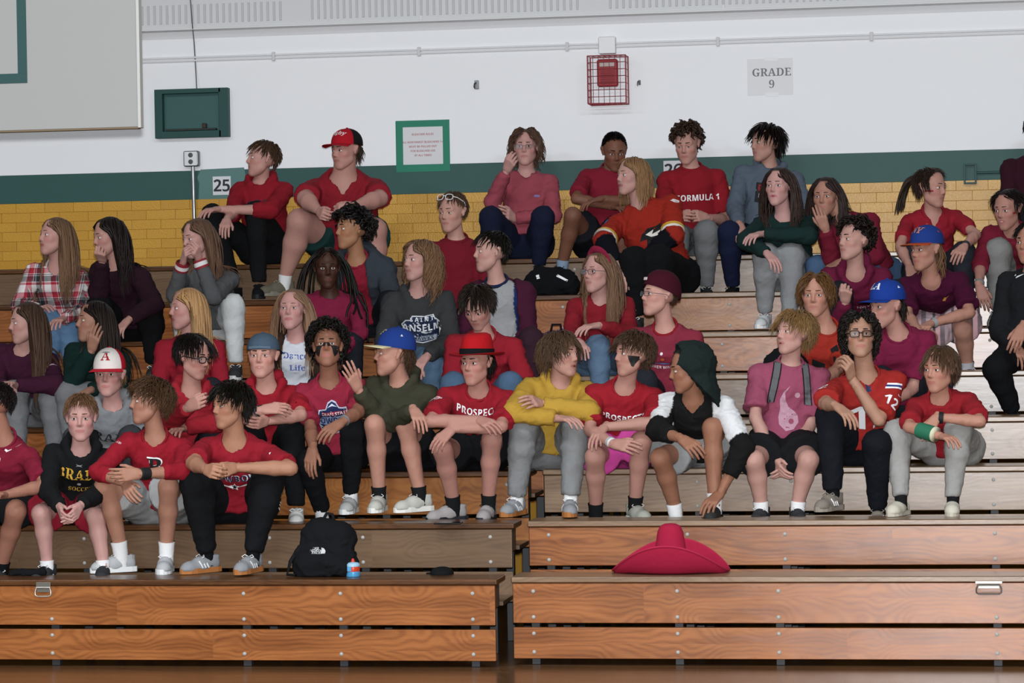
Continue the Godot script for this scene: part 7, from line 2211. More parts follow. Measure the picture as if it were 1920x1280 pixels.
	person({"label": "person in crimson tee and royal blue cap with white monogram", "hy": [-48.5, -4, 0], "ty": 5.5, "skin": "c49183", "hair": {"c": "2c211d", "c2": "382a21", "n": 340, "lf": 0.04, "ls": 0.08, "lb": 0.11, "vol": 0.16, "g": 0.18, "r": 0.009, "pw": 0.5, "fw": 0.6, "fy": 0.045, "curl": 0.01, "kk": 0.62}, "hat": {"k": "cap", "c": "1f3f96", "tall": 0.018, "bend": 0.2, "tilt": -3, "logo": [{"s": [{"t": "LA", "h": 0.04, "x": 0, "y": 0.004, "c": "dfe2ea", "font": "Droid Serif"}]}, {"s": [{"p": [[-0.01, -0.008], [0, 0.008], [0.01, -0.008]], "c": "d5d8e0"}], "yaw": 100}]}, "top": {"c": "7e2142", "sl": 0.82, "ease": 0.022, "rib": "7e2142"}, "bot": {"c": "2a2c34", "len": 1.95}, "shoe": ["sneaker", "3a3b3e", "c8c8c8", "d8d8d8", ""], "j": [1.947, 1.304, -1.83, 1.943, 1.686, -1.548, 1.881, 1.831, -1.493, 1.785, 1.619, -1.582, 2.101, 1.636, -1.6, 1.752, 1.32, -1.515, 2.02, 1.365, -1.589, 1.866, 1.175, -1.362, 1.869, 1.278, -1.41, 1.931, 1.044, -1.274, 1.782, 1.176, -1.306, 1.863, 1.304, -1.816, 2.031, 1.304, -1.844, 1.851, 1.423, -1.424, 2.17, 1.423, -1.477, 1.851, 1.043, -1.474, 2.17, 1.043, -1.527], "far": true})
	person({"label": "person in crimson high-neck top, seated beside the charcoal lettered sweatshirt", "hy": [17.5, -4, 0], "ty": 11.5, "fem": true, "skin": "492e25", "lip": "6a4038", "hair": {"c": "15110e", "n": 300, "lf": 0.06, "ls": 0.05, "lb": 0.05, "vol": 0.05, "g": 0.2, "r": 0.008, "pw": 0.8, "fw": -0.2, "braids": 0.52}, "top": {"c": "852342", "sl": 1.95, "ease": 0.014}, "bot": {"c": "20222a", "len": 1.95}, "shoe": ["sneaker", "3a3b3e", "c8c8c8", "d8d8d8", ""], "s": 0.95, "j": [-1.508, 1.544, -2.277, -1.468, 1.972, -2.14, -1.469, 2.119, -2.085, -1.621, 1.911, -2.13, -1.327, 1.903, -2.192, -1.539, 1.727, -1.963, -1.254, 1.722, -2.018, -1.407, 1.632, -1.803, -1.313, 1.631, -1.818, -1.325, 1.522, -1.703, -1.349, 1.524, -1.691, -1.588, 1.544, -2.264, -1.428, 1.544, -2.29, -1.6, 1.657, -1.891, -1.296, 1.657, -1.942, -1.6, 1.284, -1.941, -1.296, 1.284, -1.992], "far": true})
	person({"label": "person in charcoal hooded sweatshirt with white and navy crest, jeans", "hy": [-38.5, 2, 0], "ty": 9.5, "skin": "c99a90", "hair": {"c": "6e523b", "c2": "9b7556", "n": 400, "lf": 0.24, "ls": 0.26, "lb": 0.26, "vol": 0.2, "g": 0.4, "r": 0.01, "pw": 1.0, "fw": -0.1, "fy": 0.05, "curl": 0.014, "cf": 0.8, "mess": 0.15, "lift": 0.2, "kk": 1.0, "zl": 0.022}, "top": {"c": "3c3d3f", "sl": 1.95, "ease": 0.03, "hood": true, "amp": 0.01, "prints": [{"s": [{"p": [[-0.125, 0.02], [-0.1, 0.055], [-0.07, 0.06], [-0.06, 0.085], [0.07, 0.085], [0.08, 0.06], [0.11, 0.055], [0.12, 0.02], [0.11, -0.045], [0.105, -0.085], [0.0, -0.1], [-0.09, -0.085], [-0.095, -0.045]], "c": "c9ccd2", "y": -0.075, "x": 0.02}, {"p": [[-0.118, 0.02], [-0.095, 0.049], [-0.065, 0.053], [-0.055, 0.079], [0.065, 0.079], [0.075, 0.053], [0.105, 0.049], [0.113, 0.02], [0.103, -0.042], [0.098, -0.08], [0.0, -0.093], [-0.083, -0.08], [-0.088, -0.042]], "c": "22304e", "y": -0.075, "x": 0.02, "l": 0.0015}, {"t": "S A I N T", "h": 0.026, "x": 0.02, "y": -0.012, "c": "e0e3e8", "l": 0.005}, {"t": "ANSELM", "h": 0.048, "x": 0.018, "y": -0.07, "c": "e4e7ec", "wx": 0.9, "l": 0.005}, {"p": [[-0.075, -0.016], [0.085, -0.016], [0.085, 0.012], [-0.075, 0.012]], "c": "a9b0bc", "y": -0.142, "x": 0.02, "l": 0.0026}, {"t": "HAWKS", "h": 0.022, "x": 0.024, "y": -0.142, "c": "2a3650", "wx": 1.2, "l": 0.006}]}]}, "bot": {"c": "5d7893", "len": 1.95}, "shoe": ["sneaker", "3a3b3e", "c8c8c8", "d8d8d8", ""], "j": [-0.939, 1.549, -2.277, -0.907, 1.971, -2.061, -0.886, 2.151, -2.006, -1.068, 1.906, -2.068, -0.756, 1.908, -2.119, -1.085, 1.673, -1.923, -0.701, 1.666, -2.001, -0.915, 1.585, -1.762, -0.809, 1.583, -1.792, -0.816, 1.483, -1.669, -0.872, 1.483, -1.67, -1.023, 1.549, -2.263, -0.855, 1.549, -2.291, -0.812, 1.556, -1.9, -0.651, 1.509, -1.926, -0.812, 1.288, -1.95, -0.651, 1.288, -1.976], "far": true})
	person({"label": "person in grey and navy baseball tee with maroon jacket slipped off shoulders", "hy": [-60.5, 2, 0], "ty": -4.5, "skin": "cc9d91", "hair": {"c": "1c1614", "c2": "271d18", "n": 340, "lf": 0.095, "ls": 0.045, "lb": 0.05, "vol": 0.16, "g": 0.18, "r": 0.009, "pw": 0.5, "fw": 0.9, "fy": 0.045, "curl": 0.003, "kk": 0.62}, "top": {"c": "a7a8aa", "sl": 1.5, "ease": 0.004, "rib": "202c4b", "blocks": [["sleeves", "24386a", -0.3, 2.0]]}, "jacket": {"c": "4a1c34", "gap": 0.13, "off": 0.05, "hood": true, "label": "maroon jacket slipped off the shoulders"}, "bot": {"c": "3b2430", "len": 1.95}, "shoe": ["sneaker", "3a3b3e", "c8c8c8", "d8d8d8", ""], "open": 0.5, "j": [-0.45, 1.549, -2.39, -0.473, 2.019, -2.322, -0.499, 2.198, -2.267, -0.627, 1.942, -2.346, -0.312, 1.953, -2.319, -0.673, 1.679, -2.27, -0.278, 1.693, -2.237, -0.586, 1.617, -2.055, -0.398, 1.624, -2.04, -0.531, 1.526, -1.922, -0.472, 1.53, -1.92, -0.534, 1.549, -2.376, -0.367, 1.549, -2.404, -0.547, 1.669, -1.984, -0.227, 1.669, -2.037, -0.547, 1.288, -2.034, -0.227, 1.288, -2.087], "far": true})
	person({"label": "person in red cardigan, maroon headband, glasses and jeans, leaning on one knee", "hy": [-34.5, 2, 0], "ty": 5.5, "fem": true, "skin": "cc9b92", "hair": {"c": "6e5441", "c2": "7e5e48", "n": 270, "lf": 0.38, "ls": 0.42, "lb": 0.42, "vol": 0.1, "g": 0.5, "r": 0.014, "seg": 0.042, "pw": 1.2, "fw": -0.25, "fy": 0.06, "curl": 0.008, "cf": 0.5, "mess": 0.06, "lift": 0.1, "kk": 1.15, "zl": 0.004}, "hat": {"k": "headband", "c": "8e2440", "hy": 2.0}, "glasses": {"c": "4a4a50", "w": 0.0016, "h": 0.016}, "top": {"c": "8d212c", "sl": 1.95, "ease": 0.016, "prints": [{"s": [{"p": [[0.006, 0.0], [0.0042, 0.0042], [0.0, 0.006], [-0.0042, 0.0042], [-0.006, 0.0], [-0.0042, -0.0042], [-0.0, -0.006], [0.0042, -0.0042]], "c": "d0606a", "y": -0.02, "x": 0}, {"p": [[0.006, 0.0], [0.0042, 0.0042], [0.0, 0.006], [-0.0042, 0.0042], [-0.006, 0.0], [-0.0042, -0.0042], [-0.0, -0.006], [0.0042, -0.0042]], "c": "d0606a", "y": -0.05, "x": 0}, {"p": [[0.006, 0.0], [0.0042, 0.0042], [0.0, 0.006], [-0.0042, 0.0042], [-0.006, 0.0], [-0.0042, -0.0042], [-0.0, -0.006], [0.0042, -0.0042]], "c": "d0606a", "y": -0.08, "x": 0}, {"p": [[0.006, 0.0], [0.0042, 0.0042], [0.0, 0.006], [-0.0042, 0.0042], [-0.006, 0.0], [-0.0042, -0.0042], [-0.0, -0.006], [0.0042, -0.0042]], "c": "d0606a", "y": -0.11, "x": 0}]}]}, "bot": {"c": "6b86a3", "len": 1.95}, "shoe": ["sneaker", "3a3b3e", "c8c8c8", "d8d8d8", ""], "palm": [[0, -1, -0.2], [0, -1, -0.2]], "s": 0.95, "j": [0.153, 1.544, -2.39, 0.18, 1.916, -2.137, 0.177, 2.061, -2.082, 0.026, 1.861, -2.16, 0.326, 1.859, -2.19, 0.022, 1.687, -1.965, 0.367, 1.697, -1.99, 0.101, 1.657, -1.743, 0.207, 1.748, -1.821, 0.152, 1.584, -1.599, 0.091, 1.732, -1.71, 0.073, 1.544, -2.377, 0.232, 1.544, -2.403, 0.181, 1.621, -2.0, 0.36, 1.571, -2.026, 0.181, 1.284, -2.05, 0.36, 1.284, -2.076], "far": true})
	person({"label": "person in black zip jacket with white swoosh and black trousers", "hy": [-30.5, 0, 0], "ty": -18.5, "skin": "b4826e", "hair": {"c": "1c1615", "n": 340, "lf": 0.08, "ls": 0.04, "lb": 0.05, "vol": 0.16, "g": 0.18, "r": 0.009, "pw": 0.5, "fw": 0.6, "fy": 0.045, "curl": 0.003, "kk": 0.62}, "top": {"c": "202124", "sl": 1.95, "ease": 0.024, "prints": [{"s": [{"p": [[-0.022, -0.004], [-0.012, -0.011], [0.03, 0.012], [-0.01, -0.004], [-0.018, 0.003]], "c": "d9dadc", "x": -0.06, "y": 0.09, "s": 1.6, "g": 0.03}]}]}, "bot": {"c": "141518", "len": 1.95}, "shoe": ["sneaker", "17181a", "17181a", "222222", ""], "palm": [[0, -1, -0.2], [0, -0.2, -1]], "j": [2.697, 1.549, -2.39, 2.712, 2.021, -2.335, 2.695, 2.185, -2.28, 2.56, 1.96, -2.392, 2.86, 1.938, -2.294, 2.504, 1.667, -2.389, 2.786, 1.733, -2.127, 2.602, 1.581, -2.176, 2.639, 1.701, -1.926, 2.659, 1.48, -2.052, 2.576, 1.563, -1.85, 2.613, 1.549, -2.376, 2.781, 1.549, -2.404, 2.486, 1.464, -1.985, 2.763, 1.46, -1.994, 2.582, 1.199, -2.14, 2.763, 1.288, -2.044], "far": true})
	person({"label": "person in red, black and white plaid shirt and light jeans", "hy": [-42.5, 6, 0], "ty": -4.5, "fem": true, "skin": "c9988e", "hair": {"c": "6a523d", "c2": "89664b", "n": 270, "lf": 0.4, "ls": 0.42, "lb": 0.4, "vol": 0.1, "g": 0.5, "r": 0.014, "seg": 0.042, "pw": 1.2, "fw": -0.25, "fy": 0.06, "curl": 0.004, "cf": 0.5, "mess": 0.06, "lift": 0.1, "kk": 1.15, "zl": 0.004}, "top": {"c": "ffffff", "sl": 1.95, "ease": 0.022, "kind": "plaid", "v": 0.06, "rib": "b9b0ae"}, "bot": {"c": "6586aa", "len": 1.95}, "shoe": ["sneaker", "3a3b3e", "c8c8c8", "d8d8d8", ""], "lip": "a84a54", "s": 0.96, "j": [-3.404, 1.79, -2.837, -3.332, 2.176, -2.604, -3.327, 2.359, -2.549, -3.493, 2.143, -2.636, -3.193, 2.091, -2.643, -3.549, 1.931, -2.49, -3.146, 1.88, -2.491, -3.37, 1.901, -2.334, -3.187, 1.839, -2.258, -3.255, 1.933, -2.222, -3.201, 1.818, -2.097, -3.485, 1.79, -2.824, -3.324, 1.79, -2.85, -3.348, 1.841, -2.448, -3.221, 1.792, -2.461, -3.348, 1.53, -2.498, -3.221, 1.53, -2.511], "far": true})
	person({"label": "person in dark maroon sweater and black trousers, fist held to mouth", "hy": [-48.5, -8, 0], "ty": -22.5, "fem": true, "g": 1.08, "skin": "c39387", "hair": {"c": "1e1716", "c2": "281d1a", "n": 270, "lf": 0.36, "ls": 0.38, "lb": 0.38, "vol": 0.1, "g": 0.5, "r": 0.014, "seg": 0.042, "pw": 1.2, "fw": -0.25, "fy": 0.06, "curl": 0.008, "cf": 0.5, "mess": 0.06, "lift": 0.1, "kk": 1.15, "zl": 0.004}, "top": {"c": "2e1722", "sl": 1.95, "ease": 0.03, "amp": 0.01}, "bot": {"c": "121214", "len": 1.95}, "shoe": ["sneaker", "3a3b3e", "c8c8c8", "d8d8d8", ""], "hands": ["fist", "rest"], "palm": [[0, 0, -1], [0, -1, -0.2]], "s": 0.97, "j": [-2.916, 1.795, -2.837, -2.932, 2.174, -2.576, -2.966, 2.351, -2.521, -3.075, 2.14, -2.659, -2.784, 2.093, -2.572, -3.01, 2.001, -2.441, -2.652, 1.922, -2.415, -2.944, 2.197, -2.315, -2.758, 1.826, -2.219, -2.931, 2.28, -2.172, -2.82, 1.718, -2.103, -2.997, 1.795, -2.823, -2.835, 1.795, -2.851, -3.009, 1.911, -2.443, -2.7, 1.911, -2.495, -3.009, 1.531, -2.493, -2.7, 1.531, -2.545], "far": true})
	person({"label": "person in grey sweater with red and white cuffs, hands clasped before face", "hy": [-38.5, -8, 0], "ty": -14.5, "fem": true, "skin": "cb9b91", "hair": {"c": "5e4738", "c2": "765641", "n": 270, "lf": 0.34, "ls": 0.38, "lb": 0.42, "vol": 0.1, "g": 0.5, "r": 0.014, "seg": 0.042, "pw": 1.2, "fw": -0.25, "fy": 0.06, "curl": 0.006, "cf": 0.5, "mess": 0.06, "lift": 0.1, "kk": 1.15, "zl": 0.004}, "top": {"c": "5c5e60", "sl": 1.95, "ease": 0.022}, "bot": {"c": "c9cccc", "len": 1.95}, "shoe": ["sneaker", "3a3b3e", "c8c8c8", "d8d8d8", ""], "hands": ["curl", "curl"], "palm": [[1, 0, -0.6], [-1, 0, -0.6]], "bands": [["fl", 0.8, 0.014, 0.045, "9c2434", "cuff_trim"], ["fl", 0.88, 0.028, 0.044, "d8d4d2", "cuff_band"], ["fl", 0.96, 0.014, 0.043, "9c2434", "cuff_trim"], ["fr", 0.8, 0.014, 0.045, "9c2434", "cuff_trim"], ["fr", 0.88, 0.028, 0.044, "d8d4d2", "cuff_band"], ["fr", 0.96, 0.014, 0.043, "9c2434", "cuff_trim"]], "s": 0.96, "j": [-2.383, 1.79, -2.837, -2.344, 2.142, -2.549, -2.387, 2.328, -2.494, -2.498, 2.118, -2.608, -2.202, 2.06, -2.578, -2.505, 1.978, -2.384, -2.247, 1.961, -2.337, -2.418, 2.173, -2.274, -2.326, 2.191, -2.31, -2.358, 2.301, -2.192, -2.328, 2.307, -2.195, -2.464, 1.79, -2.824, -2.303, 1.79, -2.85, -2.476, 1.905, -2.447, -2.169, 1.905, -2.499, -2.476, 1.53, -2.497, -2.169, 1.53, -2.549], "far": true})
	person({"label": "person in charcoal hooded jacket open over red tee, looking sideways", "hy": [-50.5, 2, 0], "ty": -2.5, "skin": "ad7c5d", "hair": {"c": "171412", "c2": "2a211d", "n": 170, "lf": 0.085, "ls": 0.065, "lb": 0.065, "vol": 0.42, "g": 0.06, "r": 0.024, "pw": 0.2, "fw": 0.8, "fy": 0.05, "curl": 0.01, "cf": 1.5, "mess": 0.7, "lift": 0.5, "seg": 0.0105}, "top": {"c": "8d2133", "sl": 0.82, "ease": 0.014, "rib": "8d2133"}, "jacket": {"c": "3a4048", "gap": 0.075, "hood": true, "label": "charcoal hooded jacket worn open", "prints": [{"on": "R", "low": true, "t": 0.5, "s": [{"t": "WI-SJ", "h": 0.03, "x": 0, "y": 0, "c": "d4d6da"}]}]}, "bot": {"c": "20222a", "len": 1.95}, "shoe": ["sneaker", "3a3b3e", "c8c8c8", "d8d8d8", ""], "j": [-1.388, 1.795, -2.837, -1.388, 2.183, -2.563, -1.406, 2.359, -2.508, -1.546, 2.127, -2.609, -1.229, 2.12, -2.6, -1.473, 1.901, -2.471, -1.144, 1.895, -2.467, -1.381, 1.752, -2.307, -1.166, 1.734, -2.278, -1.329, 1.62, -2.213, -1.178, 1.599, -2.175, -1.472, 1.795, -2.823, -1.304, 1.795, -2.851, -1.484, 1.914, -2.431, -1.165, 1.914, -2.484, -1.484, 1.534, -2.481, -1.165, 1.534, -2.534], "far": true})
	person({"label": "person in dark red tee with sunglasses pushed up on head", "hy": [-22.5, -4, 0], "ty": 9.5, "skin": "c89889", "hair": {"c": "6a503d", "c2": "7b5c47", "n": 340, "lf": 0.06, "ls": 0.035, "lb": 0.04, "vol": 0.16, "g": 0.18, "r": 0.009, "pw": 0.5, "fw": 0.6, "fy": 0.045, "curl": 0.003, "kk": 0.62}, "glasses": {"c": "d4d6d8", "w": 0.003, "lens": "c0504a", "up": 0.06, "back": -0.012, "tilt": -24, "label": "mirrored sunglasses"}, "top": {"c": "791c2a", "sl": 0.82, "ease": 0.022, "rib": "791c2a"}, "bot": {"c": "20222a", "len": 1.95}, "shoe": ["sneaker", "3a3b3e", "c8c8c8", "d8d8d8", ""], "lid": 8, "j": [-0.837, 1.795, -2.95, -0.832, 2.297, -2.938, -0.846, 2.463, -2.883, -0.996, 2.226, -2.912, -0.67, 2.225, -2.967, -1.022, 1.974, -2.827, -0.617, 1.972, -2.895, -0.883, 1.933, -2.636, -0.687, 1.932, -2.668, -0.794, 1.854, -2.514, -0.731, 1.853, -2.524, -0.921, 1.795, -2.936, -0.753, 1.795, -2.964, -0.933, 1.914, -2.544, -0.614, 1.914, -2.597, -0.933, 1.534, -2.594, -0.614, 1.534, -2.647], "far": true})
	person({"label": "person in crimson hooded sweatshirt with fist raised to chest", "hy": [-48.5, 4, 0], "ty": -2.5, "skin": "cb9c8f", "hair": {"c": "1f1816", "c2": "332620", "n": 170, "lf": 0.065, "ls": 0.045, "lb": 0.05, "vol": 0.3, "g": 0.06, "r": 0.024, "pw": 0.2, "fw": 0.6, "fy": 0.05, "curl": 0.01, "cf": 1.5, "mess": 0.7, "lift": 0.5, "seg": 0.0105}, "top": {"c": "6a1c3a", "sl": 1.95, "ease": 0.028, "hood": true, "amp": 0.01, "prints": [{"s": [{"t": "Nov", "h": 0.03, "x": 0.04, "y": -0.1, "c": "d9c8cc", "font": "Droid Serif"}]}]}, "bot": {"c": "20222a", "len": 1.95}, "shoe": ["sneaker", "3a3b3e", "c8c8c8", "d8d8d8", ""], "hands": ["fist", "rest"], "palm": [[0, 0, -1], [0, -1, -0.2]], "lid": 14, "j": [1.673, 1.795, -2.95, 1.668, 2.043, -2.545, 1.667, 2.227, -2.49, 1.51, 2.008, -2.61, 1.827, 2.003, -2.603, 1.538, 1.693, -2.608, 1.822, 1.714, -2.601, 1.61, 1.862, -2.438, 1.781, 1.622, -2.372, 1.626, 1.985, -2.322, 1.758, 1.518, -2.24, 1.589, 1.795, -2.936, 1.757, 1.795, -2.964, 1.576, 1.914, -2.544, 1.896, 1.914, -2.597, 1.576, 1.534, -2.594, 1.896, 1.534, -2.647], "far": true})
	person({"label": "person in maroon tee, blue cap with orange visor and striped shorts", "hy": [-44.5, -3, 0], "ty": 1.5, "skin": "bd8a78", "hair": {"c": "7a5b41", "c2": "946d4e", "n": 400, "lf": 0.16, "ls": 0.17, "lb": 0.18, "vol": 0.12, "g": 0.4, "r": 0.01, "pw": 1.0, "fw": -0.1, "fy": 0.05, "curl": 0.01, "cf": 0.9, "mess": 0.15, "lift": 0.2, "kk": 1.0, "zl": 0.022}, "hat": {"k": "cap", "c": "24408c", "visor": "c9572c", "button": "c9572c", "tall": 0.016, "bend": 0.15, "tilt": -3, "logo": [{"s": [{"t": "NY", "h": 0.04, "x": 0, "y": 0.006, "c": "d88a6a", "font": "Droid Serif"}]}, {"s": [{"p": [[-0.008, -0.008], [0, 0.008], [0.01, -0.008]], "c": "c0402c"}], "yaw": 100}]}, "top": {"c": "491130", "sl": 0.82, "ease": 0.024, "rib": "491130", "v": 0.03, "prints": [{"s": [{"p": [[-0.02, -0.006], [-0.005, 0.012], [0.005, 0.004], [0.022, 0.008], [0.004, -0.004], [-0.004, -0.014]], "c": "c9903c", "x": 0.07, "y": 0.03}]}]}, "bot": {"c": "ffffff", "kind": "stripes", "len": 0.74, "ease": 0.026}, "sock": ["b4b4b8", 0.05], "shoe": ["sneaker", "3a3b3e", "c8c8c8", "d8d8d8", ""], "hands": ["rest", "rest"], "palm": [[0, -1, -0.2], [0, -1, -0.2]], "bands": [["fr", 0.92, 0.022, 0.031, "9a9c9e", "watch"]], "j": [2.19, 1.795, -2.95, 2.116, 1.99, -2.523, 2.088, 2.161, -2.468, 1.966, 1.948, -2.61, 2.288, 1.972, -2.566, 1.977, 1.77, -2.401, 2.339, 1.783, -2.372, 2.043, 1.683, -2.176, 2.116, 1.725, -2.276, 2.081, 1.582, -2.045, 2.044, 1.678, -2.129, 2.106, 1.795, -2.936, 2.274, 1.795, -2.964, 2.084, 1.583, -2.574, 2.299, 1.675, -2.562, 2.084, 1.534, -2.624, 2.323, 1.444, -2.7], "far": true})
	person({"label": "person in red hockey jersey with black forearms and yellow sleeve stripes", "hy": [-48.5, 2, 0], "ty": 1.5, "g": 1.1, "skin": "cb9c93", "hair": {"c": "8a6848", "c2": "b1885f", "n": 400, "lf": 0.24, "ls": 0.24, "lb": 0.22, "vol": 0.14, "g": 0.4, "r": 0.01, "pw": 1.1, "fw": -0.1, "fy": 0.05, "curl": 0.003, "cf": 0.9, "mess": 0.15, "lift": 0.2, "kk": 1.0, "zl": 0.022}, "top": {"c": "a02e27", "sl": 1.85, "ease": 0.034, "amp": 0.011, "v": 0.04, "blocks": [["forearms", "17181a", 0.05]], "prints": [{"s": [{"p": [[-0.1, 0.03], [-0.05, 0.055], [0.0, 0.05], [0.06, 0.065], [0.1, 0.03], [0.06, 0.02], [0.09, -0.02], [0.04, -0.01], [0.05, -0.06], [0.0, -0.03], [-0.02, -0.08], [-0.05, -0.03], [-0.1, -0.06], [-0.08, -0.01], [-0.13, -0.01]], "c": "17181a", "x": 0.06, "y": -0.1}, {"p": [[-0.08, 0.02], [-0.02, 0.035], [-0.04, 0.01], [0.03, 0.02], [0, -0.01], [-0.05, -0.005]], "c": "d9d4cc", "x": 0.06, "y": -0.1, "l": 0.0015}]}, {"s": [{"p": [[-0.035, 0.0], [-0.01, 0.025], [0.035, 0.03], [0.03, 0.005], [0.0, -0.015]], "c": "e4dede", "y": 0.1}], "on": "R"}, {"s": [{"p": [[0.026, 0.0], [0.0234, 0.0113], [0.0162, 0.0203], [0.0058, 0.0253], [-0.0058, 0.0253], [-0.0162, 0.0203], [-0.0234, 0.0113], [-0.026, 0.0], [-0.0234, -0.0113], [-0.0162, -0.0203], [-0.0058, -0.0253], [0.0058, -0.0253], [0.0162, -0.0203], [0.0234, -0.0113]], "c": "3c64a8", "y": 0.06}], "on": "L"}]}, "bot": {"c": "131416", "len": 1.95, "ease": 0.026}, "shoe": ["sneaker", "3a3b3e", "c8c8c8", "d8d8d8", ""], "bands": [["ur", 0.86, 0.02, 0.08, "d8a83c", "sleeve_stripe"], ["ur", 0.93, 0.012, 0.079, "e0dcd4", "sleeve_stripe"], ["ul", 0.86, 0.02, 0.08, "d8a83c", "sleeve_stripe"], ["ul", 0.93, 0.012, 0.079, "e0dcd4", "sleeve_stripe"]], "palm": [[0, -1, -0.2], [0, -0.3, -1]], "lip": "a85860", "open": 0.3, "j": [0.425, 2.044, -3.51, 0.266, 2.504, -3.474, 0.221, 2.687, -3.419, 0.117, 2.376, -3.479, 0.462, 2.496, -3.48, 0.06, 2.271, -3.231, 0.495, 2.303, -3.286, 0.171, 2.105, -3.081, 0.291, 2.139, -3.265, 0.231, 1.968, -3.0, 0.214, 1.998, -3.208, 0.341, 2.044, -3.496, 0.509, 2.044, -3.524, 0.271, 2.137, -3.092, 0.422, 2.147, -3.126, 0.271, 1.78, -3.142, 0.422, 1.78, -3.176], "far": true})
	person({"label": "person in dark green sweater and grey sweatpants, forearms resting on knees", "hy": [-18.5, 2, 0], "ty": 1.5, "fem": true, "skin": "cf9f98", "hair": {"c": "2e221f", "c2": "413027", "n": 270, "lf": 0.3, "ls": 0.32, "lb": 0.34, "vol": 0.1, "g": 0.5, "r": 0.014, "seg": 0.042, "pw": 1.2, "fw": -0.25, "fy": 0.06, "curl": 0.006, "cf": 0.5, "mess": 0.06, "lift": 0.1, "kk": 1.15, "zl": 0.004}, "top": {"c": "1b3230", "sl": 1.95, "ease": 0.026, "amp": 0.01}, "bot": {"c": "9a9c9e", "len": 1.95, "ease": 0.022}, "shoe": ["sneaker", "c9cacb", "dddddd", "dddddd", ""], "hands": ["rest", "rest"], "palm": [[0, -1, -0.2], [0, -1, -0.2]], "lip": "b8606a", "open": 0.6, "s": 0.96, "j": [1.216, 2.036, -3.51, 1.199, 2.414, -3.256, 1.172, 2.587, -3.201, 1.049, 2.35, -3.295, 1.353, 2.364, -3.294, 0.971, 2.248, -3.065, 1.362, 2.272, -3.047, 1.115, 2.169, -2.89, 1.074, 2.291, -3.024, 1.203, 2.07, -2.783, 0.985, 2.264, -2.89, 1.135, 2.036, -3.497, 1.296, 2.036, -3.523, 1.091, 2.154, -3.113, 1.248, 2.164, -3.144, 1.068, 1.788, -3.257, 1.229, 1.766, -3.141], "far": true})
	person({"label": "person in crimson sweatshirt leaning forward, hand over mouth", "hy": [-12.5, -4, 0], "ty": -12.5, "fem": true, "skin": "b68572", "hair": {"c": "2a201d", "c2": "372823", "n": 270, "lf": 0.26, "ls": 0.28, "lb": 0.26, "vol": 0.1, "g": 0.5, "r": 0.014, "seg": 0.042, "pw": 1.2, "fw": -0.25, "fy": 0.06, "curl": 0.004, "cf": 0.5, "mess": 0.06, "lift": 0.1, "kk": 1.15, "zl": 0.004}, "top": {"c": "791f33", "sl": 1.95, "ease": 0.028}, "bot": {"c": "4b6483", "len": 1.95}, "shoe": ["sneaker", "3a3b3e", "c8c8c8", "d8d8d8", ""], "hands": ["rest", "rest"], "palm": [[0, 0, -1], [0, -1, -0.2]], "s": 0.96, "j": [1.747, 2.036, -3.51, 1.57, 2.379, -3.269, 1.462, 2.52, -3.214, 1.459, 2.296, -3.362, 1.734, 2.359, -3.249, 1.498, 2.12, -3.169, 1.764, 2.14, -3.105, 1.469, 2.309, -3.024, 1.559, 2.109, -2.983, 1.422, 2.453, -2.963, 1.427, 2.035, -2.905, 1.667, 2.036, -3.497, 1.828, 2.036, -3.523, 1.403, 2.082, -3.195, 1.594, 2.061, -3.196, 1.403, 1.776, -3.23, 1.594, 1.776, -3.23], "far": true})
	person({"label": "person in red V-neck tee with red stripe painted on cheek", "hy": [57.5, -4, 0], "ty": 13.5, "fem": true, "skin": "c39183", "hair": {"c": "3a2d26", "c2": "4b372d", "n": 420, "lf": 0.09, "ls": 0.09, "lb": 0.08, "vol": 0.07, "g": 0.05, "r": 0.008, "pw": 0.2, "fw": -1.4, "lift": 0.02, "mess": 0.06, "tail": 0.26}, "paint": [{"o": [-0.042, -0.02], "yaw": -35, "s": [{"p": [[-0.022, 0.004], [0.02, 0.006], [0.02, -0.004], [-0.022, -0.006]], "c": "a02430", "g": 0.012}]}, {"o": [0.042, -0.02], "yaw": 35, "s": [{"p": [[0.022, 0.004], [-0.02, 0.006], [-0.02, -0.004], [0.022, -0.006]], "c": "a02430", "g": 0.012}]}], "top": {"c": "962130", "sl": 0.7, "ease": 0.012, "rib": "962130", "v": 0.1}, "bot": {"c": "2c2e36", "len": 1.95}, "shoe": ["sneaker", "3a3b3e", "c8c8c8", "d8d8d8", ""], "bands": [["fr", 0.9, 0.022, 0.03, "3a3a3e", "watch"]], "palm": [[0, -1, -0.2], [0, -0.4, -0.9]], "s": 0.95, "j": [2.098, 2.035, -3.51, 2.118, 2.42, -3.276, 2.111, 2.558, -3.221, 1.967, 2.352, -3.283, 2.262, 2.372, -3.341, 1.922, 2.195, -3.079, 2.383, 2.259, -3.139, 1.98, 2.067, -2.887, 2.312, 2.184, -2.926, 2.014, 1.943, -2.776, 2.26, 2.105, -2.794, 2.018, 2.035, -3.497, 2.178, 2.035, -3.523, 2.006, 2.148, -3.124, 2.31, 2.148, -3.175, 2.006, 1.775, -3.174, 2.31, 1.775, -3.225], "far": true})
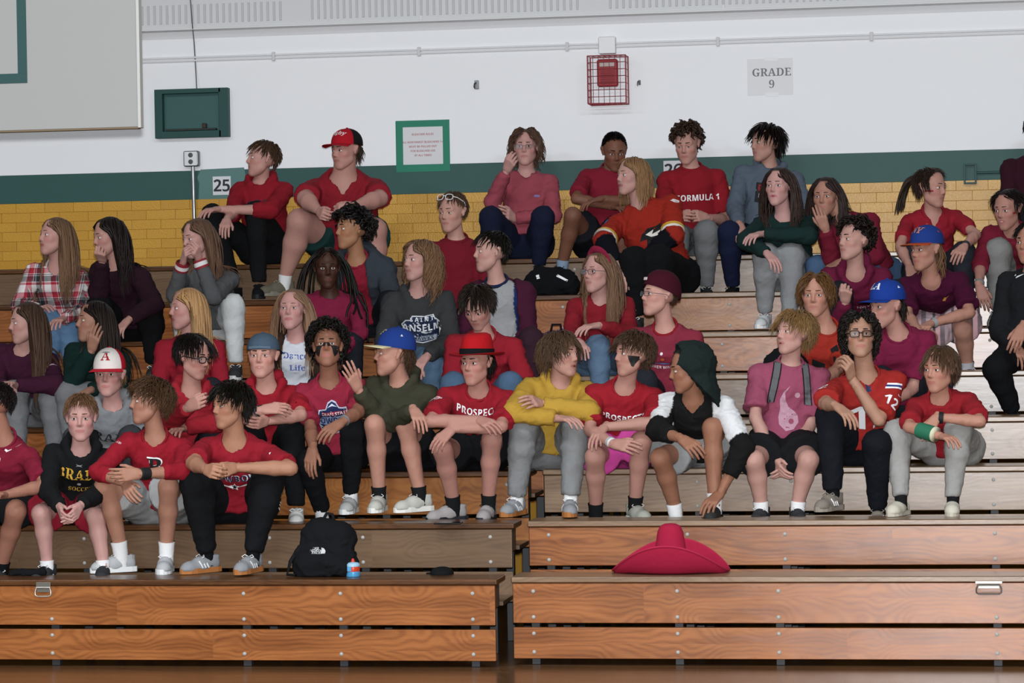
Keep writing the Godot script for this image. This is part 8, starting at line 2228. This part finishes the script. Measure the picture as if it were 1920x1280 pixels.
	person({"label": "person in crimson top and grey sweatpants leaning far forward, arm hanging", "hy": [-32.5, -10, 0], "ty": -14.5, "fem": true, "skin": "b88678", "hair": {"c": "1f1816", "c2": "271d1a", "n": 420, "lf": 0.09, "ls": 0.08, "lb": 0.08, "vol": 0.07, "g": 0.08, "r": 0.008, "pw": 0.6, "fw": -1.0, "lift": 0.02, "mess": 0.06}, "paint": [{"o": [0.042, -0.02], "yaw": 35, "s": [{"p": [[0.012, 0.004], [-0.012, 0.006], [-0.012, -0.004], [0.012, -0.006]], "c": "a02430", "g": 0.012}]}], "top": {"c": "791f33", "sl": 1.25, "ease": 0.02, "rib": "791f33"}, "bot": {"c": "8c8c8a", "len": 1.95, "ease": 0.022}, "shoe": ["sneaker", "9a9a96", "b4b4b0", "cccccc", ""], "palm": [[0, -0.2, -1], [0, -1, -0.2]], "bands": [["fl", 0.86, 0.014, 0.031, "8a8a86", "bracelet"], ["fl", 0.93, 0.014, 0.03, "a0a09c", "bracelet"]], "lip": "b0606a", "teeth": true, "grin": 1.0, "s": 0.95, "j": [2.661, 2.035, -3.51, 2.604, 2.293, -3.145, 2.579, 2.41, -3.09, 2.465, 2.261, -3.228, 2.76, 2.247, -3.172, 2.406, 2.073, -3.056, 2.788, 1.942, -3.12, 2.398, 1.942, -2.858, 2.671, 1.766, -3.035, 2.446, 1.792, -2.821, 2.604, 1.618, -2.986, 2.581, 2.035, -3.497, 2.74, 2.035, -3.523, 2.518, 2.157, -3.122, 2.872, 2.148, -3.175, 2.5, 1.78, -3.219, 2.872, 1.775, -3.225], "far": true})
	person({"label": "person in red hooded sweatshirt with dark block letters, arms over black-trousered knees", "hy": [-60.5, 6, 0], "ty": -4.5, "skin": "cb9a8e", "hair": {"c": "5a4332", "c2": "6b4f3a", "n": 340, "lf": 0.08, "ls": 0.05, "lb": 0.055, "vol": 0.16, "g": 0.18, "r": 0.009, "pw": 0.5, "fw": 0.9, "fy": 0.04, "curl": 0.001, "kk": 0.62}, "top": {"c": "961f2c", "sl": 1.35, "ease": 0.026, "hood": true, "amp": 0.01, "prints": [{"s": [{"t": "WEST", "h": 0.04, "x": -0.03, "y": -0.02, "c": "2a2c3a", "font": "Droid Serif"}, {"t": "CAP", "h": 0.05, "x": 0.05, "y": -0.015, "c": "2a2c3a", "font": "Droid Serif"}]}]}, "bot": {"c": "17181a", "len": 1.95, "ease": 0.014}, "shoe": ["sneaker", "17181a", "1c1d1f", "222222", ""], "palm": [[0, -1, -0.2], [0, -1, -0.2]], "j": [-2.323, 2.286, -3.957, -2.315, 2.74, -3.819, -2.291, 2.879, -3.764, -2.474, 2.677, -3.851, -2.158, 2.665, -3.83, -2.457, 2.524, -3.623, -2.195, 2.531, -3.592, -2.439, 2.467, -3.381, -2.525, 2.542, -3.501, -2.428, 2.38, -3.235, -2.61, 2.526, -3.355, -2.407, 2.286, -3.943, -2.239, 2.286, -3.971, -2.611, 2.507, -3.65, -2.306, 2.52, -3.629, -2.478, 2.023, -3.691, -2.296, 2.037, -3.637], "far": true})
	person({"label": "person in red V-neck tee, red and black cap and green shorts, hands clasped", "hy": [-34.5, -4, 0], "ty": 9.5, "g": 1.45, "hwide": 1.08, "toes": [-48, 10], "skin": "c99589", "hair": {"c": "4a382b", "c2": "614735", "n": 340, "lf": 0.03, "ls": 0.05, "lb": 0.1, "vol": 0.16, "g": 0.18, "r": 0.009, "pw": 0.5, "fw": 0.6, "fy": 0.045, "curl": 0.008, "kk": 0.62}, "hat": {"k": "cap", "c": "b81c2a", "rear": "1a1a1c", "tall": 0.012, "bend": 0.35, "tilt": -6, "logo": [{"s": [{"t": "Rugby", "h": 0.026, "x": 0, "y": 0, "c": "e6d8d8", "font": "Droid Serif"}]}]}, "top": {"c": "942330", "sl": 0.82, "ease": 0.02, "rib": "942330", "v": 0.09}, "bot": {"c": "1d3c3a", "len": 0.62, "ease": 0.02}, "sock": ["d8d8d8", 0.05], "shoe": ["sneaker", "6e6a5c", "8a8676", "b0ac9c", ""], "hands": ["curl", "curl"], "palm": [[1, -0.3, -0.4], [-1, -0.3, -0.4]], "belly": 0.03, "s": 1.06, "j": [-1.764, 2.312, -3.957, -1.715, 2.718, -3.664, -1.688, 2.911, -3.609, -1.923, 2.657, -3.675, -1.521, 2.657, -3.742, -1.913, 2.594, -3.39, -1.435, 2.585, -3.473, -1.774, 2.501, -3.185, -1.555, 2.532, -3.242, -1.689, 2.454, -3.033, -1.756, 2.48, -3.197, -1.853, 2.312, -3.942, -1.675, 2.312, -3.972, -1.989, 2.451, -3.542, -1.496, 2.381, -3.57, -2.135, 2.059, -3.661, -1.496, 2.03, -3.62], "far": true})
	person({"label": "person in salmon pink long-sleeved top and navy trousers, hand at mouth", "hy": [1.5, 0, 0], "ty": 9.5, "skin": "ce9c94", "hair": {"c": "574034", "c2": "6b4f3e", "n": 400, "lf": 0.17, "ls": 0.16, "lb": 0.15, "vol": 0.24, "g": 0.4, "r": 0.01, "pw": 1.0, "fw": -0.1, "fy": 0.05, "curl": 0.014, "cf": 0.9, "mess": 0.15, "lift": 0.2, "kk": 1.0, "zl": 0.022}, "glasses": {"c": "8a8a90", "w": 0.0014, "h": 0.015}, "top": {"c": "a7505d", "sl": 1.95, "ease": 0.02, "v": 0.06, "prints": [{"s": [{"p": [[-0.02, -0.006], [0.02, -0.006], [0.018, 0.008], [-0.016, 0.01]], "c": "9a88c0", "x": 0.07, "y": -0.05}]}]}, "bot": {"c": "1a2037", "len": 1.95}, "shoe": ["sneaker", "1a1b1e", "1a1b1e", "2a2a2a", ""], "hands": ["curl", "rest"], "palm": [[0, 0, -1], [0, -0.3, -0.9]], "j": [-0.578, 2.286, -4.07, -0.559, 2.763, -4.049, -0.551, 2.923, -3.994, -0.718, 2.696, -4.026, -0.406, 2.686, -4.079, -0.745, 2.559, -3.789, -0.361, 2.47, -3.914, -0.631, 2.755, -3.682, -0.615, 2.447, -3.873, -0.555, 2.866, -3.578, -0.678, 2.507, -3.727, -0.662, 2.286, -4.056, -0.495, 2.286, -4.084, -0.741, 2.451, -3.678, -0.4, 2.444, -3.707, -0.741, 2.025, -3.728, -0.453, 2.128, -3.82], "far": true})
	person({"label": "person in red tee and dark shorts, forearms crossed, head bowed", "hy": [17.5, -18, 0], "ty": 11.5, "skin": "825643", "lip": "6e443a", "hair": {"c": "120f0e", "n": 700, "lf": 0.02, "ls": 0.012, "lb": 0.014, "vol": 0.06, "g": 0.0, "r": 0.007, "lift": 0.9, "mess": 0.6, "fw": 0.5}, "top": {"c": "882133", "sl": 0.82, "ease": 0.02, "rib": "882133"}, "bot": {"c": "1a1b22", "len": 0.6, "ease": 0.024}, "sock": ["8fa4bc", 0.05], "shoe": ["sneaker", "222326", "2c2d30", "3a3a3c", ""], "palm": [[0, -1, -0.2], [0, -1, -0.2]], "j": [-0.059, 2.286, -4.07, 0.009, 2.763, -4.055, 0.039, 2.879, -4.0, -0.155, 2.712, -4.025, 0.152, 2.671, -4.09, -0.193, 2.567, -3.794, 0.22, 2.532, -3.862, 0.048, 2.507, -3.827, -0.016, 2.563, -3.783, 0.168, 2.486, -3.708, -0.173, 2.525, -3.73, -0.143, 2.286, -4.056, 0.025, 2.286, -4.084, -0.199, 2.452, -3.675, 0.116, 2.39, -3.688, -0.301, 2.124, -3.82, 0.116, 2.025, -3.738], "far": true})
	person({"label": "person in red tee with white lettering and grey sweatpants, looking down at hands", "hy": [-8.5, -16, 0], "ty": 9.5, "skin": "cb998c", "hair": {"c": "3a2920", "c2": "4f372b", "n": 170, "lf": 0.075, "ls": 0.05, "lb": 0.055, "vol": 0.32, "g": 0.06, "r": 0.024, "pw": 0.2, "fw": 0.8, "fy": 0.05, "curl": 0.01, "cf": 1.5, "mess": 0.7, "lift": 0.5, "seg": 0.0105}, "top": {"c": "941f2a", "sl": 0.82, "ease": 0.024, "rib": "941f2a", "prints": [{"s": [{"t": "FORMULA 1", "h": 0.04, "x": 0.03, "y": -0.09, "c": "ececee", "wx": 0.95}]}]}, "bot": {"c": "7c7e80", "len": 1.95, "ease": 0.02}, "shoe": ["sneaker", "3a3b3e", "c8c8c8", "d8d8d8", ""], "hands": ["curl", "curl"], "palm": [[1, -0.2, -0.5], [-1, -0.2, -0.5]], "lid": 5, "j": [0.552, 2.286, -4.07, 0.541, 2.763, -4.045, 0.521, 2.914, -3.99, 0.372, 2.685, -4.021, 0.713, 2.696, -4.077, 0.39, 2.485, -3.833, 0.756, 2.415, -4.09, 0.496, 2.421, -3.616, 0.659, 2.424, -3.86, 0.58, 2.435, -3.469, 0.546, 2.444, -3.733, 0.468, 2.286, -4.056, 0.635, 2.286, -4.084, 0.478, 2.305, -3.637, 0.668, 2.322, -3.667, 0.478, 2.025, -3.687, 0.65, 1.966, -3.82], "far": true})
	person({"label": "person in blue-grey hooded sweatshirt with black chest panel and navy trousers", "hy": [-54.5, 0, 0], "ty": 1.5, "skin": "c39485", "hair": {"c": "191413", "c2": "231b16", "n": 400, "lf": 0.11, "ls": 0.085, "lb": 0.11, "vol": 0.24, "g": 0.22, "r": 0.01, "pw": 0.35, "fw": 0.9, "fy": 0.03, "curl": 0.002, "cf": 1.2, "mess": 0.24, "kk": 0.55}, "top": {"c": "5e6a79", "sl": 1.95, "ease": 0.026, "hood": true, "amp": 0.01, "prints": [{"s": [{"p": [[-0.07, -0.09], [0.06, -0.09], [0.06, 0.04], [-0.07, 0.04]], "c": "23252a", "y": -0.04}, {"p": [[-0.055, -0.02], [0.055, -0.02], [0.055, 0.022], [-0.055, 0.022]], "c": "9c2834", "y": -0.035, "l": 0.0015}, {"t": "G", "h": 0.034, "x": 0, "y": -0.035, "c": "e6e6e8", "l": 0.003}, {"t": "PARIS", "h": 0.026, "x": 0, "y": -0.085, "c": "b9bcc0", "l": 0.002}]}]}, "bot": {"c": "1c233f", "len": 1.95}, "shoe": ["sneaker", "1a1b1e", "1a1b1e", "2a2a2a", ""], "j": [0.994, 2.286, -4.07, 1.059, 2.756, -4.051, 1.038, 2.908, -3.996, 0.878, 2.709, -4.049, 1.221, 2.662, -4.06, 0.838, 2.49, -3.886, 1.287, 2.456, -3.89, 0.882, 2.372, -3.67, 1.187, 2.426, -3.674, 0.907, 2.257, -3.548, 1.123, 2.352, -3.535, 0.91, 2.286, -4.056, 1.078, 2.286, -4.084, 0.821, 2.318, -3.647, 1.066, 2.3, -3.664, 0.819, 1.963, -3.82, 1.066, 2.025, -3.714], "far": true})
	person({"label": "person in dark maroon top against the wall by the rail bracket", "hy": [29.5, 0, 0], "ty": 19.5, "skin": "c39183", "hair": {"c": "2a201b", "n": 340, "lf": 0.075, "ls": 0.04, "lb": 0.05, "vol": 0.16, "g": 0.18, "r": 0.009, "pw": 0.5, "fw": 0.6, "fy": 0.045, "curl": 0.003, "kk": 0.62}, "top": {"c": "391724", "sl": 1.95, "ease": 0.026}, "bot": {"c": "20222a", "len": 1.95}, "shoe": ["sneaker", "3a3b3e", "c8c8c8", "d8d8d8", ""], "j": [2.741, 2.286, -4.07, 2.758, 2.767, -4.046, 2.8, 2.928, -3.991, 2.606, 2.698, -3.996, 2.905, 2.693, -4.102, 2.595, 2.444, -3.908, 2.969, 2.438, -4.04, 2.764, 2.395, -3.745, 2.94, 2.392, -3.807, 2.871, 2.311, -3.642, 2.922, 2.309, -3.659, 2.657, 2.286, -4.056, 2.825, 2.286, -4.084, 2.645, 2.405, -3.664, 2.964, 2.405, -3.717, 2.645, 2.025, -3.714, 2.964, 2.025, -3.767], "far": true})
